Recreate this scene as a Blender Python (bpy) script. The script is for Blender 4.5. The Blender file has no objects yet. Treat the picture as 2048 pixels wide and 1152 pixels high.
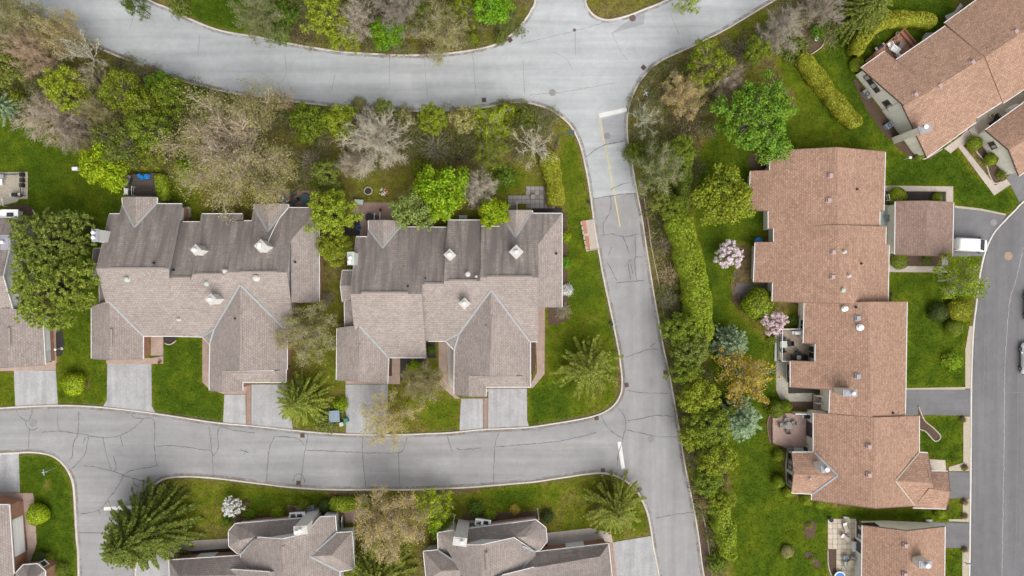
import bpy, math, random
import numpy as np
from mathutils import Vector, Matrix

# ------------------------------------------------------------------ camera, sky, sun, exposure
H = 97.5          # height of the drone above the ground (m)
S = 14.0          # photo pixels per metre on the ground
sc = bpy.context.scene
COL = sc.collection
cam_d = bpy.data.cameras.new("camera"); cam = bpy.data.objects.new("camera", cam_d); COL.objects.link(cam)
cam.location = (0, 0, H); cam.rotation_euler = (0, 0, 0)
cam_d.sensor_fit = 'HORIZONTAL'; cam_d.angle = 2*math.atan(1024.0/(H*S)); cam_d.clip_start = 1; cam_d.clip_end = 6000
sc.camera = cam
EL, AZ = 52.0, 24.0      # overcast-bright sky, sun in the south-east behind thin cloud
world = bpy.data.worlds.new("World"); sc.world = world; world.use_nodes = True
nt = world.node_tree; nt.nodes.clear()
n_out = nt.nodes.new("ShaderNodeOutputWorld"); n_bg = nt.nodes.new("ShaderNodeBackground")
n_sky = nt.nodes.new("ShaderNodeTexSky"); n_sky.sky_type = 'NISHITA'; n_sky.sun_disc = False
n_sky.sun_elevation = math.radians(EL); n_sky.sun_rotation = math.radians(180-AZ)
n_sky.air_density = 1.0; n_sky.dust_density = 4.0; n_sky.ozone_density = 1.0
n_hs = nt.nodes.new("ShaderNodeHueSaturation"); n_hs.inputs['Saturation'].default_value = 0.22
n_bg.inputs['Strength'].default_value = 0.12
nt.links.new(n_sky.outputs[0], n_hs.inputs['Color']); nt.links.new(n_hs.outputs[0], n_bg.inputs[0]); nt.links.new(n_bg.outputs[0], n_out.inputs[0])
sun_d = bpy.data.lights.new("sun", 'SUN'); sun_d.energy = 1.5; sun_d.angle = math.radians(55); sun_d.color = (1.0, 0.95, 0.87)
sun = bpy.data.objects.new("sun", sun_d); COL.objects.link(sun)
sun.rotation_euler = (math.radians(90-EL), 0, math.radians(AZ)); sun.location = (30, -40, 80)
sc.view_settings.view_transform = 'Standard'; sc.view_settings.look = 'None'
sc.view_settings.gamma = 1.0; sc.view_settings.use_curve_mapping = False
sc.view_settings.exposure = 0.63
sc.render.engine = 'CYCLES'
sc.cycles.use_denoising = True
sc.cycles.denoiser = 'OPENIMAGEDENOISE'; sc.cycles.denoising_input_passes = 'RGB_ALBEDO_NORMAL'; sc.cycles.denoising_prefilter = 'ACCURATE'
sc.cycles.max_bounces = 6; sc.cycles.diffuse_bounces = 3; sc.cycles.transparent_max_bounces = 6

# ------------------------------------------------------------------ helpers
def W(px, py, z=0.0):
    """photo pixel seen at height z -> place in the world"""
    k = (H-z)/(H*S)
    return Vector(((px-1024.0)*k, (576.0-py)*k, z))
ORG = {}
def tag(o, label=None, cat=None, group=None, kind=None):
    if label: o['label'] = label
    if cat: o['category'] = cat
    if group: o['group'] = group
    if kind: o['kind'] = kind
    return o
def thing(name, label, cat, loc, group=None, rotz=0.0):
    o = bpy.data.objects.new(name, None); COL.objects.link(o)
    o.empty_display_size = 0.3
    o.location = loc; o.rotation_euler = (0, 0, rotz)
    tag(o, label, cat, group); ORG[o.name] = Vector(loc)
    return o
def link(name, me, parent=None, loc=None):
    o = bpy.data.objects.new(name, me); COL.objects.link(o)
    if parent is not None: o.parent = parent
    if loc is not None: o.location = loc
    return o
def children_of(o): return [c for c in o.children]
def copy_tree(o, parent=None):
    c = o.copy(); COL.objects.link(c)
    if parent is not None: c.parent = parent
    for ch in list(o.children): copy_tree(ch, c)
    return c

class MB:
    """collects simple shapes; build() links them as one mesh object"""
    def __init__(s): s.v = []; s.f = []
    def add(s, vs, fs):
        b = len(s.v); s.v.extend([tuple(p) for p in vs]); s.f.extend([tuple(b+i for i in f) for f in fs]); return s
    def box(s, c, d, rz=0.0, taper=1.0, M=None):
        hx, hy, hz = d[0]/2, d[1]/2, d[2]/2
        P = [(-hx,-hy,-hz),(hx,-hy,-hz),(hx,hy,-hz),(-hx,hy,-hz)]+[(x*taper,y*taper,hz) for x,y in ((-hx,-hy),(hx,-hy),(hx,hy),(-hx,hy))]
        cr, sr = math.cos(rz), math.sin(rz)
        vs = [(c[0]+x*cr-y*sr, c[1]+x*sr+y*cr, c[2]+z) for x,y,z in P]
        if M is not None: vs = [tuple(M @ Vector(p)) for p in vs]
        return s.add(vs, [(3,2,1,0),(4,5,6,7),(0,1,5,4),(1,2,6,5),(2,3,7,6),(3,0,4,7)])
    def tube(s, p0, p1, r0, r1=None, n=8, cap=True):
        r1 = r0 if r1 is None else r1
        p0, p1 = Vector(p0), Vector(p1); d = (p1-p0)
        if d.length < 1e-6: return s
        d.normalize(); a = d.orthogonal().normalized(); b = d.cross(a)
        vs = []
        for p, r in ((p0, r0), (p1, r1)):
            for i in range(n):
                t = 2*math.pi*i/n; vs.append(p + a*(r*math.cos(t)) + b*(r*math.sin(t)))
        fs = [(i, (i+1)%n, n+(i+1)%n, n+i) for i in range(n)]
        if cap: fs += [tuple(range(n-1,-1,-1)), tuple(range(n, 2*n))]
        return s.add(vs, fs)
    def path(s, pts, r, n=6):
        for a, b in zip(pts[:-1], pts[1:]): s.tube(a, b, r, r, n)
        return s
    def lathe(s, c, prof, n=14, sx=1.0, sy=1.0):
        vs = []
        for r, z in prof:
            for i in range(n):
                t = 2*math.pi*i/n; vs.append((c[0]+sx*r*math.cos(t), c[1]+sy*r*math.sin(t), c[2]+z))
        fs = []
        for j in range(len(prof)-1):
            for i in range(n): fs.append((j*n+i, j*n+(i+1)%n, (j+1)*n+(i+1)%n, (j+1)*n+i))
        fs += [tuple(range(n-1,-1,-1)), tuple(range((len(prof)-1)*n, len(prof)*n))]
        return s.add(vs, fs)
    def prism(s, poly, z0, z1):
        """poly: list of (x, y) in world"""
        a = sum(poly[i][0]*poly[(i+1)%len(poly)][1]-poly[(i+1)%len(poly)][0]*poly[i][1] for i in range(len(poly)))
        if a < 0: poly = poly[::-1]
        n = len(poly)
        vs = [(p[0], p[1], z0) for p in poly]+[(p[0], p[1], z1) for p in poly]
        fs = [tuple(range(n-1,-1,-1)), tuple(range(n, 2*n))]+[(i,(i+1)%n,n+(i+1)%n,n+i) for i in range(n)]
        return s.add(vs, fs)
    def build(s, name, mat, parent=None, origin=None, smooth=False):
        org = origin if origin is not None else (ORG.get(parent.name, Vector((0,0,0))) if parent is not None else Vector((0,0,0)))
        me = bpy.data.meshes.new(name)
        me.from_pydata([(p[0]-org[0], p[1]-org[1], p[2]-org[2]) for p in s.v], [], s.f)
        if mat: me.materials.append(mat)
        if smooth: me.polygons.foreach_set('use_smooth', [True]*len(me.polygons))
        o = link(name, me, parent)
        ORG[o.name] = Vector(org)
        if parent is None and origin is not None: o.location = org
        return o

def np_mesh(name, V, quads=None, tris=None, mat=None, attr=None):
    me = bpy.data.meshes.new(name)
    V = np.asarray(V, dtype=np.float32)
    q = np.zeros((0,4),np.int32) if quads is None or len(quads)==0 else np.asarray(quads,np.int32)
    t = np.zeros((0,3),np.int32) if tris is None or len(tris)==0 else np.asarray(tris,np.int32)
    me.vertices.add(len(V)); me.vertices.foreach_set('co', V.ravel())
    nl = q.size+t.size
    me.loops.add(nl); me.loops.foreach_set('vertex_index', np.concatenate([q.ravel(), t.ravel()]))
    npoly = len(q)+len(t)
    me.polygons.add(npoly)
    ls = np.concatenate([np.arange(len(q))*4, q.size+np.arange(len(t))*3]).astype(np.int32)
    me.polygons.foreach_set('loop_start', ls)
    if attr:
        for k, a in attr.items():
            at = me.attributes.new(k, 'FLOAT', 'POINT'); at.data.foreach_set('value', np.asarray(a, np.float32))
    me.update(calc_edges=True); me.validate()
    if mat: me.materials.append(mat)
    return me

def smooth_line(pts, step=0.8, closed=False):
    """Catmull-Rom through points (2D arrays)"""
    P = np.array(pts, float)
    if len(P) < 3: return P
    out = []
    n = len(P)
    for i in range(n-1):
        p0 = P[max(i-1,0)]; p1 = P[i]; p2 = P[i+1]; p3 = P[min(i+2,n-1)]
        m = max(2, int(np.linalg.norm(p2-p1)/step))
        for t in np.arange(m)/m:
            out.append(0.5*((2*p1)+(-p0+p2)*t+(2*p0-5*p1+4*p2-p3)*t*t+(-p0+3*p1-3*p2+p3)*t**3))
    out.append(P[-1])
    return np.array(out)
def wpoly(pts, z=0.0): return [tuple(W(x, y, z)[:2]) for x, y in pts]
# ------------------------------------------------------------------ materials
class NT:
    def __init__(s, name):
        s.m = bpy.data.materials.new(name); s.m.use_nodes = True
        s.t = s.m.node_tree; s.t.nodes.clear()
        s.out = s.t.nodes.new("ShaderNodeOutputMaterial")
    def n(s, typ, **kw):
        x = s.t.nodes.new("ShaderNode"+typ)
        for k, v in kw.items():
            if k.startswith('i_'): x.inputs[k[2:].replace('_', ' ')].default_value = v
            else: setattr(x, k, v)
        return x
    def l(s, a, b): s.t.links.new(a, b)
    def ramp(s, fac, stops, interp='LINEAR'):
        r = s.n("ValToRGB"); r.color_ramp.interpolation = interp
        e = r.color_ramp.elements
        while len(e) < len(stops): e.new(0.5)
        for el, (p, c) in zip(e, stops): el.position = p; el.color = (c[0], c[1], c[2], 1) if not isinstance(c, (int, float)) else (c, c, c, 1)
        s.l(fac, r.inputs[0]); return r.outputs[0]
    def noise(s, vec, scale, detail=4, rough=0.6, dist=0.0):
        x = s.n("TexNoise"); x.inputs['Scale'].default_value = scale; x.inputs['Detail'].default_value = detail
        x.inputs['Roughness'].default_value = rough; x.inputs['Distortion'].default_value = dist
        if vec is not None: s.l(vec, x.inputs['Vector'])
        return x.outputs[0]
    def mix(s, a, b, f, typ='MIX'):
        x = s.n("Mix", data_type='RGBA', blend_type=typ)
        for v, i in ((f, 0), (a, 6), (b, 7)):
            if isinstance(v, (int, float)) and i == 0: x.inputs[0].default_value = v
            elif isinstance(v, tuple): x.inputs[i].default_value = (v[0], v[1], v[2], 1)
            else: s.l(v, x.inputs[i])
        return x.outputs[2]
    def math(s, op, a, b=None):
        x = s.n("Math", operation=op)
        for i, v in enumerate((a, b)):
            if v is None: continue
            if isinstance(v, (int, float)): x.inputs[i].default_value = v
            else: s.l(v, x.inputs[i])
        return x.outputs[0]
    def scalevec(s, vec, sc_):
        x = s.n("Mapping"); x.inputs['Scale'].default_value = sc_; s.l(vec, x.inputs[0]); return x.outputs[0]
    def pbr(s, col, rough=0.8, spec=0.3, bump=None, bd=0.02, metal=0.0, bs=1.0):
        p = s.n("BsdfPrincipled")
        if isinstance(col, tuple): p.inputs['Base Color'].default_value = (*col, 1)
        else: s.l(col, p.inputs['Base Color'])
        if isinstance(rough, (int, float)): p.inputs['Roughness'].default_value = rough
        else: s.l(rough, p.inputs['Roughness'])
        p.inputs['Specular IOR Level'].default_value = spec; p.inputs['Metallic'].default_value = metal
        if bump is not None:
            b = s.n("Bump"); b.inputs['Distance'].default_value = bd; b.inputs['Strength'].default_value = bs
            s.l(bump, b.inputs['Height']); s.l(b.outputs[0], p.inputs['Normal'])
        s.l(p.outputs[0], s.out.inputs[0]); return p
def plain(name, col, rough=0.7, var=0.12, scale=6.0, spec=0.3, metal=0.0):
    m = NT(name); tc = m.n("TexCoord").outputs['Object']
    f = m.noise(tc, scale, 4)
    c = m.ramp(f, [(0.3, tuple(x*(1-var) for x in col)), (0.7, tuple(min(1, x*(1+var)) for x in col))])
    m.pbr(c, rough, spec, metal=metal, bump=f, bd=0.003); return m.m
def asphalt(name, c, tint=(1, 1, 1), patch=0.10, grain=0.14, lanes='x'):
    m = NT(name); pos = m.n("NewGeometry").outputs['Position']
    big = m.noise(pos, 0.11, 4, 0.6, 0.6); mid = m.noise(pos, 0.7, 5, 0.65, 0.5); fine = m.noise(pos, 11.0, 3, 0.7); spk = m.noise(pos, 3.0, 2, 0.8)
    lx = m.noise(m.scalevec(pos, (0.035, 0.62, 1)), 1.0, 4, 0.6, 0.25); ly = m.noise(m.scalevec(pos, (0.62, 0.035, 1)), 1.0, 4, 0.6, 0.25)
    if lanes == 'x': lane = lx
    elif lanes == 'y': lane = ly
    else:
        sx = m.n("SeparateXYZ"); m.l(pos, sx.inputs[0]); k = m.ramp(m.math('DIVIDE', m.math('ADD', sx.outputs[0], -12.0), 6.0), [(0.0, 0.0), (1.0, 1.0)]); lane = m.mix(lx, ly, k)
    base = m.ramp(big, [(0.30, tuple(x*(1-patch)*t for x, t in zip(c, tint))), (0.72, tuple(x*(1+patch) for x in c))])
    col = m.mix(base, m.ramp(mid, [(0.25, 0.40), (0.75, 0.60)]), 0.45, 'OVERLAY')
    col = m.mix(col, m.ramp(lane, [(0.30, 0.37), (0.70, 0.61)]), 0.55, 'OVERLAY')
    col = m.mix(col, m.ramp(fine, [(0.2, 0.5-grain), (0.8, 0.5+grain)]), 0.55, 'OVERLAY')
    dk = m.ramp(spk, [(0.70, 0.0), (0.78, 1.0)])
    col = m.mix(col, tuple(x*0.66 for x in c), m.math('MULTIPLY', dk, 0.45))
    m.pbr(col, 0.92, 0.2, bump=fine, bd=0.006); return m.m
def kerb_dirt(name):
    m = NT(name); pos = m.n("NewGeometry").outputs['Position']
    n1 = m.noise(pos, 0.35, 4, 0.7, 0.5); n2 = m.noise(pos, 2.2, 5, 0.75); n3 = m.noise(pos, 9, 2, 0.7)
    col = m.ramp(n2, [(0.3, (0.150, 0.115, 0.085)), (0.7, (0.26, 0.205, 0.145))])
    d = m.n("BsdfDiffuse"); m.l(col, d.inputs[0]); t = m.n("BsdfTransparent"); mx = m.n("MixShader")
    f = m.math('MULTIPLY', m.ramp(m.math('ADD', m.math('MULTIPLY', n1, 0.55), m.math('ADD', m.math('MULTIPLY', n2, 0.4), m.math('MULTIPLY', n3, 0.15))), [(0.48, 0.0), (0.68, 1.0)]), 0.62)
    m.l(f, mx.inputs[0]); m.l(t.outputs[0], mx.inputs[1]); m.l(d.outputs[0], mx.inputs[2]); m.l(mx.outputs[0], m.out.inputs[0]); return m.m
def concrete(name, c, tyres=False):
    m = NT(name); pos = m.n("NewGeometry").outputs['Position']
    a = m.noise(pos, 0.35, 5, 0.65, 0.8); b = m.noise(pos, 3.2, 4, 0.6); f = m.noise(pos, 18, 2, 0.7)
    col = m.ramp(a, [(0.28, tuple(x*0.80 for x in c)), (0.7, tuple(min(1, x*1.08) for x in c))])
    col = m.mix(col, m.ramp(b, [(0.25, 0.33), (0.75, 0.62)]), 0.4, 'OVERLAY')
    col = m.mix(col, m.ramp(f, [(0.2, 0.36), (0.8, 0.64)]), 0.3, 'OVERLAY')
    if tyres:      # tyre wear along the drive and a few oil drips
        ly = m.noise(m.scalevec(pos, (1.1, 0.07, 1)), 1.0, 4, 0.6, 0.3); col = m.mix(col, m.ramp(ly, [(0.32, 0.38), (0.68, 0.60)]), 0.6, 'OVERLAY')
        oil = m.ramp(m.noise(pos, 1.5, 3, 0.6), [(0.66, 0.0), (0.76, 1.0)]); col = m.mix(col, tuple(x*0.55 for x in c), m.math('MULTIPLY', oil, 0.5))
    m.pbr(col, 0.85, 0.25, bump=f, bd=0.004); return m.m
def shingle(name, c1, c2, stain, mott=0.5, streak=0.5):
    """asphalt shingles; UV in metres, u along the eave, v up the slope; 'stain' attribute = algae growth, set heavier on north slopes to paint in some of their shade"""
    m = NT(name); uv = m.n("TexCoord").outputs['UV']
    br = m.n("TexBrick"); m.l(uv, br.inputs['Vector'])
    br.offset = 0.5; br.inputs['Scale'].default_value = 1.0; br.inputs['Brick Width'].default_value = 0.40; br.inputs['Row Height'].default_value = 0.29
    br.inputs['Mortar Size'].default_value = 0.022; br.inputs['Mortar Smooth'].default_value = 0.6; br.inputs['Bias'].default_value = 0.0
    br.inputs['Color1'].default_value = (*c1, 1); br.inputs['Color2'].default_value = (*c2, 1)
    br.inputs['Mortar'].default_value = (*[x*0.52 for x in c1], 1)
    gr = m.noise(uv, 4.5, 4, 0.75); mid = m.noise(m.scalevec(uv, (1.0, 2.2, 1)), 0.9, 5, 0.7, 0.6); lo = m.noise(uv, 0.16, 3, 0.6)
    col = m.mix(br.outputs[0], m.ramp(gr, [(0.28, 0.5-mott*0.34), (0.72, 0.5+mott*0.34)]), 0.6, 'OVERLAY')
    col = m.mix(col, m.ramp(mid, [(0.25, 0.36), (0.75, 0.64)]), 0.55, 'OVERLAY')
    col = m.mix(col, m.ramp(lo, [(0.3, 0.42), (0.7, 0.58)]), 0.5, 'OVERLAY')
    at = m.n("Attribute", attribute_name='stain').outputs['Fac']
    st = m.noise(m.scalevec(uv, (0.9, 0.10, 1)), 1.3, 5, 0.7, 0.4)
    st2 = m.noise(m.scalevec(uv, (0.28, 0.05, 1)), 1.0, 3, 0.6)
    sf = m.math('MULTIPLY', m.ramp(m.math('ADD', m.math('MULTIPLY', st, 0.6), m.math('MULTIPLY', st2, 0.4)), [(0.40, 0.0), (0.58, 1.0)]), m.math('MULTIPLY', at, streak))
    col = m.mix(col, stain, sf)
    rows = m.math('MULTIPLY', br.outputs['Fac'], -1.0)
    m.pbr(col, 0.95, 0.15, bump=m.math('ADD', rows, m.math('MULTIPLY', gr, 0.5)), bd=0.012); return m.m
def bricks(name, c1, c2, mortar, bw=0.22, rh=0.075, horizontal=False):
    m = NT(name); pos = m.n("NewGeometry").outputs['Position']
    if horizontal: vec = pos
    else:
        sx = m.n("SeparateXYZ"); m.l(pos, sx.inputs[0])
        cb = m.n("CombineXYZ"); m.l(m.math('ADD', sx.outputs[0], sx.outputs[1]), cb.inputs[0]); m.l(sx.outputs[2], cb.inputs[1]); vec = cb.outputs[0]
    br = m.n("TexBrick"); m.l(vec, br.inputs['Vector']); br.inputs['Scale'].default_value = 1.0
    br.inputs['Brick Width'].default_value = bw; br.inputs['Row Height'].default_value = rh; br.inputs['Mortar Size'].default_value = min(0.012, rh*0.1)
    br.inputs['Color1'].default_value = (*c1, 1); br.inputs['Color2'].default_value = (*c2, 1); br.inputs['Mortar'].default_value = (*mortar, 1)
    f = m.noise(pos, 1.1, 5, 0.7); g = m.noise(pos, 12, 3, 0.7)
    col = m.mix(br.outputs[0], m.ramp(f, [(0.25, 0.34), (0.75, 0.66)]), 0.6, 'OVERLAY')
    col = m.mix(col, m.ramp(g, [(0.2, 0.36), (0.8, 0.64)]), 0.4, 'OVERLAY')
    m.pbr(col, 0.9, 0.2, bump=m.math('MULTIPLY', br.outputs['Fac'], -1.0), bd=0.008); return m.m
def siding(name, c, pitch=0.2, vertical=False, dk=0.6):
    m = NT(name); pos = m.n("NewGeometry").outputs['Position']; sx = m.n("SeparateXYZ"); m.l(pos, sx.inputs[0])
    src = m.math('ADD', sx.outputs[0], sx.outputs[1]) if vertical else sx.outputs[2]
    fr = m.math('FRACT', m.math('MULTIPLY', src, 1.0/pitch))
    f = m.noise(pos, 2.0, 4, 0.6)
    col = m.ramp(f, [(0.3, tuple(x*0.92 for x in c)), (0.7, tuple(min(1, x*1.04) for x in c))])
    col = m.mix(col, tuple(x*dk for x in c), m.ramp(fr, [(0.0, 1.0), (0.07, 0.0)]))
    m.pbr(col, 0.65, 0.3, bump=fr, bd=0.01); return m.m
def boards(name, c, pitch=0.14, ang=0.0, var=0.25):
    m = NT(name); pos = m.n("NewGeometry").outputs['Position']
    mp = m.n("Mapping"); mp.inputs['Rotation'].default_value = (0, 0, ang); m.l(pos, mp.inputs[0])
    br = m.n("TexBrick"); m.l(mp.outputs[0], br.inputs['Vector']); br.inputs['Scale'].default_value = 1.0
    br.inputs['Brick Width'].default_value = 3.0; br.inputs['Row Height'].default_value = pitch; br.inputs['Mortar Size'].default_value = 0.008
    br.inputs['Color1'].default_value = (*[x*(1-var) for x in c], 1); br.inputs['Color2'].default_value = (*[min(1, x*(1+var)) for x in c], 1)
    br.inputs['Mortar'].default_value = (*[x*0.25 for x in c], 1)
    g = m.noise(m.scalevec(mp.outputs[0], (0.6, 8, 1)), 2.0, 4, 0.7)
    col = m.mix(br.outputs[0], m.ramp(g, [(0.25, 0.35), (0.75, 0.65)]), 0.5, 'OVERLAY')
    m.pbr(col, 0.85, 0.2, bump=m.math('MULTIPLY', br.outputs['Fac'], -1.0), bd=0.01); return m.m
def foliage(name, trans=0.3, vlo=0.55, vhi=1.35, hue=0.025, patch=0.25):
    m = NT(name); oi = m.n("ObjectInfo"); g = m.n("NewGeometry"); rnd = g.outputs['Random Per Island']
    nz = m.noise(g.outputs['Position'], 0.55, 3, 0.6)
    hs = m.n("HueSaturation"); m.l(oi.outputs['Color'], hs.inputs['Color'])
    r2 = m.math('FRACT', m.math('MULTIPLY', rnd, 17.31))
    hv = m.math('ADD', m.math('MULTIPLY', m.math('SUBTRACT', r2, 0.5), 2*hue), 0.5)
    m.l(m.math('ADD', hv, m.math('MULTIPLY', m.math('SUBTRACT', nz, 0.5), 0.05)), hs.inputs['Hue'])
    val = m.math('ADD', m.math('MULTIPLY', rnd, vhi-vlo), vlo)
    nz2 = m.noise(g.outputs['Position'], 2.6, 3, 0.7)
    m.l(m.math('MULTIPLY', m.math('MULTIPLY', val, m.math('ADD', m.math('MULTIPLY', nz, 2*patch), 1-patch)), m.math('ADD', m.math('MULTIPLY', nz2, 1.5), 0.25)), hs.inputs['Value'])
    d = m.n("BsdfDiffuse"); t = m.n("BsdfTranslucent"); mx = m.n("MixShader"); mx.inputs[0].default_value = trans
    gl = m.n("BsdfGlossy"); gl.inputs['Roughness'].default_value = 0.45; gl.inputs['Color'].default_value = (0.8, 0.85, 0.9, 1)
    m.l(hs.outputs[0], d.inputs[0]); m.l(hs.outputs[0], t.inputs[0]); m.l(d.outputs[0], mx.inputs[1]); m.l(t.outputs[0], mx.inputs[2])
    m2 = m.n("MixShader"); m2.inputs[0].default_value = 0.012; m.l(mx.outputs[0], m2.inputs[1]); m.l(gl.outputs[0], m2.inputs[2])
    m.l(m2.outputs[0], m.out.inputs[0]); return m.m
def bark(name):
    m = NT(name); oi = m.n("ObjectInfo"); g = m.n("NewGeometry")
    nz = m.noise(g.outputs['Position'], 5.0, 4, 0.7)
    c = m.mix(oi.outputs['Color'], m.ramp(nz, [(0.25, 0.3), (0.75, 0.68)]), 0.6, 'OVERLAY')
    m.pbr(c, 0.9, 0.15); return m.m
def grass_mat(name):
    m = NT(name); g = m.n("NewGeometry"); pos = g.outputs['Position']; rnd = g.outputs['Random Per Island']
    lush = m.n("Attribute", attribute_name='lush').outputs['Fac']
    n1 = m.noise(pos, 0.30, 5, 0.65, 0.5); n2 = m.noise(pos, 1.6, 5, 0.7, 0.3); n3 = m.noise(pos, 9, 3, 0.7)
    l2 = m.math('ADD', lush, m.math('MULTIPLY', m.math('SUBTRACT', m.math('ADD', m.math('MULTIPLY', n1, 0.6), m.math('MULTIPLY', n2, 0.5)), 0.55), 1.5))
    col = m.ramp(l2, [(0.02, (0.125, 0.094, 0.050)), (0.22, (0.145, 0.118, 0.045)), (0.42, (0.138, 0.130, 0.022)), (0.62, (0.098, 0.128, 0.009)), (0.85, (0.064, 0.100, 0.008)), (1.0, (0.046, 0.080, 0.007))])
    n4 = m.noise(pos, 4.0, 4, 0.7); n5 = m.noise(pos, 0.75, 4, 0.65, 0.4)
    col = m.mix(col, m.ramp(n5, [(0.30, 0.33), (0.70, 0.67)]), 0.65, 'OVERLAY')
    col = m.mix(col, m.ramp(n3, [(0.25, 0.24), (0.75, 0.76)]), 0.7, 'OVERLAY')
    col = m.mix(col, m.ramp(n4, [(0.28, 0.28), (0.72, 0.72)]), 0.6, 'OVERLAY')
    col = m.mix(col, m.ramp(rnd, [(0.0, 0.30), (1.0, 0.70)]), 0.8, 'OVERLAY')
    col = m.mix(col, m.ramp(n2, [(0.3, 0.30), (0.7, 0.70)]), 0.75, 'OVERLAY')
    m.pbr(col, 0.95, 0.0, bump=n3, bd=0.05); return m.m
M = {}
M['road_main'] = asphalt('pale worn asphalt', (0.385, 0.395, 0.405), (0.97, 0.99, 1.0), patch=0.06)
M['road_side'] = asphalt('grey asphalt', (0.285, 0.283, 0.287), (1.0, 0.98, 0.97), patch=0.07, lanes='xy')
M['road_patch'] = asphalt('asphalt patch', (0.30, 0.305, 0.32), patch=0.06)
M['road_east'] = asphalt('dark asphalt', (0.158, 0.156, 0.162), patch=0.08, lanes='y')
M['kerb_dirt'] = kerb_dirt('grit along the kerb')
M['drive_pale'] = concrete('pale driveway', (0.37, 0.37, 0.375), True)
M['drive_dark'] = asphalt('driveway asphalt', (0.165, 0.163, 0.170), patch=0.15)
M['kerb'] = concrete('kerb concrete', (0.58, 0.53, 0.47))
M['kerb_white'] = concrete('new kerb concrete', (0.62, 0.60, 0.57))
M['tar'] = plain('crack sealant', (0.115, 0.118, 0.128), 0.7, 0.3, 2.5)
M['tar_faint'] = plain('old crack sealant', (0.20, 0.205, 0.215), 0.8)
M['pale_crack'] = plain('pale crack filler', (0.30, 0.295, 0.28), 0.8)
M['paint_faint'] = concrete('worn yellow paint', (0.42, 0.36, 0.24))
M['paint_white'] = concrete('white road paint', (0.72, 0.71, 0.69))
M['paint_yellow'] = concrete('yellow road paint', (0.60, 0.49, 0.25))
M['walk'] = concrete('concrete walk', (0.46, 0.40, 0.35))
M['walk_pink'] = bricks('pinkish pavers', (0.42, 0.31, 0.26), (0.37, 0.27, 0.23), (0.30, 0.24, 0.20), 0.2, 0.1, True)
M['brick_path'] = bricks('brick path', (0.34, 0.23, 0.19), (0.30, 0.205, 0.175), (0.25, 0.2, 0.17), 0.2, 0.1, True)
M['mulch'] = plain('brown mulch', (0.095, 0.062, 0.044), 1.0, 0.45, 9.0)
M['dark_soil'] = plain('dark soil', (0.042, 0.036, 0.034), 1.0, 0.4, 9.0)
M['gravel'] = plain('pale gravel', (0.40, 0.37, 0.33), 1.0, 0.3, 14.0)
M['verge'] = plain('sandy verge', (0.40, 0.35, 0.27), 1.0, 0.2, 8.0)
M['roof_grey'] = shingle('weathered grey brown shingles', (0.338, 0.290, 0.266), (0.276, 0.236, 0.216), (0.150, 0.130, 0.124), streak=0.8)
M['roof_brown'] = shingle('reddish brown shingles', (0.392, 0.250, 0.182), (0.300, 0.187, 0.135), (0.24, 0.15, 0.12), mott=0.75, streak=0.25)
M['roof_garage'] = shingle('dull brown shingles', (0.300, 0.208, 0.170), (0.225, 0.158, 0.132), (0.17, 0.12, 0.10), mott=0.7, streak=0.4)
M['trim'] = plain('white aluminium trim', (0.66, 0.65, 0.65), 0.5, 0.10, 1.5)
M['trim_taupe'] = plain('taupe rake trim', (0.26, 0.225, 0.205), 0.7, 0.12)
M['ridge'] = plain('ridge cap shingles', (0.285, 0.245, 0.222), 0.95, 0.25, 7)
M['trim_brown'] = plain('brown trim', (0.20, 0.115, 0.085), 0.6, 0.1)
M['trim_dark'] = plain('dark brown trim', (0.085, 0.055, 0.045), 0.6, 0.1)
M['flash'] = plain('grey valley flashing', (0.30, 0.315, 0.32), 0.45, 0.12, 3.0)
M['sid_white'] = siding('white siding', (0.66, 0.68, 0.69))
M['sid_cream'] = siding('cream stucco', (0.80, 0.77, 0.68), 0.4, True, 0.86)
M['brick'] = bricks('orange brick', (0.42, 0.20, 0.12), (0.35, 0.16, 0.10), (0.36, 0.28, 0.23))
M['chim_white'] = siding('white chimney siding', (0.68, 0.67, 0.65), 0.25)
M['chim_cream'] = siding('cream chimney siding', (0.76, 0.72, 0.62), 0.4, True, 0.86)
M['chim_cap'] = plain('pale metal cap', (0.50, 0.48, 0.45), 0.45, 0.08)
M['grey_metal'] = plain('grey metal', (0.30, 0.30, 0.33), 0.4, 0.08)
M['vent_pink'] = plain('painted roof vent', (0.40, 0.29, 0.28), 0.6, 0.1)
M['white'] = plain('white paint', (0.78, 0.78, 0.78), 0.5, 0.04)
M['black'] = plain('black plastic', (0.022, 0.022, 0.025), 0.5, 0.1)
M['dark_grey'] = plain('dark grey metal', (0.07, 0.07, 0.075), 0.5, 0.1)
M['glass'] = plain('dark window glass', (0.03, 0.034, 0.04), 0.08, 0.1, 2, 0.6)
M['glass_pale'] = plain('blinds behind glass', (0.42, 0.42, 0.40), 0.15, 0.1, 2, 0.6)
M['deck_dark'] = boards('dark deck boards', (0.115, 0.095, 0.085), 0.15)
M['deck_tan'] = boards('tan deck boards', (0.34, 0.28, 0.22), 0.14, 0.78, 0.12)
M['deck_red'] = boards('redwood deck boards', (0.42, 0.215, 0.145), 0.14, -0.61, 0.12)
M['wood'] = plain('brown timber', (0.21, 0.13, 0.085), 0.8, 0.2)
M['wood_red'] = plain('red stained timber', (0.28, 0.13, 0.085), 0.8, 0.15)
M['wood_pale'] = plain('pale timber', (0.44, 0.37, 0.28), 0.8, 0.15)
M['stone'] = plain('edging stone', (0.42, 0.37, 0.31), 0.9, 0.2)
M['rock'] = plain('pale rock', (0.46, 0.43, 0.39), 0.9, 0.2)
M['iron'] = plain('rusty iron', (0.125, 0.085, 0.075), 0.8, 0.25)
M['iron_orange'] = plain('orange rusted iron', (0.34, 0.215, 0.14), 0.8, 0.2)
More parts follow.
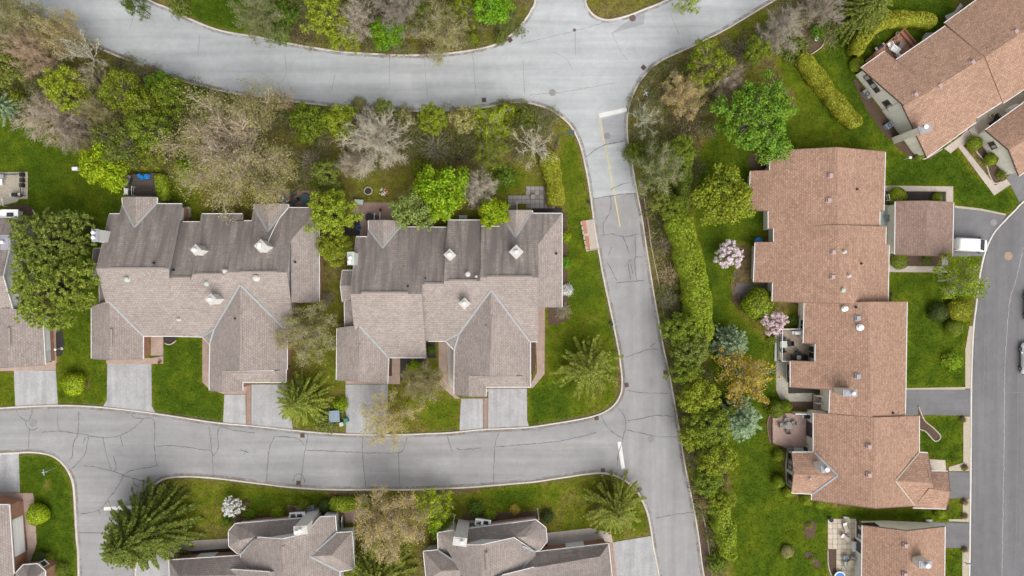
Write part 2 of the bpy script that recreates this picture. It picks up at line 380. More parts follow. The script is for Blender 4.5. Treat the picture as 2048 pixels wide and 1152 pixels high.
M['iron_grey'] = plain('worn grey iron', (0.235, 0.225, 0.225), 0.8, 0.2)
M['teal'] = plain('dark teal metal', (0.045, 0.085, 0.10), 0.5, 0.1)
M['sign_blue'] = plain('pale blue sign metal', (0.46, 0.54, 0.66), 0.5, 0.1)
M['blue'] = plain('bright blue plastic', (0.012, 0.17, 0.52), 0.4, 0.15)
M['blue_grey'] = plain('blue grey metal', (0.20, 0.26, 0.32), 0.5, 0.1)
M['green_plastic'] = plain('green plastic', (0.03, 0.20, 0.15), 0.5, 0.12)
M['green_dark'] = plain('dark green lid', (0.015, 0.06, 0.045), 0.5, 0.12)
M['pot'] = plain('terracotta', (0.45, 0.13, 0.06), 0.8, 0.12)
M['pale_green'] = plain('pale grey green', (0.42, 0.47, 0.42), 0.6, 0.08)
M['tyre'] = plain('tyre rubber', (0.02, 0.02, 0.02), 0.9)
M['car_white'] = plain('white car paint', (0.80, 0.80, 0.80), 0.25, 0.02, 3, 0.5)
M['car_grey'] = plain('grey car paint', (0.16, 0.165, 0.17), 0.25, 0.03, 3, 0.5)
M['red'] = plain('red lamp', (0.4, 0.02, 0.02), 0.3)
M['leaf'] = foliage('leaves')
M['leaf_soft'] = foliage('young leaves', 0.3, 0.75, 1.22, 0.015, 0.2)
M['needle'] = foliage('needles', 0.12, 0.5, 1.4, 0.02, 0.2)
M['petal'] = foliage('petals', 0.3, 0.8, 1.2, 0.01, 0.08)
M['bark'] = bark('bark')
M['grass'] = grass_mat('grass and earth')
M['paver_pink'] = plain('pink paver', (0.45, 0.30, 0.25), 0.9, 0.2, 5)
# ------------------------------------------------------------------ the ground
GX0, GY0, GC = -260, -240, 2.0           # map of how lush the turf is, in photo pixels on the ground
GW, GHt = 1280, 820
_cx = GX0+(np.arange(GW)+0.5)*GC; _cy = GY0+(np.arange(GHt)+0.5)*GC
def raster(poly, arr, val):
    P = np.array(poly, float)
    x0 = max(0, int((P[:,0].min()-GX0)/GC)); x1 = min(GW, int((P[:,0].max()-GX0)/GC)+2)
    y0 = max(0, int((P[:,1].min()-GY0)/GC)); y1 = min(GHt, int((P[:,1].max()-GY0)/GC)+2)
    if x1 <= x0 or y1 <= y0: return
    X, Y = np.meshgrid(_cx[x0:x1], _cy[y0:y1]); ins = np.zeros(X.shape, bool)
    for i in range(len(P)):
        xa, ya = P[i]; xb, yb = P[(i+1) % len(P)]
        if ya == yb: continue
        c = ((ya > Y) != (yb > Y)) & (X < (xb-xa)*(Y-ya)/(yb-ya)+xa)
        ins ^= c
    arr[y0:y1, x0:x1][ins] = val
def blur(a, r, n=2):
    for _ in range(n):
        for ax in (0, 1):
            p = np.pad(a, [(r+1, r) if i == ax else (0, 0) for i in (0, 1)], mode='edge')
            c = np.cumsum(p, axis=ax)
            a = (np.take(c, range(2*r+1, c.shape[ax]), axis=ax)-np.take(c, range(0, c.shape[ax]-2*r-1), axis=ax))/(2*r+1)
    return a
lush = np.full((GHt, GW), 0.36, np.float32)
WOODS = [
 ([(-260,-240),(20,0),(330,150),(540,196),(830,222),(1062,207),(1120,232),(1100,300),(1000,330),(800,345),(640,345),(600,390),(350,350),(240,300),(60,235),(-260,200)], 0.34),
 ([(500,-240),(500,60),(620,92),(800,108),(985,90),(1060,0),(1060,-240)], 0.34),
 ([(1265,200),(1300,150),(1560,30),(1560,90),(1560,190),(1440,240),(1400,300),(1380,440),(1400,640),(1450,950),(1475,1160),(1425,1160),(1390,1000),(1300,480)], 0.34),
 ([(1560,-100),(1720,-100),(1700,20),(1650,110),(1560,60)], 0.30),
]
LAWNS = [
 ([(-200,240),(60,245),(110,290),(190,312),(205,360),(250,380),(245,440),(200,500),(190,620),(110,640),(60,420),(-200,420)], 0.80),
 ([(110,640),(185,590),(215,720),(215,813),(116,812),(112,740)], 0.76),
 ([(-100,740),(28,745),(30,814),(-100,820)], 0.74),
 ([(327,672),(405,676),(405,765),(447,787),(446,847),(310,827),(305,727)], 0.88),
 ([(590,600),(640,600),(690,520),(690,770),(692,868),(586,860),(600,760)], 0.44),
 ([(310,340),(400,360),(400,440),(330,420)], 0.62),
 ([(600,350),(1100,340),(1100,425),(820,440),(690,405),(600,400)], 0.40),
 ([(980,330),(1050,345),(1055,372),(1000,388),(960,360)], 0.58),
 ([(800,720),(878,700),(878,768),(918,797),(919,863),(776,869),(775,770)], 0.50),
 ([(880,800),(918,800),(918,850),(860,830)], 0.66),
 ([(1125,265),(1160,310),(1187,437),(1160,445),(1180,500),(1200,500),(1241,730),(1232,805),(1150,840),(1057,853),(1058,780),(1092,740),(1096,620),(1130,600),(1130,440),(1118,330)], 0.66),
 ([(1130,420),(1180,430),(1165,500),(1195,520),(1205,580),(1150,600),(1130,560)], 0.80),
 ([(1060,775),(1140,770),(1140,840),(1060,850)], 0.86),
 ([(375,-240),(495,-240),(505,62),(440,60),(380,35)], 0.93),
 ([(1171,-100),(1340,-100),(1300,15),(1215,40),(1180,22)], 0.36),
 ([(1430,70),(1560,0),(1600,-60),(1560,40),(1500,70),(1420,100)], 0.52),
 ([(40,905),(110,914),(148,985),(158,1160),(50,1200),(75,1000),(40,985)], 0.90),
 ([(330,958),(500,966),(700,980),(700,1025),(460,1050),(350,1075),(300,1010)], 0.52),
 ([(480,985),(640,985),(640,1015),(500,1020)], 0.72),
 ([(850,980),(1180,950),(1262,972),(1296,1035),(1302,1075),(1100,1065),(1070,1040),(900,1040)], 0.50),
 ([(970,985),(1075,970),(1070,1010),(990,1015)], 0.82),
 ([(1400,310),(1440,240),(1560,190),(1560,100),(1640,90),(1700,140),(1775,270),(1775,305),(1540,303),(1500,345),(1500,420),(1540,425),(1540,456),(1510,490),(1465,560),(1480,640),(1550,700),(1553,800),(1540,900),(1580,1000),(1720,1022),(1900,1020),(1900,1042),(1655,1038),(1655,1200),(1475,1200),(1462,950),(1420,760),(1405,520),(1385,430)], 0.84),
 ([(1560,130),(1600,110),(1650,250),(1700,290),(1560,290)], 0.68),
 ([(1640,60),(1720,10),(1900,-40),(1905,50),(1720,180),(1785,300),(1780,320),(1700,180)], 0.92),
 ([(1772,300),(1820,312),(1905,295),(1988,392),(2013,372),(2048,395),(2010,428),(1908,415),(1906,372),(1772,370)], 0.95),
 ([(1778,545),(1895,547),(1950,520),(1932,650),(1930,776),(1811,776),(1811,604),(1778,604)], 0.88),
 ([(1838,832),(1926,832),(1926,925),(1890,928),(1840,902)], 0.88),
 ([(1897,998),(1925,998),(1925,1042),(1890,1042)], 0.82),
 ([(1889,1097),(1924,1097),(1924,1200),(1889,1200)], 0.82),
 ([(1908,513),(1965,513),(1955,540),(1895,540)], 0.8),
]
for p, v in WOODS+LAWNS: raster(p, lush, v)
lush = blur(lush, 3, 2)
EARTH = [([(160,755),(178,755),(178,778),(160,778)], 0.05), ([(1235,640),(1242,640),(1246,760),(1236,760)], 0.15), ([(1545,180),(1585,180),(1590,215),(1550,215)], 0.05),
 ([(90,960),(100,960),(100,980),(90,980)], 0.05), ([(850,968),(960,962),(960,985),(850,990)], 0.18), ([(660,982),(740,982),(740,995),(660,995)], 0.15), ([(1476,480),(1510,500),(1512,600),(1462,610)], 0.12)]
_e = lush.copy()
for p, v in EARTH: raster(p, _e, v)
lush = blur(_e, 1, 2)
# trodden, patchy turf: irregular noise on the map itself
_rng = np.random.default_rng(5)
def field(cell, rng):
    a = rng.random((int(GHt/cell)+3, int(GW/cell)+3)).astype(np.float32)
    yy = np.arange(GHt)/cell; xx = np.arange(GW)/cell
    y0 = yy.astype(int); x0 = xx.astype(int); fy = (yy-y0)[:,None]; fx = (xx-x0)[None,:]
    fy = fy*fy*(3-2*fy); fx = fx*fx*(3-2*fx)
    A = a[y0][:,x0]; B = a[y0][:,x0+1]; C_ = a[y0+1][:,x0]; D = a[y0+1][:,x0+1]
    return (A*(1-fx)+B*fx)*(1-fy)+(C_*(1-fx)+D*fx)*fy
lush = lush+0.16*(field(22, _rng)-0.5)+0.14*(field(9, _rng)-0.5)+0.10*(field(4, _rng)-0.5)
def lush_at(X, Y):
    px = X*S+1024; py = 576-Y*S
    ix = np.clip(((px-GX0)/GC).astype(int), 0, GW-1); iy = np.clip(((py-GY0)/GC).astype(int), 0, GHt-1)
    v = lush[iy, ix].copy(); v[(px < GX0+60) | (px > GX0+GW*GC-60) | (py < GY0+60) | (py > GY0+GHt*GC-60)] = 0.42
    return v
HARD = np.zeros((GHt, GW), bool)         # where no grass grows
ax = np.concatenate([[-3000,-1200,-500,-250,-140], np.arange(-100,100.1,0.4), [140,250,500,1200,3000]])
ay = np.concatenate([[-3000,-1200,-500,-250,-120], np.arange(-64,64.1,0.4), [120,250,500,1200,3000]])
XX, YY = np.meshgrid(ax, ay); nx, ny = len(ax), len(ay)
idx = np.arange(nx*ny).reshape(ny, nx)
Q = np.stack([idx[:-1,:-1], idx[:-1,1:], idx[1:,1:], idx[1:,:-1]], -1).reshape(-1, 4)
V = np.stack([XX.ravel(), YY.ravel(), np.zeros(nx*ny)], -1)
tag(link("ground", np_mesh("ground", V, Q, mat=M['grass'], attr={'lush': lush_at(XX.ravel(), YY.ravel())})), kind='structure')

def sheet(name, pts, z, mat, kind='structure', parent=None, hard=True, thick=None):
    b = MB()
    P = wpoly(pts)
    if hard: raster(pts, HARD, True)
    a = sum(P[i][0]*P[(i+1)%len(P)][1]-P[(i+1)%len(P)][0]*P[i][1] for i in range(len(P)))
    if a < 0: P = P[::-1]
    if thick: b.prism(P, z-thick, z)
    else: b.add([(x, y, z) for x, y in P], [tuple(range(len(P)))])
    o = b.build(name, mat, parent)
    if parent is None: tag(o, kind=kind)
    return o
def ribbon_np(pts, w, z, h=None, jit=0.0, seed=0):
    P = np.array([W(x, y)[:2] for x, y in pts]); r = np.random.default_rng(seed)
    d = np.gradient(P, axis=0); d /= np.maximum(np.linalg.norm(d, axis=1, keepdims=True), 1e-6)
    nrm = np.stack([-d[:,1], d[:,0]], -1)
    ww = w*(1+jit*(r.random(len(P))-0.5)*2)[:,None]/2
    L, R = P+nrm*ww, P-nrm*ww; n = len(P)
    if h is None:
        V = np.concatenate([np.c_[L, np.full(n, z)], np.c_[R, np.full(n, z)]])
        q = [(i, n+i, n+i+1, i+1) for i in range(n-1)]
    else:
        e = w*0.12
        V = np.concatenate([np.c_[L, np.full(n, z)], np.c_[L-nrm*e, np.full(n, z+h)], np.c_[R+nrm*e, np.full(n, z+h)], np.c_[R, np.full(n, z)]])
        q = []
        for k in range(3): q += [(k*n+i, (k+1)*n+i, (k+1)*n+i+1, k*n+i+1) for i in range(n-1)]
        q += [(0, 3*n, 2*n, n), (n-1, 2*n-1, 3*n-1, 4*n-1)]
    return V, q
def ribbon(name, pts, w, z, mat, h=None, parent=None, smooth=True, kind='structure', jit=0.0, hard=True):
    pts = smooth_line(pts, 6.0) if smooth else np.array(pts, float)
    V, q = ribbon_np(pts, w, z, h, jit)
    if hard and h:
        r = np.array([( (x*S+1024), (576-y*S)) for x, y in V[:, :2]])
    o = link(name, np_mesh(name, V, q, mat=mat), parent)
    if parent is None: tag(o, kind=kind)
    return o
sl = lambda p: [tuple(v) for v in smooth_line(p, 6.0)]
MS = [(-260,-160),(-60,-45),(20,0),(60,22),(130,60),(200,97),(260,122),(330,150),(400,172),(470,187),(540,196),(610,206),(680,214),(760,220),(830,222),(900,221),(960,216),(1000,209),(1030,205),(1062,207),(1095,217),(1120,232),(1140,250),(1152,270),(1161,292),(1168,320),(1176,360),(1182,400),(1187,437)]
ME = [(1283,430),(1275,390),(1268,350),(1263,320),(1257,290),(1254,258),(1255,232),(1259,210),(1266,190),(1275,170),(1290,150),(1305,134),(1325,120),(1350,108),(1380,95),(1410,80),(1440,65),(1470,48),(1500,30),(1536,8),(1550,0),(1640,-60),(1760,-150)]
MI = [(1560,-150),(1420,-50),(1333,0),(1290,18),(1260,30),(1235,37),(1215,40),(1200,37),(1187,30),(1178,20),(1172,8),(1171,-10),(1171,-150)]
MN = [(1072,-150),(1071,-10),(1062,20),(1050,40),(1030,62),(1010,78),(985,91),(950,99),(910,105),(860,109),(800,110),(740,107),(680,103),(620,94),(575,86),(512,73),(470,67),(430,58),(380,38),(333,15),(298,0),(200,-60),(60,-150)]
road_main = sheet("main_road", sl(MS)+sl(ME)+sl(MI)+sl(MN), 0.020, M['road_main'])
CW = [(1186,397),(1187,437),(1191,470),(1197,500),(1203,535),(1212,580),(1221,620),(1229,660),(1236,695),(1241,730),(1244,760),(1242,785),(1232,805),(1215,820),(1190,831),(1150,840),(1100,848),(1057,854),(1000,857),(960,859),(900,865),(850,867),(800,869),(740,869),(690,868),(640,865),(585,860),(540,855),(490,850),(440,846),(390,839),(340,831),(290,824),(240,818),(200,814),(150,811),(100,811),(50,813),(0,816),(-220,832)]
LS = [(-220,918),(0,907),(40,905),(60,904),(90,907),(110,914),(125,926),(138,944),(146,965),(149,990),(151,1030),(154,1080),(157,1120),(160,1300)]
LE = [(270,1300),(272,1100),(276,1060),(282,1020),(290,995),(300,980),(312,968),(328,958),(350,954),(385,953),(430,956),(480,962),(530,968),(580,974),(640,978),(700,979),(760,979),(820,979),(880,977),(940,974),(990,970),(1024,967),(1070,963),(1110,957),(1150,951),(1180,947),(1205,946),(1225,950),(1245,958),(1262,970),(1277,987),(1288,1008),(1296,1030),(1302,1060),(1306,1090),(1312,1120),(1318,1152),(1346,1300)]
CE = [(1440,1300),(1408,1152),(1398,1080),(1390,1030),(1380,980),(1370,930),(1362,880),(1352,820),(1344,775),(1336,735),(1326,690),(1318,645),(1308,590),(1300,540),(1292,490),(1283,430),(1276,385)]
road_side = sheet("side_street", sl(CW)+sl(LS)+sl(LE)+sl(CE), 0.024, M['road_side'])
EW = [(2320,205),(2120,345),(2048,402),(2030,420),(2010,440),(1990,462),(1977,485),(1968,510),(1960,545),(1953,600),(1947,650),(1944,700),(1942,760),(1941,900),(1940,1000),(1938,1152),(1935,1300)]
road_east = sheet("east_street", sl(EW)+[(2108,1300),(2112,900),(2115,640),(2135,540),(2190,450),(2400,300)], 0.020, M['road_east'])
raster([(1230,860),(1262,860),(1262,940),(1230,940)], HARD, True)
for nm, pts, m, w in (("kerb", MS, 'kerb', 0.24), ("kerb", CE[:-1]+ME[1:], 'kerb', 0.22), ("kerb", MI, 'kerb', 0.26), ("kerb", MN, 'kerb', 0.26), ("kerb", CW[1:], 'kerb', 0.24), ("kerb", LS, 'kerb', 0.3), ("kerb", LE, 'kerb', 0.28), ("kerb", EW, 'kerb_white', 0.26)):
    ribbon(nm, pts, w, 0.0, M[m], h=0.13)
# grit and dead grass gathered along the kerbs
for nm, pts in (("kerb_dirt", MS), ("kerb_dirt", CE[:-1]+ME[1:]), ("kerb_dirt", MI), ("kerb_dirt", MN), ("kerb_dirt", CW[1:]), ("kerb_dirt", LS), ("kerb_dirt", LE), ("kerb_dirt", EW)): ribbon(nm, pts, 0.95 if pts is not EW else 0.7, 0.0272, M['kerb_dirt'])
# newer rectangle of asphalt and the seam where the resurfacing ends
sheet("asphalt_patch", [(1222,66),(1228,62),(1283,22),(1290,22),(1288,48),(1226,66)], 0.0245, M['road_patch'])
sheet("asphalt_patch", [(1203,238),(1252,226),(1253,282),(1210,292)], 0.0245, M['road_patch'])
# road paint
pw = M['paint_white']
sheet("stop_line", [(1197,227),(1253,215),(1254,223),(1199,236)], 0.030, pw)
sheet("stop_line", [(208,1014),(266,1011),(266,1018),(208,1021)], 0.030, pw)
sheet("stop_line", [(1235,884),(1242,883),(1250,936),(1243,938)], 0.030, pw)
ribbon("centre_line", [(1199,237),(1208,280),(1218,330),(1228,385),(1240,453)], 0.16, 0.030, M['paint_yellow'])
ribbon("centre_line", [(1105,899),(1150,893)], 0.08, 0.030, M['paint_faint'], smooth=False)
ribbon("centre_line", [(1170,891),(1192,889)], 0.08, 0.030, M['paint_faint'], smooth=False)
# sealed cracks: raised bands of tar on the asphalt
CR = [
 [(32,820),(43,836),(55,842)], [(65,811),(63,831),(57,843)], [(59,856),(57,898)], [(115,823),(117,863)], [(158,823),(156,866),(148,885),(145,911),(138,921)],
 [(85,865),(113,862),(157,867),(205,875),(240,871),(267,856),(287,838)], [(262,828),(272,836),(287,837),(308,841),(309,895),(313,925),(310,932),(263,941),(245,950)],
 [(177,871),(172,901),(163,918),(143,938)], [(206,875),(212,905),(223,941)], [(241,872),(246,893)], [(171,875),(166,888)],
 [(167,930),(200,936),(227,943),(245,950),(238,968),(217,998),(197,1020),(160,1028)], [(217,1000),(223,1021),(223,1061)], [(245,950),(267,957),(287,963),(307,971)],
 [(227,912),(233,935),(227,943)], [(160,1065),(212,1066)], [(313,894),(343,891),(423,901)], [(418,853),(424,901),(427,955)], [(426,911),(436,898),(438,856),(473,861),(510,866)],
 [(480,899),(497,905)], [(493,898),(488,910)], [(549,873),(539,898),(533,961)], [(549,873),(592,876),(609,890)], [(617,866),(610,900),(602,961)],
 [(612,900),(725,905),(797,905),(809,890),(814,875)], [(725,871),(726,915),(732,976)], [(797,905),(799,968)], [(895,873),(904,903)], [(914,895),(920,899),(962,896)],
 [(997,865),(990,895),(987,968)], [(992,893),(1024,891),(1111,883),(1157,874),(1192,865)], [(1204,835),(1221,861),(1247,878)],
 [(1236,815),(1251,840),(1246,878),(1237,908),(1235,931)], [(1254,780),(1281,785),(1336,787)], [(1254,841),(1287,836),(1314,831),(1346,833)], [(1254,860),(1287,867),(1317,873),(1354,874)],
 [(1311,1038),(1324,1033),(1384,1024)], [(1221,392),(1221,421),(1207,447),(1207,469)], [(1202,471),(1227,467)], [(1223,467),(1246,473),(1279,468)], [(1246,474),(1254,494),(1259,507)],
 [(1270,472),(1271,507),(1269,527),(1274,564)], [(1271,514),(1285,514)], [(1223,494),(1217,511)], [(1214,524),(1224,541),(1233,561)], [(1231,566),(1260,563),(1287,561)], [(1250,533),(1257,524),(1263,519)], [(1256,527),(1261,559)],
 [(1261,527),(1266,548)], [(1251,714),(1281,704),(1304,697),(1319,701)], [(1300,694),(1310,686)], [(1171,314),(1207,291),(1251,282)], [(1221,380),(1240,370),(1257,366)], [(1186,398),(1225,391),(1276,386)],
 [(586,965),(590,952),(600,948),(608,956),(609,965)], [(52,843),(56,855),(66,860),(76,855)], [(267,957),(268,968),(278,974)], [(197,1020),(201,1028)],
]
def cracks(parent, lines, w, z, mat, name="crack_seal"):
    Vs, Qs, b = [], [], 0
    for k, l in enumerate(lines):
        p = smooth_line(l, 4.0); r = np.random.default_rng(k+11)
        j = (r.random(p.shape)-0.5)*1.7; j[0] = j[-1] = 0; p = p+j
        V, q = ribbon_np(p, w, z+0.0004*(k % 5), None, 0.5, k); Vs.append(V); Qs += [(a+b, c+b, d+b, e+b) for a, c, d, e in q]; b += len(V)
    o = link(name, np_mesh(name, np.concatenate(Vs), Qs, mat=mat), parent); o['kind'] = 'stuff'; return o
cracks(road_side, CR, 0.085, 0.032, M['tar'])
cracks(road_main, [[(1044,87),(1150,62),(1224,40)], [(1046,120),(1049,187)], [(849,113),(851,150),(855,200)], [(945,110),(949,150),(952,193)], [(1150,62),(1151,110)], [(1106,105),(1130,115),(1145,140)], [(780,110),(778,180)], [(670,150),(664,180)], [(570,110),(572,150),(560,165)], [(268,32),(258,60)], [(400,70),(396,112)], [(1225,66),(1240,100),(1256,122)], [(1340,25),(1358,70)], [(1060,190),(1140,182),(1230,165)]], 0.05, 0.027, M['tar_faint'])
cracks(road_east, [[(2046,495),(2032,560),(2020,600),(2012,690),(2009,760),(2008,900),(2006,1000),(2004,1160)]], 0.09, 0.028, M['pale_crack'], "pale_seam")
cracks(road_east, [[(1970,660),(1968,760),(1966,900)], [(2040,640),(2036,760),(2034,1000),(2030,1160)], [(1996,782),(2012,786),(2048,784)]], 0.05, 0.0285, M['tar_faint'])
# driveways
DR = [
 ("driveway", [(215,727),(303,727),(304,812),(312,827),(205,815),(214,800)], 'drive_pale'), ("driveway", [(449,789),(491,789),(492,851),(446,847)], 'drive_pale'),
 ("driveway", [(503,769),(574,769),(580,810),(586,860),(503,852)], 'drive_pale'), ("driveway", [(28,741),(112,741),(116,811),(31,814)], 'drive_pale'),
 ("driveway", [(691,769),(776,769),(775,869),(692,868)], 'drive_pale'), ("driveway", [(922,797),(966,797),(966,858),(919,863)], 'drive_pale'), ("driveway", [(977,777),(1054,777),(1054,840),(1058,853),(976,857)], 'drive_pale'),
 ("driveway", [(-120,912),(38,906),(40,985),(-120,985)], 'drive_pale'), ("driveway", [(271,1075),(348,1105),(342,1180),(270,1180)], 'drive_pale'), ("driveway", [(1222,1085),(1302,1072),(1322,1180),(1228,1180)], 'drive_pale'),
 ("driveway", [(1895,416),(1960,419),(2012,430),(1977,485),(1968,512),(1895,513)], 'drive_dark'), ("driveway", [(2013,355),(2048,325),(2110,348),(2048,402),(2038,404)], 'drive_dark'),
 ("driveway", [(1795,778),(1942,779),(1942,831),(1795,829)], 'drive_dark'), ("driveway", [(1860,944),(1941,944),(1941,997),(1860,996)], 'drive_dark'), ("driveway", [(1845,1044),(1940,1046),(1940,1096),(1845,1095)], 'drive_dark'),
]
for n_, p, m in DR: sheet(n_, p, 0.036, M[m])
# walks, aprons and beds
WK = [
 ("brick_apron", [(213,716),(304,716),(327,712),(327,727),(302,728),(213,727)], 'walk_pink'), ("walkway", [(302,668),(327,668),(327,711),(302,711)], 'walk_pink'),
 ("walkway", [(405,673),(421,673),(421,781),(405,764)], 'walk_pink'), ("brick_apron", [(419,779),(449,788),(492,788),(494,770),(450,770)], 'walk_pink'), ("brick_strip", [(493,769),(502,769),(502,852),(493,851)], 'brick_path'),
 ("brick_apron", [(28,724),(112,724),(112,740),(0,742),(0,734)], 'walk_pink'), ("walkway", [(104,636),(112,636),(114,726),(104,726)], 'walk_pink'),
 ("brick_apron", [(691,758),(776,758),(776,768),(691,768)], 'walk_pink'), ("walkway", [(776,712),(800,712),(800,768),(776,768)], 'walk_pink'), ("walkway", [(877,680),(893,680),(896,765),(910,789),(921,797),(910,797),(878,768)], 'walk_pink'),
 ("brick_apron", [(908,784),(977,784),(977,777),(922,777)], 'walk_pink'), ("brick_strip", [(967,796),(976,796),(975,858),(967,858)], 'brick_path'), ("walkway", [(1070,614),(1090,614),(1089,748),(1066,776),(1057,776),(1074,745)], 'walk_pink'),
 ("walkway", [(-60,985),(66,986),(69,1000),(74,1086),(62,1130),(44,1140),(40,1003),(-60,1003)], 'walk_pink'), ("walkway", [(345,1083),(458,1077),(459,1101),(352,1104)], 'walk'), ("walkway", [(575,1010),(720,1020),(715,1045),(690,1045),(690,1026),(575,1020)], 'brick_path'),
 ("walkway", [(1090,1066),(1180,1056),(1222,1066),(1226,1086),(1180,1075),(1090,1087)], 'walk'), ("walkway", [(1218,1085),(1226,1085),(1236,1180),(1226,1180)], 'walk_pink'),
 ("garden_path", [(1760,371),(1906,373),(1906,408),(1892,408),(1892,383),(1760,382)], 'walk'), ("garden_path", [(1770,532),(1895,533),(1895,545),(1770,544)], 'walk'), ("garden_path", [(1883,514),(1895,514),(1895,531),(1883,531)], 'walk'),
 ("garden_path", [(1888,297),(1922,272),(1935,256),(1949,280),(1926,291),(1990,371),(2013,358),(2021,369),(1988,391),(1916,294),(1901,307)], 'walk'), ("courtyard", [(1930,236),(2010,200),(2100,160),(2110,180),(1972,270),(1945,282)], 'walk'),
 ("courtyard", [(1752,410),(1800,410),(1800,532),(1772,532),(1752,500)], 'pale_green'), ("landing", [(1850,918),(1890,920),(1892,943),(1850,943)], 'walk'),
]
for i, (n_, p, m) in enumerate(WK): sheet(n_, p, 0.044+0.004*(i % 3), M[m])
BEDS = [
 ("flower_bed", [(112,640),(122,645),(130,690),(124,712),(113,712)], 'dark_soil'), ("flower_bed", [(327,673),(352,674),(352,681),(343,688),(332,687),(327,680)], 'dark_soil'), ("flower_bed", [(777,716),(784,716),(784,752),(777,752)], 'mulch'),
 ("flower_bed", [(801,714),(853,714),(853,726),(812,727),(812,760),(801,760)], 'dark_soil'), ("flower_bed", [(893,684),(907,700),(907,782),(897,768)], 'gravel'), ("flower_bed", [(853,684),(870,684),(872,716),(854,716)], 'dark_soil'), ("flower_bed", [(1062,684),(1071,684),(1070,742),(1062,748)], 'mulch'),
 ("flower_bed", [(366,1103),(459,1096),(459,1106),(366,1114)], 'dark_soil'), ("flower_bed", [(470,1034),(560,1030),(680,1018),(680,1030),(600,1046),(470,1052)], 'mulch'), ("flower_bed", [(1095,1083),(1192,1070),(1194,1086),(1095,1098)], 'gravel'), ("flower_bed", [(925,1028),(1075,1022),(1078,1042),(925,1060)], 'mulch'),
 ("flower_bed", [(1124,425),(1134,425),(1136,640),(1110,650),(1097,650),(1097,616),(1124,616)], 'mulch'), ("flower_bed", [(1776,383),(1890,384),(1890,404),(1776,404)], 'dark_soil'), ("flower_bed", [(1786,508),(1878,513),(1878,531),(1780,531)], 'mulch'),
 ("flower_bed", [(1836,810),(1848,840),(1862,852),(1878,868),(1878,876),(1868,881),(1850,862),(1836,858)], 'mulch'), ("flower_bed", [(1540,826),(1545,818),(1545,890),(1538,880),(1534,850)], 'mulch'), ("flower_bed", [(1655,1098),(1671,1098),(1671,1142),(1662,1148),(1656,1130)], 'mulch'),
 ("flower_bed", [(1945,290),(1953,304),(1970,325),(1978,350),(1988,366),(2002,362),(2005,350),(1985,320),(1955,282)], 'mulch'), ("flower_bed", [(1705,160),(1712,158),(1830,312),(1866,298),(1884,300),(1860,318),(1830,322),(1800,300),(1760,260),(1730,215)], 'mulch'),
 ("flower_bed", [(1580,730),(1588,775),(1645,778),(1645,785),(1576,787),(1576,740)], 'dark_soil'), ("flower_bed", [(1576,803),(1627,803),(1627,818),(1576,818)], 'mulch'), ("flower_bed", [(1276,388),(1288,395),(1303,495),(1294,492),(1286,440)], 'mulch'), ("flower_bed", [(1398,1010),(1412,1060),(1428,1180),(1414,1180),(1400,1090)], 'mulch'),
 ("flower_bed", [(14,412),(55,408),(66,420),(84,440),(90,452),(60,452),(40,430),(14,430)], 'mulch'), ("flower_bed", [(33,1004),(47,1004),(56,1100),(40,1102)], 'dark_soil'), ("flower_bed", [(690,430),(720,430),(720,470),(690,474)], 'dark_soil'), ("flower_bed", [(1065,414),(1124,416),(1124,430),(1065,425)], 'dark_soil'),
 ("flower_bed", [(1610,1045),(1622,1040),(1632,1048),(1628,1075),(1612,1076),(1607,1060)], 'mulch'), ("flower_bed", [(1611,1104),(1620,1103),(1642,1128),(1640,1136),(1628,1132),(1610,1112)], 'mulch'), ("flower_bed", [(1650,56),(1648,80),(1642,95),(1620,108),(1600,60),(1640,30)], 'mulch'),
 ("sandy_verge", [(1938,652),(1947,652),(1942,777),(1930,777),(1930,700)], 'verge'), ("sandy_verge", [(1926,833),(1941,833),(1941,942),(1897,942),(1897,934),(1926,925)], 'verge'), ("sandy_verge", [(1925,998),(1940,998),(1940,1044),(1897,1042),(1897,1038),(1925,1038)], 'verge'), ("sandy_verge", [(1924,1097),(1939,1097),(1937,1180),(1924,1180)], 'verge'),
 ("sandy_verge", [(1909,411),(1960,417),(2012,428),(2010,431),(1960,421),(1909,416)], 'verge'), ("sandy_verge", [(1811,776),(1930,774),(1930,779),(1811,779)], 'verge'),
]
for i, (n_, p, m) in enumerate(BEDS): sheet(n_, p, 0.062+0.004*(i % 3), M[m])
EDG = [([(1288,395),(1297,450),(1303,495),(1318,570),(1330,645)], 'wood_pale'), ([(1400,1010),(1412,1060),(1428,1180)], 'wood_pale'), ([(1836,812),(1848,840),(1862,852),(1879,869),(1879,877),(1869,882),(1850,862),(1836,858)], 'stone'),
 ([(1945,285),(1953,304),(1970,325),(1978,350),(1988,367),(2002,363)], 'stone'), ([(1830,316),(1848,318),(1866,309),(1884,298)], 'stone'), ([(1654,40),(1649,56),(1649,80),(1642,95),(1625,107),(1619,110)], 'wood_pale'), ([(330,686),(337,689),(345,687),(353,681)], 'stone'), ([(1655,1098),(1656,1130),(1662,1150)], 'stone'),
 ([(66,420),(74,432),(86,446)], 'stone'), ([(1540,826),(1534,850),(1540,885)], 'wood'), ([(1462,560),(1466,590),(1480,610)], 'wood')]
for p, m in EDG: ribbon("bed_edging", p, 0.16, 0.05, M[m], h=0.12)
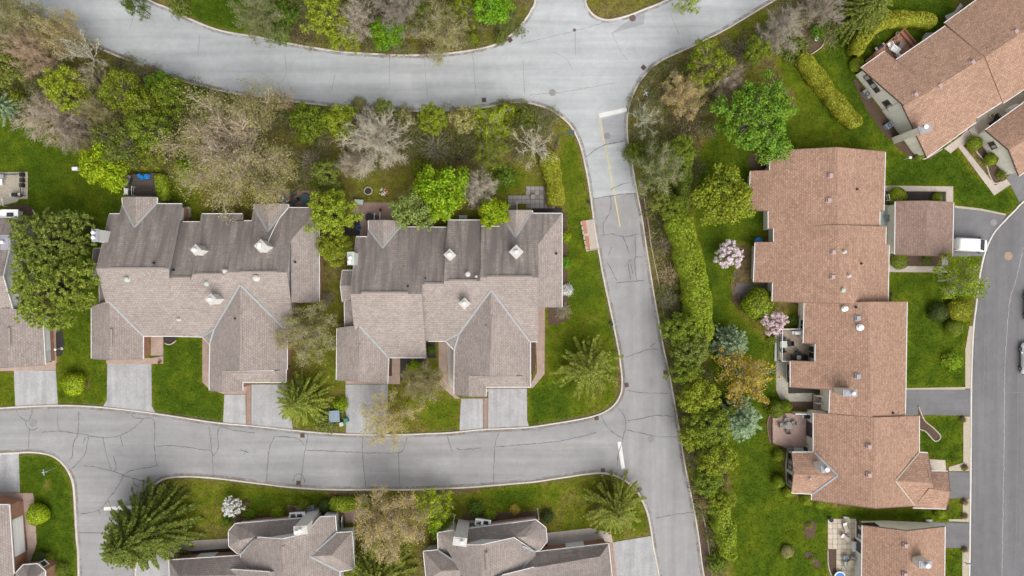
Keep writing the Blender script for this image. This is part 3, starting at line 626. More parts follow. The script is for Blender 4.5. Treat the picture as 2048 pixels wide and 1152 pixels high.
# ------------------------------------------------------------------ buildings
def newell(ps):
    n = Vector((0,0,0))
    for i in range(len(ps)):
        a, b = ps[i], ps[(i+1) % len(ps)]
        n += Vector(((a.y-b.y)*(a.z+b.z), (a.z-b.z)*(a.x+b.x), (a.x-b.x)*(a.y+b.y)))
    return n.normalized() if n.length > 1e-9 else Vector((0,0,1))
def inset_loop(P, ds):
    """move every edge of the loop inwards by its own distance"""
    n = len(P); out = []
    for i in range(n):
        p0, p1, p2 = P[i-1], P[i], P[(i+1) % n]; da, db = ds[i-1], ds[i]
        d0 = (p1-p0).xy; d1 = (p2-p1).xy
        if d0.length < 1e-6 or d1.length < 1e-6: out.append(p1.copy()); continue
        d0.normalize(); d1.normalize(); n0 = Vector((-d0.y, d0.x)); n1 = Vector((-d1.y, d1.x)); det = n0.x*n1.y-n0.y*n1.x
        if abs(det) < 0.25: off = (n0*da+n1*db)/2
        else: off = Vector(((da*n1.y-db*n0.y)/det, (n0.x*db-n1.x*da)/det))
        m = 2.4*max(da, db, 0.01)
        if off.length > m: off = off*(m/off.length)
        out.append(Vector((p1.x+off.x, p1.y+off.y, p1.z)))
    return out
class House:
    def __init__(s, name, label, cat, cpx, group=None):
        s.root = thing(name, label, cat, W(*cpx), group); s.walls = []; s.pend = []; s.wreq = []; s.done = False
    def roof(s, faces, mat='roof_grey', eave='trim', rake='trim', over=0.36, thick=0.16, walls='sid_white', zb=0.0, lower=None, name='roof', gutter=True, stain=None, label=None, skip=()):
        org = ORG[s.root.name]
        vid, VV, key = {}, [], lambda p: (round(p[0],1), round(p[1],1), round(p[2],1))
        FF, uvs, st = [], [], []
        for f in faces:
            ps = [W(*p) for p in f]; ks = [key(p) for p in f]
            n = newell(ps)
            if n.z < 0: ps = ps[::-1]; ks = ks[::-1]; n = -n
            idxs = []
            for p, k in zip(ps, ks):
                if k not in vid: vid[k] = len(VV); VV.append(p)
                if not idxs or idxs[-1] != vid[k]: idxs.append(vid[k])
            u = Vector((-n.y, n.x, 0)); u = u.normalized() if u.length > 1e-4 else Vector((1,0,0))
            v = n.cross(u)
            FF.append(idxs); uvs.append([(VV[i].dot(u), VV[i].dot(v)) for i in idxs])
            st.append(max(0.0, n.y)*3.0 if stain is None else stain)  # streaks increase with north tilt: algae plus some painted shade
        nt_ = len(VV)
        dirE = {}
        for f in FF:
            for i in range(len(f)): dirE[(f[i], f[(i+1) % len(f)])] = True
        bnd = [e for e in dirE if (e[1], e[0]) not in dirE]
        verts = VV+[p-Vector((0,0,thick)) for p in VV]
        faces_all = [tuple(f) for f in FF]+[tuple(i+nt_ for i in f[::-1]) for f in FF]+[(b, a, a+nt_, b+nt_) for a, b in bnd]
        me = bpy.data.meshes.new(name)
        me.from_pydata([tuple(p-org) for p in verts], [], faces_all)
        me.materials.append(M[mat])
        ul = me.uv_layers.new(name='UVMap'); k = 0
        flat = []
        for u in uvs: flat += u
        for u in uvs: flat += u[::-1]
        for a, b in bnd: flat += [(VV[b].x+VV[b].y, 0.07), (VV[a].x+VV[a].y, 0.07), (VV[a].x+VV[a].y, 0), (VV[b].x+VV[b].y, 0)]
        ul.data.foreach_set('uv', [c for p in flat for c in p])
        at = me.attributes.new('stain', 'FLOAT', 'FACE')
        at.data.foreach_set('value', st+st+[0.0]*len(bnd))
        ro = link(name, me, s.root); ORG[ro.name] = org
        if label: ro['label'] = label
        s.pend.append((ro, [[VV[i] for i in f] for f in FF], [(VV[a], VV[b]) for a, b in bnd], eave if gutter else None, rake))
        s.wreq.append((len(s.pend)-1, VV, bnd, walls, lower, over, thick, zb))
        return ro
    def finish(s):
        """gutters along the open eaves, boards along the open rakes, walls under the outline"""
        if s.done: return
        s.done = True
        from mathutils.geometry import tessellate_polygon
        tris = []
        for q in s.pend:
            for f in q[1]:
                for t in tessellate_polygon([[Vector((p.x, p.y, 0)) for p in f]]): tris.append([f[k] for k in t])
        def zat(x, y):
            best = None
            for A, B, C_ in tris:
                d = (B.y-C_.y)*(A.x-C_.x)+(C_.x-B.x)*(A.y-C_.y)
                if abs(d) < 1e-9: continue
                l1 = ((B.y-C_.y)*(x-C_.x)+(C_.x-B.x)*(y-C_.y))/d; l2 = ((C_.y-A.y)*(x-C_.x)+(A.x-C_.x)*(y-C_.y))/d; l3 = 1-l1-l2
                if min(l1, l2, l3) > -0.005:
                    z = l1*A.z+l2*B.z+l3*C_.z; best = z if best is None else max(best, z)
            return best
        cov = set()
        for i, (ro, FF, bnd, eave, rake) in enumerate(s.pend):
            for A0, B0 in bnd:
                d = B0-A0; L = d.length
                if L < 0.25: continue
                hz = Vector((d.y, -d.x, 0)).normalized(); isg = abs(d.z) < 0.14*L
                n = max(1, int(L/0.5)); op = []
                for k in range(n):
                    p = A0+d*((k+0.5)/n)+hz*0.12; z = zat(p.x, p.y); op.append(z is None or z < p.z-0.42)
                if sum(op) < 0.5*n: cov.add((i, tuple(A0), tuple(B0)))
                k = 0
                while k < n:
                    if not op[k]: k += 1; continue
                    k0 = k
                    while k < n and op[k]: k += 1
                    if (k-k0)*L/n < 0.3: continue
                    A, B = A0+d*(k0/n), A0+d*(k/n); mt = eave if isg else rake
                    if not mt: continue
                    w, t0, t1 = (0.095, -0.15, -0.005) if isg else (0.07, -0.17, 0.03)
                    e = d.normalized()*0.004; q = []
                    for p in (A+e, B-e): q += [p+Vector((0,0,t0)), p+hz*w+Vector((0,0,t0)), p+hz*w+Vector((0,0,t1)), p+Vector((0,0,t1))]
                    MB().add(q, [(0,1,2,3)[::-1], (4,5,6,7), (0,1,5,4)[::-1], (1,2,6,5)[::-1], (2,3,7,6)[::-1], (3,0,4,7)[::-1]]).build('gutter' if isg else 'rake_board', M[mt], ro)
        for pi, VV, bnd, walls, lower, over, thick, zb in s.wreq:
            if not walls: continue
            nxt = {a: b for a, b in bnd}; seen = set(); wb, lb = MB(), MB()
            for a0 in list(nxt):
                if a0 in seen: continue
                loop = []; a = a0
                while a not in seen and a in nxt: seen.add(a); loop.append(a); a = nxt[a]
                if len(loop) < 3: continue
                Q = [VV[i] for i in loop]; ds = [0.02 if (pi, tuple(Q[i]), tuple(Q[(i+1) % len(Q)])) in cov else over for i in range(len(Q))]
                P = inset_loop(Q, ds)
                for i in range(len(P)):
                    p, q = P[i], P[(i+1) % len(P)]; tp, tq = p.z-thick+0.06, q.z-thick+0.06
                    if lower:
                        h = min(lower[1], tp-0.1, tq-0.1)
                        lb.add([(p.x,p.y,zb),(q.x,q.y,zb),(q.x,q.y,h),(p.x,p.y,h)], [(0,1,2,3)]); wb.add([(p.x,p.y,h),(q.x,q.y,h),(q.x,q.y,tq),(p.x,p.y,tp)], [(0,1,2,3)])
                    else: wb.add([(p.x,p.y,zb),(q.x,q.y,zb),(q.x,q.y,tq),(p.x,p.y,tp)], [(0,1,2,3)])
                    s.walls.append((p, q))
                raster([(p.x*S+1024, 576-p.y*S) for p in P], HARD, True)
            wb.build('wall', M[walls], s.root)
            if lower: lb.build('brick_wall', M[lower[0]], s.root)
    def gable(s, r0, r1, e0, e1, f0, f1, **kw):
        """two slopes: ridge r0-r1, eave e0-e1 on one side, f0-f1 on the other"""
        return s.roof([[r0, r1, e1, e0], [r0, f0, f1, r1]], **kw)
    def valley(s, a, b, w=0.28, mat='flash'):
        A, B = W(*a)+Vector((0,0,0.07)), W(*b)+Vector((0,0,0.07)); d = B-A; h = Vector((-d.y, d.x, 0)).normalized()*w/2
        up = Vector((0,0,0.02))
        m = MB().add([A-h+up, A-Vector((0,0,0.03)), A+h+up, B-h+up, B-Vector((0,0,0.03)), B+h+up], [(0,1,4,3)[::-1], (1,2,5,4)[::-1], (0,1,4,3), (1,2,5,4)][:2])
        m.build('valley_flashing', M[mat], s.root)
    def ridge_vent(s, a, b, w=0.42):
        A, B = W(*a), W(*b); d = (B-A).normalized(); h = Vector((-d.y, d.x, 0))*w/2
        pts = []
        for p in (A, B): pts += [p-h-Vector((0,0,0.06)), p-h+Vector((0,0,0.035)), p+Vector((0,0,0.12)), p+h+Vector((0,0,0.035)), p+h-Vector((0,0,0.06))]
        m = MB().add(pts, [(0,1,6,5)[::-1],(1,2,7,6)[::-1],(2,3,8,7)[::-1],(3,4,9,8)[::-1],(0,4,3,2,1),(5,6,7,8,9)])
        o = m.build('ridge_vent', M['ridge'], s.root)
    rmat = 'roof_grey'
    def chimney(s, px, py, z1, z0, w=1.0, d=1.0, rot=0.0, mat='chim_white', cap='chim_cap', flues=((0,0),), fr=0.16):
        c = W(px, py, z1); b = MB(); b.box((c.x, c.y, (z0+z1)/2), (w, d, z1-z0), rot)
        ch = b.build('chimney', M[mat], s.root)
        k = MB(); k.box((c.x, c.y, z1+0.05), (w+0.14, d+0.14, 0.10), rot); k.box((c.x, c.y, z1+0.13), (w*0.8, d*0.8, 0.06), rot); k.build('cap', M[cap], ch)
        cr, sr = math.cos(rot), math.sin(rot)
        for fx, fy in flues:
            f = MB(); x, y = c.x+fx*cr-fy*sr, c.y+fx*sr+fy*cr
            f.lathe((x, y, z1+0.16), [(fr,0),(fr,0.32),(fr*1.5,0.34),(fr*1.5,0.40),(fr*0.3,0.48)], 12); f.build('flue', M['white'], ch)
        return ch
    def box_vent(s, px, py, z, rot=0.0, sz=0.55, mat='vent_pink', h=0.22):
        c = W(px, py, z); b = MB()
        b.box((c.x, c.y, z-0.03), (sz*0.78, sz*0.78, 0.24), rot); b.box((c.x, c.y, z+h-0.06), (sz, sz, 0.16), rot, 0.86)
        b.box((c.x, c.y, z-0.02), (sz*1.35, sz*1.35, 0.05), rot)
        b.build('roof_vent', M[mat], s.root)
    def pipe(s, px, py, z, r=0.09, h=0.45, mat='black', cap=False):
        c = W(px, py, z); b = MB(); b.tube((c.x, c.y, z-0.3), (c.x, c.y, z+h), r, r, 10); b.lathe((c.x, c.y, z-0.02), [(r*2.0,0),(r*1.6,0.05),(r,0.10)], 10)
        if cap: b.lathe((c.x, c.y, z+h), [(r*1.55,0),(r*1.6,0.1),(r*0.8,0.2)], 12)
        b.build('vent_pipe', M[mat], s.root)
    def window(s, px, py, z, w, h, frame='trim_dark', glass='glass', bars=1, sill=True):
        """window on the wall nearest the point seen at (px, py, z)"""
        s.finish()
        q = W(px, py, z).xy; best = None
        for a, b in s.walls:
            d = (b-a).xy; L = d.length
            if L < 0.5: continue
            t = max(0.05, min(0.95, (q-a.xy).dot(d)/(L*L))); p = a.xy+d*t; e = (p-q).length
            if best is None or e < best[0]: best = (e, p, d.normalized())
        _, p, d = best; nrm = Vector((d.y, -d.x))
        def P(u, v, o): return (p.x+d.x*u+nrm.x*o, p.y+d.y*u+nrm.y*o, z+v)
        def slab(b, u0, u1, v0, v1, o0, o1):
            vs = [P(u0,v0,o0),P(u1,v0,o0),P(u1,v1,o0),P(u0,v1,o0),P(u0,v0,o1),P(u1,v0,o1),P(u1,v1,o1),P(u0,v1,o1)]
            b.add(vs, [(3,2,1,0),(4,5,6,7),(0,1,5,4),(1,2,6,5),(2,3,7,6),(3,0,4,7)])
        f = MB(); t = 0.09
        slab(f,-w/2,w/2,h/2-t,h/2,-0.02,0.08); slab(f,-w/2,w/2,-h/2,-h/2+t,-0.02,0.08); slab(f,-w/2,-w/2+t,-h/2+t,h/2-t,-0.02,0.079); slab(f,w/2-t,w/2,-h/2+t,h/2-t,-0.02,0.079)
        for i in range(1, bars): u = -w/2+w*i/bars; slab(f,u-0.035,u+0.035,-h/2+t,h/2-t,-0.02,0.075)
        if sill: slab(f,-w/2-0.06,w/2+0.06,-h/2-0.08,-h/2,-0.02,0.14)
        fo = f.build('window', M[frame], s.root)
        for i in range(bars):
            g = MB(); u0 = -w/2+t*0.5+w*i/bars if i == 0 else -w/2+w*i/bars+0.035; u1 = -w/2+w*(i+1)/bars-0.035 if i < bars-1 else w/2-t*0.5
            slab(g,u0,u1,-h/2+t*0.5,h/2-t*0.5,-0.015,0.03); g.build('pane', M[glass if isinstance(glass, str) else glass[i % len(glass)]], fo)
    def door(s, px, py, z0, w, h, mat='white', panels=3):
        s.finish()
        q = W(px, py, z0).xy; best = None
        for a, b in s.walls:
            d = (b-a).xy; L = d.length
            if L < 0.5: continue
            t = max(0.05, min(0.95, (q-a.xy).dot(d)/(L*L))); p = a.xy+d*t; e = (p-q).length
            if best is None or e < best[0]: best = (e, p, d.normalized())
        _, p, d = best; nrm = Vector((d.y, -d.x)); ang = math.atan2(d.y, d.x)
        b = MB(); b.box((p.x+nrm.x*0.02, p.y+nrm.y*0.02, z0+h/2), (w, 0.07, h), ang)
        for i in range(panels): b.box((p.x+nrm.x*0.05, p.y+nrm.y*0.05, z0+h*(i+0.5)/panels), (w*0.92, 0.05, h/panels*0.86), ang)
        b.build('door', M[mat], s.root)

# ---- row house west of the middle
A = House("row_house", "grey-brown row house left of the middle, its curved white cable running to a diamond chimney", "row house", (410, 590))
WB = dict(walls='sid_white', lower=('brick', 2.1), rake='trim_taupe')
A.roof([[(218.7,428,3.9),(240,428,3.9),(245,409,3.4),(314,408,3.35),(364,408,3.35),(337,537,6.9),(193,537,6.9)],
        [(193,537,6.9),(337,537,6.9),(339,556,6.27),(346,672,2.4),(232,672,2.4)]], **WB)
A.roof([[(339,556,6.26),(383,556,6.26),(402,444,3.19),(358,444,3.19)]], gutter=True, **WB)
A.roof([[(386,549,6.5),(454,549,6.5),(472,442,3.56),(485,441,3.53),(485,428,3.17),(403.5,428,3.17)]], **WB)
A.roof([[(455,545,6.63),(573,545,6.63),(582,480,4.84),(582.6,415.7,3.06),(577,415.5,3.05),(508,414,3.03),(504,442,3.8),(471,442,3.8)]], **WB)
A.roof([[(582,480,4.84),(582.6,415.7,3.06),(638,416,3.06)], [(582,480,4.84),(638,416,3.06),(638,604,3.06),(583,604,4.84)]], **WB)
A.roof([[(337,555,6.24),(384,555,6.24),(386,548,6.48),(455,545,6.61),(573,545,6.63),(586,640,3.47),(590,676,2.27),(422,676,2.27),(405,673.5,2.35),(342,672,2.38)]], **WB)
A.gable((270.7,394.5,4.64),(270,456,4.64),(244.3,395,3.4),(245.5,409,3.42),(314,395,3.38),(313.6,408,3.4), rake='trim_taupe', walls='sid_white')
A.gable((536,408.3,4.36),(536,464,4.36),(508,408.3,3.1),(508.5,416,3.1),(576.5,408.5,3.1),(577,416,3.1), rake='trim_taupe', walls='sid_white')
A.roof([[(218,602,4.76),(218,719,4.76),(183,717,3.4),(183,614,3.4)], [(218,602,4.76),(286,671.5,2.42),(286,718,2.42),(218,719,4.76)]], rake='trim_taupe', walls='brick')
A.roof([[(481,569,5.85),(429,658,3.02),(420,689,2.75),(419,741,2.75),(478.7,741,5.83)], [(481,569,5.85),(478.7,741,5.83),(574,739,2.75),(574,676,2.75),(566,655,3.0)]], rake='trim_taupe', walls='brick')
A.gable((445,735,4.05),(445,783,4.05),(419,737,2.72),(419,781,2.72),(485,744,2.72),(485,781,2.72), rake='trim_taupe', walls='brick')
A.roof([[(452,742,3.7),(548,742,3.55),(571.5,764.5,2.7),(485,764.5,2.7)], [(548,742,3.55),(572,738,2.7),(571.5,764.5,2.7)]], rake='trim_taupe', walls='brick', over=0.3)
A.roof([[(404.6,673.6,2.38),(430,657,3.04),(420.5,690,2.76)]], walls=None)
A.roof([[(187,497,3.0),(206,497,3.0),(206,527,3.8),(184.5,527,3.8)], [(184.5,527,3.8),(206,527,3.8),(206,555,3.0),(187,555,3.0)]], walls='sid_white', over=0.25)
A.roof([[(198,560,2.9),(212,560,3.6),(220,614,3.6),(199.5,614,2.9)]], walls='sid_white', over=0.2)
for a, b in (((270,455,4.66),(245,409,3.42)), ((270,455,4.66),(313.6,408,3.4)), ((536,463,4.38),(508,415,3.08)), ((481,570,5.86),(429.5,657.5,3.05)), ((429,658,3.03),(420,689,2.77)), ((430,657.5,3.04),(405,674,2.38)), ((481,570,5.86),(566,655,3.02)), ((218,603,4.76),(285.5,671,2.44)), ((536,463,4.38),(577,415,3.08))): A.valley(a, b)
for a, b in (((220,537,6.9),(330,537,6.9)), ((346,556,6.3),(381,556,6.3)), ((392,548.5,6.52),(446,548.5,6.52)), ((479,544.5,6.66),(554,544.5,6.66))): A.ridge_vent(a, b)
for a, b in (((222,658,4.76),(222,692,4.76)), ((481.5,628,5.85),(482,702,5.85))): A.ridge_vent(a, b, 0.35)
A.chimney(191,471,7.6,0,0.8,1.55,0.02,'chim_white','grey_metal',((-0.05,0.35),(-0.05,-0.3)))
A.chimney(392,500,7.5,4.0,0.95,0.95,0.785,flues=((0,0),)); A.chimney(522,492,7.6,4.2,1.15,1.15,0.785,flues=((0.1,0.15),(-0.15,-0.1))); A.chimney(422,598.5,7.4,4.0,1.0,1.0,0.785)
A.pipe(255,558.5,6.3,0.2,0.3,'pale_green',True); A.pipe(413.5,567,6.0,0.2,0.12,'pale_green',True); A.pipe(513,556,6.4,0.24,0.35,'chim_cap',True); A.pipe(358,639,3.7,0.13,0.25,'chim_cap',True); A.pipe(450.5,542,6.5,0.16,0.3,'chim_cap',True)
for p in ((308,526,6.7),(347,540,5.9),(471,637,5.3),(590,524,4.6)): A.pipe(*p)
b = MB(); b.path([W(577,415.5,3.15),W(560,435,3.75),W(549,455,4.35),W(542,470,4.65),W(537,482,4.95),W(535,487,5.1)], 0.05); b.build('conduit', M['white'], A.root)
b = MB(); b.path([W(536,499,5.3),W(545,498,5.3),W(546.5,502,5.2)], 0.07); b.build('flue_pipe', M['white'], A.root)

# ---- row house in the middle
B = House("row_house", "grey-brown row house in the middle, its its right wing facing the street and red bay", "row house", (890, 600))
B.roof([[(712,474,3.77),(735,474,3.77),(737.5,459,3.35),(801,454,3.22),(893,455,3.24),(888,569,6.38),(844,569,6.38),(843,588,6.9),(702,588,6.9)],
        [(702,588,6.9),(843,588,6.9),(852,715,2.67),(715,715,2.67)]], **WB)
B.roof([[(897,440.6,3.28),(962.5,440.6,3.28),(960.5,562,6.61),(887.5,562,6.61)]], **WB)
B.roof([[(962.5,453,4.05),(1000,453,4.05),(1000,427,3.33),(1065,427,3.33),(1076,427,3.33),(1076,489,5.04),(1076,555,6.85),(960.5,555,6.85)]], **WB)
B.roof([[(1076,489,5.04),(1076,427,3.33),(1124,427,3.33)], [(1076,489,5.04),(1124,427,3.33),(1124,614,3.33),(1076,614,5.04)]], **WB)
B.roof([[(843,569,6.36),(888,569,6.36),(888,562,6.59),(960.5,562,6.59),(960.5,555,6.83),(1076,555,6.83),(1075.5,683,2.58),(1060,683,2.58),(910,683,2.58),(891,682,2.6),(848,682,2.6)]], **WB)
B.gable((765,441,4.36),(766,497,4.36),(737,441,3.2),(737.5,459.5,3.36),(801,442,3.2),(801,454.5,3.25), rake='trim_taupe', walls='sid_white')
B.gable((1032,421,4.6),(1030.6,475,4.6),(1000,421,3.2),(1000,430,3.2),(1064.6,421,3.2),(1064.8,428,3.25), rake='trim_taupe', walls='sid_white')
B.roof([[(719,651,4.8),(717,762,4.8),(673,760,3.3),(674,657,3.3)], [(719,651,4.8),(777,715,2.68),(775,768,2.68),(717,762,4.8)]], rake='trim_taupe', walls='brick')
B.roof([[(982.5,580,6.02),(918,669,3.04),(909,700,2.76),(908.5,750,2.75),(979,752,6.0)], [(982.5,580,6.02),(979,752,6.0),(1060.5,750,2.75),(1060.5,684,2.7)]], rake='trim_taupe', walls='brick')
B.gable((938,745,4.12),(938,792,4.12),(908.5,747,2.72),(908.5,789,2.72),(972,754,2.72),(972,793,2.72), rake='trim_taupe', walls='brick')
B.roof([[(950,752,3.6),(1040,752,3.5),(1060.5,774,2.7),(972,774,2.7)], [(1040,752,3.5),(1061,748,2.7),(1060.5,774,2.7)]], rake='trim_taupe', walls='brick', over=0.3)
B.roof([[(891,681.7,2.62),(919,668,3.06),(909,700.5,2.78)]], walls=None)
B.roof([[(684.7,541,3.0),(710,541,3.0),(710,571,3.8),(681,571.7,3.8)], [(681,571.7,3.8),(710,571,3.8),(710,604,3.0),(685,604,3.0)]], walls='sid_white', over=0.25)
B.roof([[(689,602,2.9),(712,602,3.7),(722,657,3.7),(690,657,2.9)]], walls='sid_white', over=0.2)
for a, b in (((766,496,4.38),(737.5,459,3.38)), ((766,496,4.38),(801,454,3.27)), ((1031,474,4.62),(1064.6,427.5,3.27)), ((1031,474,4.62),(1000,428,3.27)), ((982.5,581,6.04),(918.5,668.5,3.07)), ((918.5,668.5,3.06),(909,700,2.78)), ((919,668.5,3.06),(891,682,2.63)), ((982.5,581,6.04),(1060,684,2.72)), ((719,652,4.82),(776.5,714.5,2.7))): B.valley(a, b)
for a, b in (((723,586,6.92),(816,586,6.92)), ((849,568,6.42),(886,568,6.42)), ((897,561.5,6.64),(953,561.5,6.64)), ((974,554,6.88),(1065,554,6.88))): B.ridge_vent(a, b)
for a, b in (((719.5,688,4.82),(719,725,4.82)), ((984,632,6.03),(983,702,6.03))): B.ridge_vent(a, b, 0.35)
B.chimney(702,517,7.4,0,0.8,1.6,0.02,'chim_white','pale_green',((0,0.05),(-0.1,-0.45)))
B.chimney(899.5,509.5,7.4,3.8,1.0,1.0,0.785); B.chimney(1032.5,504,7.5,4.0,1.25,1.25,0.785); B.chimney(929,607,7.3,3.8,1.0,1.0,0.785)
B.pipe(936,548.5,6.1,0.22,0.35,'chim_cap',True); B.pipe(952.5,553,6.3,0.12,0.3,'chim_cap',True)
for p in ((815.5,573,6.5),(851,557,6.0),(972,650,5.2),(1112.5,507,3.9)): B.pipe(*p)
b = MB(); c = W(1032.5,502,7.7); b.path([(c.x-0.25,c.y,7.72),(c.x+0.1,c.y+0.25,7.72),(c.x+0.2,c.y-0.1,7.72)], 0.04); b.build('flue_wire', M['dark_grey'], B.root)
b = MB(); b.box(W(976,738,5.98), (0.95,1.9,0.14), 0.0); b.build('roof_patch', M['grey_metal'], B.root) if False else None

# ---- row house cut by the left edge
K = House("row_house", "grey-brown row house cut off by the left edge beside two pines", "row house", (-20, 600))
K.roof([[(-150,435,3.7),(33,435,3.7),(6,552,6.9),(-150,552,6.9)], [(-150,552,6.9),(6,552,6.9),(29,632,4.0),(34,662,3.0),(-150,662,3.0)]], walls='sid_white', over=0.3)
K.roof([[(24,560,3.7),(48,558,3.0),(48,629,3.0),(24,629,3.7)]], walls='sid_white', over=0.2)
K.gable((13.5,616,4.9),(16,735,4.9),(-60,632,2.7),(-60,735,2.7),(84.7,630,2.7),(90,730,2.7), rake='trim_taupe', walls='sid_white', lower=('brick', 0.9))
K.ridge_vent((17.5,655,4.9),(18.5,692,4.9), 0.35)
K.chimney(12,485,7.2,0,1.2,1.8,0.0,'chim_white','grey_metal',((-0.2,0),))
b = MB(); b.box(W(20,438,3.4), (2.3,2.6,0.15)); b.box(W(21,438,2.4), (2.0,2.3,2.0)); bay = b.build('bay_window', M['white'], K.root)
for dy in (-7, 7): b = MB(); b.box(W(20,438+dy,3.5), (0.95,0.8,0.05)); b.build('pane', M['glass'], bay)
K.door(92,668,0.9,4.6,1.5,'white',2)

# ---- corner house at the lower left
L = House("corner_house", "orange brick house in the lower left corner with white panel and octagonal bay", "house", (-20, 1090))
L.roof([[(-60,1009,5.2),(18,1009.4,3.2),(34,1250,3.2),(-60,1250,5.2)], [(-60,1009,5.2),(-60,1250,5.2),(-150,1250,3.0),(-150,1009,3.0)]], walls='brick', over=0.3)
oc = [(31,1147),(46,1130),(75,1128),(90,1142),(90,1180),(75,1195),(46,1195),(31,1180)]
L.roof([[(oc[i][0],oc[i][1],3.0),(oc[(i+1)%8][0],oc[(i+1)%8][1],3.0),(60,1162,4.2)] for i in range(8)], walls='brick', over=0.25)
L.door(28,1068,0.4,5.2,2.0,'white',3)
L.window(83,1132,1.9,0.9,1.1,'trim','glass'); 

# ---- houses along the bottom edge
Ch = House("bay_house", "grey-brown house on the bottom edge beside the big spruce, white chimney by a blue unit", "house", (560, 1120))
Ch.roof([[(470.6,1047.6,2.8),(605,1036.5,2.8),(618,1066,4.3),(564,1074,4.6),(514.6,1073,4.4),(480,1080,4.3)],
         [(457,1063,2.8),(470.6,1047.6,2.8),(480,1080,4.3)], [(457,1063,2.8),(480,1080,4.3),(458,1092.5,2.8)], [(458,1092.5,2.8),(480,1080,4.3),(473.5,1106,2.8)],
         [(473.5,1106,2.8),(480,1080,4.3),(514.6,1073,4.4),(520,1085,3.6),(485,1110,2.8)]], walls='sid_white', lower=('brick', 1.0), over=0.3, stain=0.5)
Ch.roof([[(565,1078,7.0),(514.6,1074.5,4.9),(482,1108,3.2),(482,1230,3.2),(570,1230,7.0)], [(565,1078,7.0),(612,1067,5.4),(640,1034,4.2),(670,1032,2.9),(673,1066,2.8),(679,1142,2.8),(684,1230,2.8),(570,1230,7.0)]], walls='sid_white', over=0.3, stain=0.35)
Ch.roof([[(621,1113,5.0),(672,1066,3.0),(704,1064,2.8),(663,1111,4.7)], [(663,1111,4.7),(704,1064,2.8),(709,1138,2.8)], [(621,1113,5.0),(663,1111,4.7),(709,1138,2.8),(678,1143,3.0)]], walls='sid_white', over=0.3, stain=0.3)
Ch.roof([[(338,1120.5,2.7),(483,1111,2.7),(520,1150,4.5),(357,1152,4.3)], [(338,1120.5,2.7),(357,1152,4.3),(362,1230,4.3),(342,1230,2.7)], [(357,1152,4.3),(520,1150,4.5),(524,1230,4.5),(362,1230,4.3)]], walls='brick', over=0.32, stain=0.5)
Ch.roof([[(540,1144,6.5),(457,1138.5,3.9),(457,1230,3.9),(545,1230,6.5)], [(540,1144,6.5),(545,1230,6.5),(575,1230,5.6),(572,1138,5.8)]], walls='sid_white', over=0.25, stain=0.2)
for a, b in (((512,1077,4.55),(483,1108,3.25)), ((484,1111,3.0),(511,1137,4.4)), ((621,1113,5.05),(673,1066,3.05)), ((621,1113,5.05),(678,1142,3.05))): Ch.valley(a, b)
Ch.ridge_vent((566,1092,7.0),(567,1126,7.0), 0.4)
Ch.chimney(601.5,1060,7.0,0,1.7,1.0,0.06,'chim_white','chim_cap',((-0.5,-0.1),(0.05,0.05)))
b = MB(); b.box(W(595,1031,2.2), (2.2,0.9,0.12), 0.06); b.box(W(595,1032,1.2), (1.9,0.7,1.9), 0.06); bay = b.build('bay_window', M['white'], Ch.root)
for dx in (-9, 4): b = MB(); b.box(W(595+dx,1031.5,2.28), (0.7,0.5,0.05), 0.06); b.build('pane', M['glass'], bay)
Ch.window(714,1095,1.9,2.2,1.2,'trim','glass',2); Ch.window(690,1063,1.9,1.2,1.1,'trim','glass'); Ch.door(420,1113,0,2.6,2.0,'white',3)
Dh = House("bay_house", "grey-brown house on the bottom edge right of the pines, its drive meeting the side street", "house", (1040, 1120))
Dh.roof([[(937.7,1057.6,2.8),(1072,1040,2.8),(1050,1074,4.3),(1028,1074,4.4),(962,1088,4.6),(915,1086,4.3)],
         [(1072,1040,2.8),(1091.5,1055.7,2.8),(1050,1074,4.3)], [(1091.5,1055.7,2.8),(1094,1082.5,2.8),(1050,1074,4.3)], [(1094,1082.5,2.8),(1080.5,1099.6,2.8),(1050,1074,4.3)], [(1080.5,1099.6,2.8),(1068,1103,2.8),(1022,1082,3.8),(1028,1074,4.4),(1050,1074,4.3)]], walls='sid_white', lower=('brick', 1.0), over=0.3, stain=0.4)
Dh.roof([[(962,1090,7.0),(918,1090,5.4),(907,1060.6,4.4),(875.4,1065.5,2.9),(876.6,1101,2.8),(930,1136,2.9),(884,1152,2.8),(884,1230,2.8),(968,1230,7.0)], [(962,1090,7.0),(1028,1075.5,4.9),(1071,1104,3.2),(1075,1230,3.2),(968,1230,7.0)]], walls='sid_white', over=0.3, stain=0.3)
Dh.roof([[(847,1103,2.8),(876.6,1100,2.9),(932,1140,4.9),(884,1142,4.7)], [(847,1103,2.8),(884,1142,4.7),(853,1160,2.8)], [(884,1142,4.7),(932,1140,4.9),(890,1175,2.9),(853,1160,2.8)]], walls='sid_white', over=0.3, stain=0.3)
Dh.roof([[(1072,1104,2.7),(1217,1087.4,2.7),(1200,1113,4.3),(1040,1140,4.5)], [(1217,1087.4,2.7),(1232,1230,2.7),(1212,1230,4.3),(1200,1113,4.3)], [(1040,1140,4.5),(1200,1113,4.3),(1212,1230,4.3),(1045,1230,4.5)]], walls='brick', over=0.32, stain=0.55)
Dh.roof([[(990,1154,6.4),(1096,1127.7,3.9),(1100,1230,3.9),(994,1230,6.4)], [(990,1154,6.4),(994,1230,6.4),(940,1230,5.0),(940,1156,5.0)]], walls='sid_white', over=0.25, stain=0.2)
for a, b in (((1071,1104,3.2),(1045,1092,4.3)), ((1096,1128,3.9),(1077,1152,4.2)), ((1071,1105,3.0),(1045,1136,4.4)), ((877,1101,2.95),(931,1137,4.9))): Dh.valley(a, b)
Dh.ridge_vent((973,1105,7.0),(976,1142,7.0), 0.4)
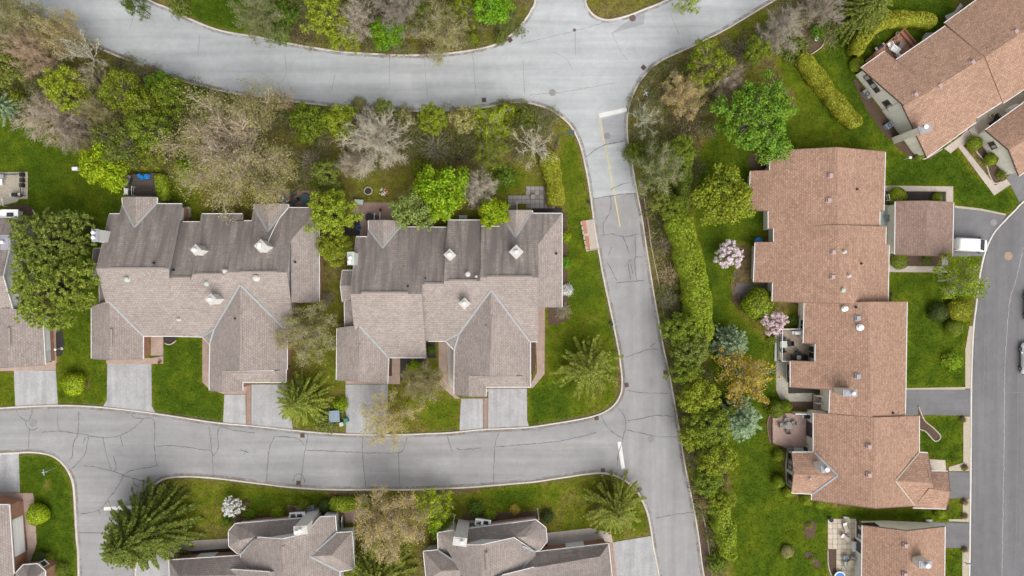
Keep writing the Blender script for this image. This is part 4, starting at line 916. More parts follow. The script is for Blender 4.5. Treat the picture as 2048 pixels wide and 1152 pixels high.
Dh.chimney(920,1083,7.0,0,1.7,1.0,-0.12,'chim_white','chim_cap',((0.3,0.05),))
b = MB(); b.box(W(966,1045,2.2), (2.2,0.9,0.12), -0.13); b.box(W(966,1046,1.2), (1.9,0.7,1.9), -0.13); bay = b.build('bay_window', M['white'], Dh.root)
for dx in (-9, 6): b = MB(); b.box(W(966+dx,1045.5,2.28), (0.7,0.5,0.05), -0.13); b.build('pane', M['glass'], bay)
Dh.window(862,1099,1.9,1.3,1.1,'trim','glass'); Dh.window(872,1080,1.9,1.3,1.2,'trim','glass'); Dh.door(1150,1100,0,2.6,2.0,'white',3)

# ---- reddish-brown row on the right
E = House("terrace", "long reddish-brown shingled terrace on the right side, stepped along the dark street", "terrace", (1700, 660)); E.rmat = 'roof_brown'
EB = dict(mat='roof_brown', walls='sid_cream', over=0.38, rake='trim_brown', stain=0.15)
E.roof([[(1673.75,295,5.6),(1541,302,3.0),(1540,341,3.0),(1501,342.5,2.25),(1499,420.6,2.25),(1537,421.5,3.0),(1537,457,3.0),(1676,452,5.6)],
        [(1673.75,295,5.6),(1676,452,5.6),(1759,454,3.1),(1759.7,422,3.1),(1767.5,421,2.9),(1770.6,304,2.9)]], **EB)
E.roof([[(1677,449.7,5.75),(1548,455,3.1),(1548,484.7,3.1),(1510.6,485,2.35),(1507.5,563.7,2.35),(1546,564.4,3.1),(1544.7,603,3.1),(1680,606.5,5.75)],
        [(1677,449.7,5.75),(1680,606.5,5.75),(1708,607,5.0),(1776,603,3.0),(1778,490,2.95),(1771,489,3.1),(1772,453.4,3.1)]], **EB)
E.roof([[(1738,604.2,5.5),(1609,604.5,2.95),(1607,686.5,2.95),(1631,687,3.4),(1630.5,724,3.4),(1581,722,2.5),(1581,774,2.5),(1660.5,779,4.0),(1658.6,826.6,3.9),(1742,834,5.5)],
        [(1738,604.2,5.5),(1742,834,5.5),(1810.5,831,3.3),(1814,604,3.3)]], **EB)
E.roof([[(1749,835,5.6),(1627,826,2.9),(1627,904,2.9),(1624,987.7,2.9),(1624,1000,2.9),(1749.7,1016.4,5.6)],
        [(1749,835,5.6),(1749.7,1016.4,5.6),(1828,1011.6,3.1),(1838.4,904.6,2.9),(1838.4,832,2.9)]], **EB)
E.gable((1588,949,4.0),(1676,951.8,4.0),(1584,905,2.8),(1628,904.5,2.9),(1583,985.7,2.8),(1626,988,2.9), **EB)
E.gable((1790,962,4.35),(1865,966,4.3),(1838,905,2.95),(1856,906,2.9),(1828,1012,2.95),(1868,1014,2.9), **EB)
E.gable((1858,978,4.1),(1900.4,983.6,4.1),(1858,942,2.9),(1895.6,943,2.9),(1826,1015.7,2.8),(1892,1017.6,2.8), **EB)
for a, b in (((1675,951,4.05),(1628,905,2.95)), ((1675,952,4.05),(1625.5,988,2.95))): E.valley(a, b)
for a, b in (((1791,961.5,4.4),(1838,905.5,3.0)), ((1791,962.5,4.4),(1829,1011,3.0))): E.valley(a, b, 0.2, 'stone')
for p in ((1661,351,5.4),(1658,400.5,5.35),(1667,504,5.55),(1665.5,553.5,5.5),(1738,893,5.5),(1738,950,5.45)): E.box_vent(*p, mat='vent_pink')
for p in ((1716,636,5.1),(1716,752.5,5.1)): E.box_vent(*p, mat='grey_metal', sz=0.62)
E.box_vent(1620,957,3.9,0,0.35)
E.pipe(1689,617,4.6,0.22,0.3,'white',True); E.pipe(1719.5,654.5,5.2,0.24,0.35,'white',True); E.pipe(1688,503.5,5.55,0.14,0.3,'chim_cap',True); E.pipe(1697,551.5,5.3,0.14,0.3,'chim_cap',True); E.pipe(1685,580,5.6,0.19,0.25,'pale_green',True)
for p in ((1714,378.5,4.6),(1722.5,527,4.6),(1712,614.5,5.1),(1786,826,4.2)): E.pipe(*p, h=0.3)
E.chimney(1699.5,786,6.7,3.0,1.75,0.75,0.0,'chim_cream','grey_metal',((0.3,0),))
E.chimney(1649,938,5.8,2.8,0.85,0.85,0.15,'chim_white','grey_metal',((0.15,0.0),), 0.2)
for yy, gl in ((913,'glass'),(925,'glass_pale'),(935,'glass_pale'),(953,'glass'),(965,'glass_pale'),(975,'glass')): E.window(1584,yy,1.7,0.75,1.5,'trim_dark',gl)
for yy, gl in ((735,'glass'),(747,'glass_pale'),(760,'glass')): E.window(1581,yy,1.4,0.75,1.2,'trim_dark',gl)
E.window(1630,704,1.3,1.8,2.0,'trim','glass',2); E.window(1508,525,1.4,2.2,1.2,'trim','glass',2); E.window(1628,860,1.3,2.0,2.0,'dark_grey','glass',2); E.window(1608,650,1.5,1.6,1.2,'trim','glass',2)
T = House("garage", "double garage with dull brown roof, the white van parked before it", "garage", (1850, 458)); T.rmat = 'roof_garage'
T.roof([[(1854,402,3.7),(1791,403,2.6),(1790,509,2.6),(1852,511,3.7)], [(1854,402,3.7),(1852,511,3.7),(1904.7,512.5,2.6),(1907,405,2.6)]], mat='roof_garage', walls='sid_cream', over=0.3, rake='trim_brown', stain=0.4)
T.door(1905,435,0,2.5,2.1,'white',4); T.door(1905,488,0,2.5,2.1,'white',4)
Sh = House("detached_house", "reddish-brown house cut by the bottom edge, cream gable wall and sandy patio", "house", (1805, 1130)); Sh.rmat = 'roof_brown'
Sh.roof([[(1815,1062,5.4),(1725,1051,2.95),(1723,1240,2.95),(1815,1250,5.4)], [(1815,1062,5.4),(1815,1250,5.4),(1888,1240,2.95),(1890,1053.7,2.95)]], mat='roof_brown', walls='sid_cream', over=0.42, rake='trim_dark', stain=0.15)
Sh.chimney(1850,1129,6.6,3.0,1.6,0.85,0,'chim_cream','grey_metal',((0.1,0),), 0.2)
Sh.box_vent(1811,1091,5.35); Sh.box_vent(1810,1149,5.35)
Sh.window(1738,1046,1.7,2.3,1.2,'trim_dark','glass',3); Sh.window(1716,1060,1.5,2.4,1.3,'trim_dark',('glass','glass_pale'),4); Sh.window(1716,1093,1.2,1.5,1.9,'trim_dark','glass',2); Sh.window(1790,1048,3.4,0.3,0.3,'trim','glass',1)

# ---- angled house, top right
F = House("angled_house", "angled reddish-brown house at upper right, long cream chimney on its windowed gable", "house", (1850, 170)); F.rmat = 'roof_brown'
FB = dict(mat='roof_brown', walls='sid_cream', over=0.45, rake='trim_dark', stain=0.15)
F.roof([[(1808,211,5.3),(1722,136,2.85),(1770,102,2.85),(1862,181,5.3)]], **FB)
F.roof([[(1806,212,5.25),(1862,179,5.25),(1971,114,5.25),(1891,52,3.0),(1790,121,3.0)],
        [(1862,179,5.25),(1806,212,5.25),(1854,315,2.8),(1952.8,243.6,2.8),(1952.8,236,2.95),(2004,204,2.95),(1971,114,5.25)]], **FB)
F.roof([[(1970.5,113.7,5.5),(1889,46,2.95),(1950,2,2.95),(2110,-110,2.95),(2200,-40,5.5)], [(1970.5,113.7,5.5),(2200,-40,5.5),(2280,30,3.0),(2048,178.6,3.0),(2006.5,206,3.0)]], **FB)
F.chimney(1849,257.5,6.4,0,1.5,0.95,0.36,'chim_cream','grey_metal',((0,0.2),), 0.2)
for p in ((1831,189.5,5.1),(1879,172,5.15),(1945,125,5.15),(2031.5,63.5,5.3)): F.box_vent(*p, rot=0.55)
F.pipe(1875,147.5,4.2,0.1,0.35,'dark_grey'); F.pipe(1971,97,4.9,0.1,0.3)
F.window(1733,163,1.9,1.5,1.2,'trim_dark',('glass_pale','glass'),2,False); F.window(1745,180,1.9,1.5,1.2,'trim_dark',('glass_pale','glass'),2,False); F.window(1771,215,1.9,1.5,1.3,'trim_dark',('glass','glass_pale'),2)
G = House("garage_wing", "brown-roofed garage wing at the right edge with small window in its white gable", "garage", (2040, 290)); G.rmat = 'roof_brown'
G.roof([[(2018,300,4.6),(1971,260,2.75),(2048,205,2.75),(2160,120,2.75),(2220,170,4.6)], [(2018,300,4.6),(2220,170,4.6),(2260,210,2.75),(2048,345,2.75),(2038,351.6,2.75)]], mat='roof_brown', walls='sid_cream', over=0.42, rake='trim_dark', stain=0.15)
G.window(1987,290,1.9,1.1,1.0,'trim_dark',('glass','glass_pale'),2)

for h_ in (A, B, K, L, Ch, Dh, E, T, Sh, F, G): h_.finish()
# ------------------------------------------------------------------ things standing about
ZERO = Vector((0,0,0))
def part(name, mb, mat, parent, smooth=False):
    return mb.build(name, M[mat], parent, origin=ZERO if parent is not None else None, smooth=smooth)
def T_(name, label, cat, px, py, group=None, rot=0.0, z=0.0):
    p = W(px, py, z); return thing(name, label, cat, (p.x, p.y, z), group, rot)
def clone(o, px, py, rot, label, z=None, group=None):
    zz = o.location.z if z is None else z
    c = copy_tree(o); p = W(px, py, zz); c.location = (p.x, p.y, zz); c.rotation_euler = (0, 0, rot); c['label'] = label
    if group: c['group'] = group
    return c

# street lamp and sign posts
t = T_("street_lamp", "dark teal street lamp leaning its arm over the side street", "street lamp", 1113, 286)
part('base_plate', MB().lathe((0,0,0), [(0.2,0),(0.2,0.08),(0.12,0.3)], 10), 'teal', t)
part('pole', MB().tube((0,0,0.1),(0,0,5.6),0.10,0.07,10), 'teal', t)
v = W(1143,265,5.7)-W(1113,286); part('arm', MB().tube((0,0,5.5),(v.x*0.85,v.y*0.85,5.75),0.05,0.045,8), 'teal', t)
hd = part('lamp_head', MB().box((v.x,v.y,5.75),(0.75,0.5,0.16),0.2), 'teal', t)
part('lens', MB().box((v.x,v.y,5.65),(0.5,0.3,0.05),0.2), 'chim_cap', hd)
for lab, px, py, r in (("pale blue crossed street-name sign on a post in the corner lawn at lower left", 113, 935, 0.15), ("pale blue crossed street-name sign on a post near the birch by the stop line", 1284.5, 197, 0.5)):
    t = T_("street_sign", lab, "street sign", px, py, "crossed street-name signs", r)
    part('post', MB().tube((0,0,0),(0,0,2.6),0.035,0.035,8), 'grey_metal', t)
    part('blade', MB().box((0,0,2.45),(0.85,0.035,0.18)), 'sign_blue', t); part('blade', MB().box((0,0,2.65),(0.035,0.85,0.18)), 'sign_blue', t)
    part('cap', MB().box((0,0,2.78),(0.1,0.1,0.06)), 'white', t)
# drains and manholes
DG = [(968,200,0.05,"storm drain grate against the kerb under the trees south of the main road"),(1287,135,0.8,"tilted storm drain grate in the junction near the outer curve's kerb"),(1020,80,0.7,"storm drain grate at the kerb corner of the north branch road"),(1193,836,0.2,"storm drain grate at the inner kerb below the round corner lawn"),(1206,941,0.1,"storm drain grate beside the stop line at the lower corner"),(1331,745,0.1,"storm drain grate against the hedge-side kerb"),(1253,770,0.2,"storm drain grate near the kerb beside the starry pine lawn"),(605,871,0.0,"storm drain grate at the kerb below the feathery pine"),(597,966,0.0,"storm drain grate within a half-ring of tar at the lower kerb")]
first = None
for px, py, r, lab in DG:
    if first is None:
        t = T_("drain_grate", lab, "drain", px, py, "storm drain grates", r, 0.03)
        f = MB(); f.box((0,0.28,0.012),(0.64,0.07,0.035)); f.box((0,-0.28,0.012),(0.64,0.07,0.035)); f.box((0.285,0,0.0125),(0.07,0.49,0.035)); f.box((-0.285,0,0.0125),(0.07,0.49,0.035)); part('frame', f, 'iron', t)
        part('well', MB().box((0,0,0.0),(0.5,0.5,0.006)), 'black', t)
        for i in range(5): part('bar', MB().box((-0.2+i*0.1,0,0.01),(0.05,0.49,0.02)), 'iron', t)
        first = t
    else: clone(first, px, py, r, lab, group="storm drain grates")
for px, py, m, r, lab in ((1265,36,'iron',0.42,"rusty manhole cover near the island kerb"),(1105,185,'iron_grey',0.42,"grey manhole cover in the wide bend of the main road"),(1214.5,272,'iron_grey',0.42,"grey manhole cover right of the yellow line"),(1302,879,'iron_grey',0.40,"grey manhole cover in the side street below the stop line"),(66.5,846,'iron_grey',0.5,"manhole cover ringed by tar at lower left"),(1987,445,'iron_grey',0.42,"pale manhole cover in front of the white van"),(2016.5,512,'iron_orange',0.55,"orange rusted manhole cover in the dark street"),(1149,60,'iron',0.2,"small valve cover on the north junction"),(287,962,'dark_grey',0.2,"small black valve cover near the spruce")):
    t = T_("manhole_cover", lab, "manhole cover", px, py, "round covers in the roads", 0, 0.03)
    part('rim', MB().lathe((0,0,0), [(r*1.15,0),(r*1.12,0.02),(r*0.98,0.02)], 22), 'iron_grey' if m != 'iron' else 'iron', t)
    part('lid', MB().lathe((0,0,0.004), [(r*0.94,0.0),(r*0.93,0.022),(r*0.6,0.024),(r*0.58,0.018),(0.02,0.018)], 22), m, t)
# kerbside bay with two red panels
t = T_("kerbside_bay", "pale paved bay beside the street with two long red-brown panels and a pale block wall", "paved bay", 1180, 470)
o0 = t.location
def rel(pts): return [((W(x,y)-o0).x, (W(x,y)-o0).y) for x, y in pts]
part('pad', MB().prism(rel([(1171,441),(1187,438),(1199,497),(1180,501)]), 0.0, 0.09), 'walk', t)
for q in ([(1163.5,441),(1171,441),(1174.8,466),(1167.5,467.4)], [(1169,473),(1177,472.6),(1180.3,499),(1173.4,499.6)]): part('red_panel', MB().prism(rel(q), 0.0, 0.16), 'brick', t)
part('frame', MB().prism(rel([(1166.8,467.8),(1176,466.5),(1178,472),(1168,473)]), 0.0, 0.22).prism(rel([(1171,441),(1173.5,440.6),(1177.5,466.3),(1175,466.6)]),0,0.2).prism(rel([(1177.2,472.3),(1179.5,472),(1182.5,500),(1180.4,500.3)]),0,0.2).prism(rel([(1172,500),(1181,500.6),(1198,497.2),(1198,498.6),(1172,503)]),0,0.2), 'stone', t)
for i in range(6):
    f0, f1 = (i+0.08)/6, (i+0.86)/6
    A0, A1 = (1160.0+f0*11, 443+f0*58), (1160+f1*11, 443+f1*58)
    part('block', MB().prism(rel([A0,(A0[0]+2.6,A0[1]-0.3),(A1[0]+2.6,A1[1]-0.3),A1]), 0.0, 0.55), 'stone', t)

# furniture prototypes
def chair(px, py, rot, mat, label, group=None, z=0.05, w=0.55, name="patio_chair"):
    t = T_(name, label, "chair", px, py, group, rot, z)
    part('seat', MB().box((0,0,0.42),(w,w,0.07)), mat, t); part('backrest', MB().box((0,-w*0.5,0.68),(w,0.07,0.55)), mat, t)
    for sx in (-1,1):
        part('armrest', MB().box((sx*w*0.5,0,0.62),(0.06,w,0.04)), mat, t)
        for sy in (-1,1): part('leg', MB().box((sx*w*0.46,sy*w*0.44,0.2),(0.045,0.045,0.4)), mat, t)
    return t
def round_table(px, py, r, mat, label, z=0.05, legmat='dark_grey'):
    t = T_("round_table", label, "table", px, py, None, 0, z)
    part('tabletop', MB().lathe((0,0,0.68),[(r,0),(r,0.04)],22), mat, t); part('stem', MB().tube((0,0,0.05),(0,0,0.68),0.06,0.05,8), legmat, t); part('foot', MB().lathe((0,0,0),[(r*0.5,0),(r*0.45,0.05)],14), legmat, t)
    return t
def square_table(px, py, w, d, rot, mat, label, z=0.05):
    t = T_("patio_table", label, "table", px, py, None, rot, z)
    part('tabletop', MB().box((0,0,0.7),(w,d,0.05)), mat, t)
    for sx in (-1,1):
        for sy in (-1,1): part('leg', MB().box((sx*w*0.43,sy*d*0.43,0.34),(0.05,0.05,0.67)), mat, t)
    return t
def bbq(px, py, rot, lid, label, z=0.05, shelf='grey_metal'):
    t = T_("barbecue", label, "barbecue", px, py, None, rot, z)
    part('cabinet', MB().box((0,0,0.42),(0.75,0.52,0.75)), 'dark_grey', t)
    b = MB(); n = 8
    vs = []
    for x in (-0.38, 0.38):
        for i in range(n+1): a = math.pi*i/n; vs.append((x, 0.27*math.cos(a), 0.8+0.27*math.sin(a)))
    b.add(vs, [(i, i+1, n+2+i, n+1+i) for i in range(n)]+[tuple(range(n,-1,-1)), tuple(range(n+1, 2*n+2))])
    part('lid', b, lid, t)
    part('handle', MB().tube((-0.28,-0.3,0.95),(0.28,-0.3,0.95),0.02,0.02,6), 'grey_metal', t)
    for s in (-1,1): part('side_shelf', MB().box((s*0.58,0,0.82),(0.36,0.46,0.04)), shelf, t)
    return t
def planter(px, py, r, mat, label, z=0.0, soil='dark_soil', h=0.45, square=False, group=None):
    t = T_("planter", label, "planter", px, py, group, 0, z)
    if square: part('tub', MB().box((0,0,h/2),(2*r,2*r,h),0,1.08), mat, t); part('soil', MB().box((0,0,h-0.01),(1.7*r,1.7*r,0.04)), soil, t)
    else: part('tub', MB().lathe((0,0,0),[(r*0.75,0),(r,h*0.85),(r*1.08,h*0.86),(r*1.08,h)],16), mat, t); part('soil', MB().lathe((0,0,h-0.015),[(r*0.9,0),(r*0.88,0.03)],16), soil, t)
    return t
def crate(name, label, cat, px, py, d, mat, rot=0.0, z=0.0, lid=None, group=None):
    t = T_(name, label, cat, px, py, group, rot, z)
    part('body', MB().box((0,0,d[2]*0.46),(d[0],d[1],d[2]*0.92)), mat, t); part('lid', MB().box((0,0,d[2]*0.96),(d[0]*1.06,d[1]*1.06,d[2]*0.08)), lid or mat, t)
    return t
def ac_unit(px, py, rot, label, mat='blue_grey', w=1.0, d=0.8):
    t = T_("cooling_unit", label, "cooling unit", px, py, "outdoor cooling units", rot)
    part('casing', MB().box((0,0,0.42),(w,d,0.84)), mat, t); part('fan_ring', MB().lathe((0,0,0.84),[(0.34,0),(0.34,0.03),(0.27,0.03)],18), 'dark_grey', t)
    for i in range(4): part('fan_blade', MB().box((0.14*math.cos(i*1.571),0.14*math.sin(i*1.571),0.885),(0.24,0.07,0.01),i*1.571), 'grey_metal', t)
    return t
def railing(label, pts, h, mat, z=0.0, step=1.2, name="railing", cat="railing"):
    c = W(*pts[0]); t = thing(name, label, cat, (c.x, c.y, z))
    P = [W(x,y)-Vector((c.x,c.y,0)) for x, y in pts]
    for a, b in zip(P[:-1], P[1:]):
        part('rail', MB().tube((a.x,a.y,h),(b.x,b.y,h),0.05,0.05,6), mat, t); part('rail', MB().tube((a.x,a.y,h*0.45),(b.x,b.y,h*0.45),0.03,0.03,6), mat, t)
        n = max(1, int((b-a).length/step))
        for i in range(n+1): p = a.lerp(b, i/n); part('post', MB().box((p.x,p.y,h/2),(0.08,0.08,h)), mat, t)
    return t
def steps(label, px, py, rot, n, w, tread, rise, mat, top, name="steps"):
    t = T_(name, label, "steps", px, py, None, rot)
    for i in range(n): part('tread', MB().box((0,-i*tread,top-rise*(i+0.5)),(w,tread*0.94,rise*0.9)), mat, t)
    return t
def deck(label, pts, z, mat, name="deck", cat="deck"):
    c = W(*pts[0]); t = thing(name, label, cat, (c.x, c.y, 0)); raster(pts, HARD, True)
    P = [((W(x,y,z)-c).x, (W(x,y,z)-c).y) for x, y in pts]
    part('floor', MB().prism(P, z-0.14, z), mat, t)
    b = MB()
    for p in P[::2]: b.box((p[0]*0.96,p[1]*0.96,(z-0.14)/2),(0.12,0.12,max(0.02,z-0.14)))
    part('support_posts', b, 'wood', t)
    return t
def pavers(label, rects, pitch, mats, z=0.05, name="patio", gap=0.03, seed=1, probs=None):
    """each slab of the patio is a piece of its own"""
    x0, y0 = rects[0][:2]; c = W(x0, y0); t = thing(name, label, "patio", (c.x, c.y, 0)); r = random.Random(seed); cache = {}
    for X0, Y0, X1, Y1 in rects:
        raster([(X0,Y0),(X1,Y0),(X1,Y1),(X0,Y1)], HARD, True)
        a, b = W(X0,Y0), W(X1,Y1); nx_, ny_ = max(1,round(abs(b.x-a.x)/pitch)), max(1,round(abs(b.y-a.y)/pitch))
        dx, dy = (b.x-a.x)/nx_, (a.y-b.y)/ny_
        part('bedding', MB().box(((a.x+b.x)/2-c.x,(a.y+b.y)/2-c.y,z/2-0.01),(abs(b.x-a.x),abs(b.y-a.y),z)), 'dark_soil', t)
        for i in range(nx_):
            for j in range(ny_):
                m = r.choices(mats, probs)[0]; k = (round(dx,3), round(dy,3), m)
                if k not in cache: cache[k] = MB().box((0,0,0),(dx-gap,dy-gap,0.06),0,0.985).build('paver', M[m], None).data; bpy.data.objects.remove([o for o in bpy.data.objects if o.data == cache[k]][0])
                o = link('paver', cache[k], t, (a.x-c.x+dx*(i+0.5), a.y-c.y-dy*(j+0.5), z+r.uniform(-0.006,0.012))); o.rotation_euler = (0,0,r.uniform(-0.012,0.012))
    return t
M['slab_grey'] = plain('grey slab', (0.27, 0.255, 0.245), 0.9, 0.16, 5); M['slab_dark'] = plain('darker slab', (0.15, 0.125, 0.12), 0.9, 0.18, 5); M['slab_brown'] = plain('brown grey slab', (0.21, 0.175, 0.16), 0.9, 0.18, 5)
M['slab_sand'] = plain('sandy slab', (0.46, 0.395, 0.315), 0.9, 0.14, 5); M['slab_sand2'] = plain('pale sandy slab', (0.52, 0.455, 0.37), 0.9, 0.12, 5); M['canvas'] = plain('blue tarpaulin', (0.02, 0.24, 0.62), 0.45, 0.2, 4)
M['herring'] = bricks('beige cobble walk', (0.40, 0.38, 0.32), (0.33, 0.315, 0.27), (0.22, 0.21, 0.18), 0.42, 0.2, True); M['pink_pave'] = bricks('pink patio paving', (0.46, 0.315, 0.265), (0.40, 0.27, 0.235), (0.36, 0.28, 0.24), 0.24, 0.12, True); M['tan_pave'] = bricks('tan patio paving', (0.44, 0.39, 0.32), (0.38, 0.335, 0.275), (0.26, 0.23, 0.19), 0.3, 0.2, True)

# behind the left house
sheet("patio", [(-80,345),(56,344),(56,398),(40,398),(34,404),(-80,430)], 0.058, M['tan_pave'])
railing("dark thin railing around the corner patio at the left edge", [(12,350.5),(50,350),(51,392),(46,393)], 0.95, 'dark_grey', 0.05)
for i, (y, l) in enumerate(((350,"topmost of the three black square planters on the left-edge patio"),(361,"middle of the three black square planters on the left-edge patio"),(371.5,"lowest of the three black square planters on the left-edge patio"))): planter(47, y, 0.26, 'black', l, 0.06, h=0.5, square=True, group="black square planters in a column")
square_table(4, 366, 1.1, 0.85, 0.02, 'white', "white patio table at the left edge", 0.06); t = square_table(5, 354.5, 1.3, 0.6, 0.0, 'grey_metal', "grey bench table at the left edge above the white one", 0.06)
bbq(38, 391, 0.03, 'black', "black lidded barbecue with pale side shelves on the left-edge patio", 0.06, 'chim_cap')
t = T_("downspout_rail", "short white rail beside the bay window at the left edge", "rail", 13, 405, None, 0.2); part('rail', MB().tube((0,0.5,0.8),(0,-0.6,0.8),0.04,0.04,6), 'white', t); part('post', MB().tube((0,0.5,0),(0,0.5,0.8),0.04,0.04,6), 'white', t); part('post', MB().tube((0,-0.6,0),(0,-0.6,0.8),0.04,0.04,6), 'white', t)
def rock(name, label, px, py, r, seed, mat='rock', group=None, cat="rock"):
    rr = random.Random(seed); b = MB(); prof = [(r*0.8,0),(r,r*0.25),(r*0.75,r*0.55),(r*0.2,r*0.7)]
    b.lathe((0,0,-0.02), prof, 8, rr.uniform(0.8,1.2), rr.uniform(0.7,1.0)); b.v = [(x+rr.uniform(-.12,.12)*r, y+rr.uniform(-.12,.12)*r, z+rr.uniform(-.08,.08)*r) for x,y,z in b.v]
    c = W(px, py); o = b.build(name, M[mat], None, origin=Vector((c.x,c.y,0.0))); tag(o, label, cat, group); return o
rg = "pale rocks edging the bed behind the left-edge bay window"
for i in range(9): rock("rock", "pale rock edging the bed behind the left-edge bay window", 46+(i%3)*6+(i*7%4), 404+(i//3)*6+(i*5%3), 0.26+0.05*(i%3), i, group=rg)
rock("boulder", "flat pale boulder beneath the drooping bare tree", 142, 269, 0.5, 31); crate("utility_pedestal", "flat white utility box alone on the upper-left lawn", "utility box", 154, 338.5, (0.75,0.45,0.55), 'white', 0.05)
rock("rock", "small round stone by the boulder beneath the drooping bare tree", 98, 279, 0.3, 32)
t = T_("garden_lamp", "short white garden lamp beside the left-edge garage bed", "garden lamp", 124, 697); part('post', MB().tube((0,0,0),(0,0,1.4),0.05,0.04,8), 'chim_cap', t); part('shade', MB().lathe((0,0,1.4),[(0.16,0),(0.16,0.12),(0.03,0.2)],12), 'white', t); part('foot', MB().lathe((0,0,0),[(0.25,0),(0.2,0.12)],12), 'rock', t)
rock("garden_ball", "small yellow ball lying on the lawn between the driveways", 357, 804, 0.22, 3, 'wood_pale', cat="ball")
planter(321, 724, 0.2, 'pot', "terracotta pot at the end of the pink brick walk", 0.05)
# deck behind the left of the middle row
deck("dark board deck behind the left row house, blue sheet on it", [(262,348),(312,346),(314,396),(258,396),(258,372),(262,372)], 0.7, 'deck_dark')
rr = random.Random(4); b = MB(); gx, gy = 12, 7
for j in range(gy):
    for i in range(gx): b.v.append((i*0.16-0.9+rr.uniform(-.06,.06), j*0.11-0.33+0.12*math.sin(i*0.9)+rr.uniform(-.05,.05), 0.12+0.16*math.sin(i*1.3+j)*math.cos(j*1.9)+rr.uniform(0,.14)))
for j in range(gy-1):
    for i in range(gx-1): b.f.append((j*gx+i, j*gx+i+1, (j+1)*gx+i+1, (j+1)*gx+i))
o = b.build("tarpaulin", M['canvas'], None, origin=ZERO); c = W(289,354,0.75); o.location = (c.x,c.y,0.75); tag(o, "crumpled bright blue sheet on the dark deck", "tarpaulin")
bbq(261, 363, 1.2, 'dark_grey', "dark barbecue at the left edge of the deck with the blue sheet", 0.7); chair(257, 384, 1.57, 'white', "white armchair left of the dark deck", None, 0.05, 0.8); chair(266, 386, 0.4, 'black', "black chair beside the white armchair at the dark deck", None, 0.7)
railing("white handrail at the dark deck's steps beside the left gable", [(276,376),(276,393)], 0.95, 'white', 0.7, 1.0); steps("dark wooden steps at the right of the dark deck", 300, 383, 0, 4, 1.6, 0.3, 0.17, 'deck_dark', 0.9)
t = T_("garden_post", "lone white post on the shaded lawn right of the clipped hedge", "post", 336, 361); part('post', MB().tube((0,0,0),(0,0,1.6),0.06,0.06,8), 'white', t); part('cap', MB().box((0,0,1.63),(0.2,0.2,0.06)), 'white', t)
crate("garden_chest", "pale chest against the wall between the left row house's gables", "chest", 377, 425, (0.7,1.4,0.6), 'chim_cap')
# patio behind the right of that row
sheet("patio", [(556,382),(640,381),(642,418),(556,418)], 0.058, M['brick_path'])
chair(587, 388.5, 0.5, 'dark_grey', "upper of two dark grey armchairs on the patio beneath the budding tree", None, 0.05, 0.75); chair(588, 405, 2.5, 'dark_grey', "lower of two dark grey armchairs on the patio beneath the budding tree", None, 0.05, 0.8)
round_table(613, 399.5, 0.68, 'teal', "large dark teal round table by the yellow-green tree"); t = chair(601, 399, -1.5, 'black', "small black chair left of the dark teal round table", None, 0.05, 0.45)
steps("brown steps between white rails at the centre gable", 546, 398, 0, 4, 1.2, 0.3, 0.17, 'deck_dark', 0.7); railing("left white handrail of the brown steps", [(537.5,395),(536.5,406)], 0.9, 'white'); railing("right white handrail of the brown steps", [(556,394),(555,407)], 0.9, 'white'); crate("steel_plate", "grey storage chest right of the brown steps", "chest", 568, 402, (1.0,0.8,0.5), 'blue_grey')
rock("garden_ball", "orange ball showing through the budding tree's lower branches", 446.5, 395, 0.36, 8, 'iron_orange', cat="ball"); round_table(457, 395.5, 0.42, 'blue_grey', "small round blue-grey table under the budding tree's lower branches")
# behind the middle row
sheet("patio", [(690,452),(704,420),(712,405),(790,405),(796,440),(740,441),(736,474),(712,472)], 0.058, M['brick_path'])
crate("storage_bench", "pale blue storage bench at the brick patio corner", "bench", 719, 405, (1.2,0.65,0.6), 'blue_grey', -0.1, 0.05, 'pale_green'); round_table(741, 436, 0.62, 'black', "black round table on the brick patio"); planter(719, 456, 0.33, 'blue', "blue pot in the dark bed left of the middle gable", 0.06); planter(762, 420.5, 0.22, 'pot', "small brown pot on the brick patio", 0.06)
railing("left white handrail by the brick patio steps", [(751,428),(750.5,440)], 0.9, 'white'); railing("right white handrail by the brick patio steps", [(762,427),(761.5,440)], 0.9, 'white'); steps("dark steps down to the brick patio between white handrails", 756, 434, 0, 4, 0.7, 0.3, 0.17, 'deck_dark', 0.7)
t = T_("fire_ring", "ring of pale stones with dark centre on the back lawn", "fire ring", 736.5, 382)
for i in range(14):
    a = i*2*math.pi/14; part('stone', MB().box((0.56*math.cos(a),0.52*math.sin(a),0.1),(0.2,0.15,0.2),a+1.57,0.8), 'rock', t)
part('ash', MB().lathe((0,0,0.02),[(0.5,0),(0.45,0.03)],14), 'dark_soil', t)
t = T_("flower_patch", "patch of white and red flowers on the back lawn", "flowers", 769, 384.5)
for nm, mat, n_, off in (('white_flower','white',26,(-0.15,0.0)), ('red_flower','pot',20,(0.25,0.1))):
    b = MB()
    for i in range(n_): a, q = rr.uniform(0,6.28), 0.55*math.sqrt(rr.random()); b.lathe((off[0]+q*math.cos(a), off[1]+q*math.sin(a), 0.15+rr.uniform(0,.12)), [(0.03,0),(0.075,0.03),(0.03,0.05)], 6)
    part(nm, b, mat, t)
crate("utility_box", "blue-grey utility box on the shaded lawn behind the middle row house", "utility box", 1010, 342, (0.8,0.8,0.7), 'blue_grey'); crate("storage_box", "pale box half under the lime tree at the rear eave", "box", 927, 436, (1.1,0.6,0.7), 'pale_green')
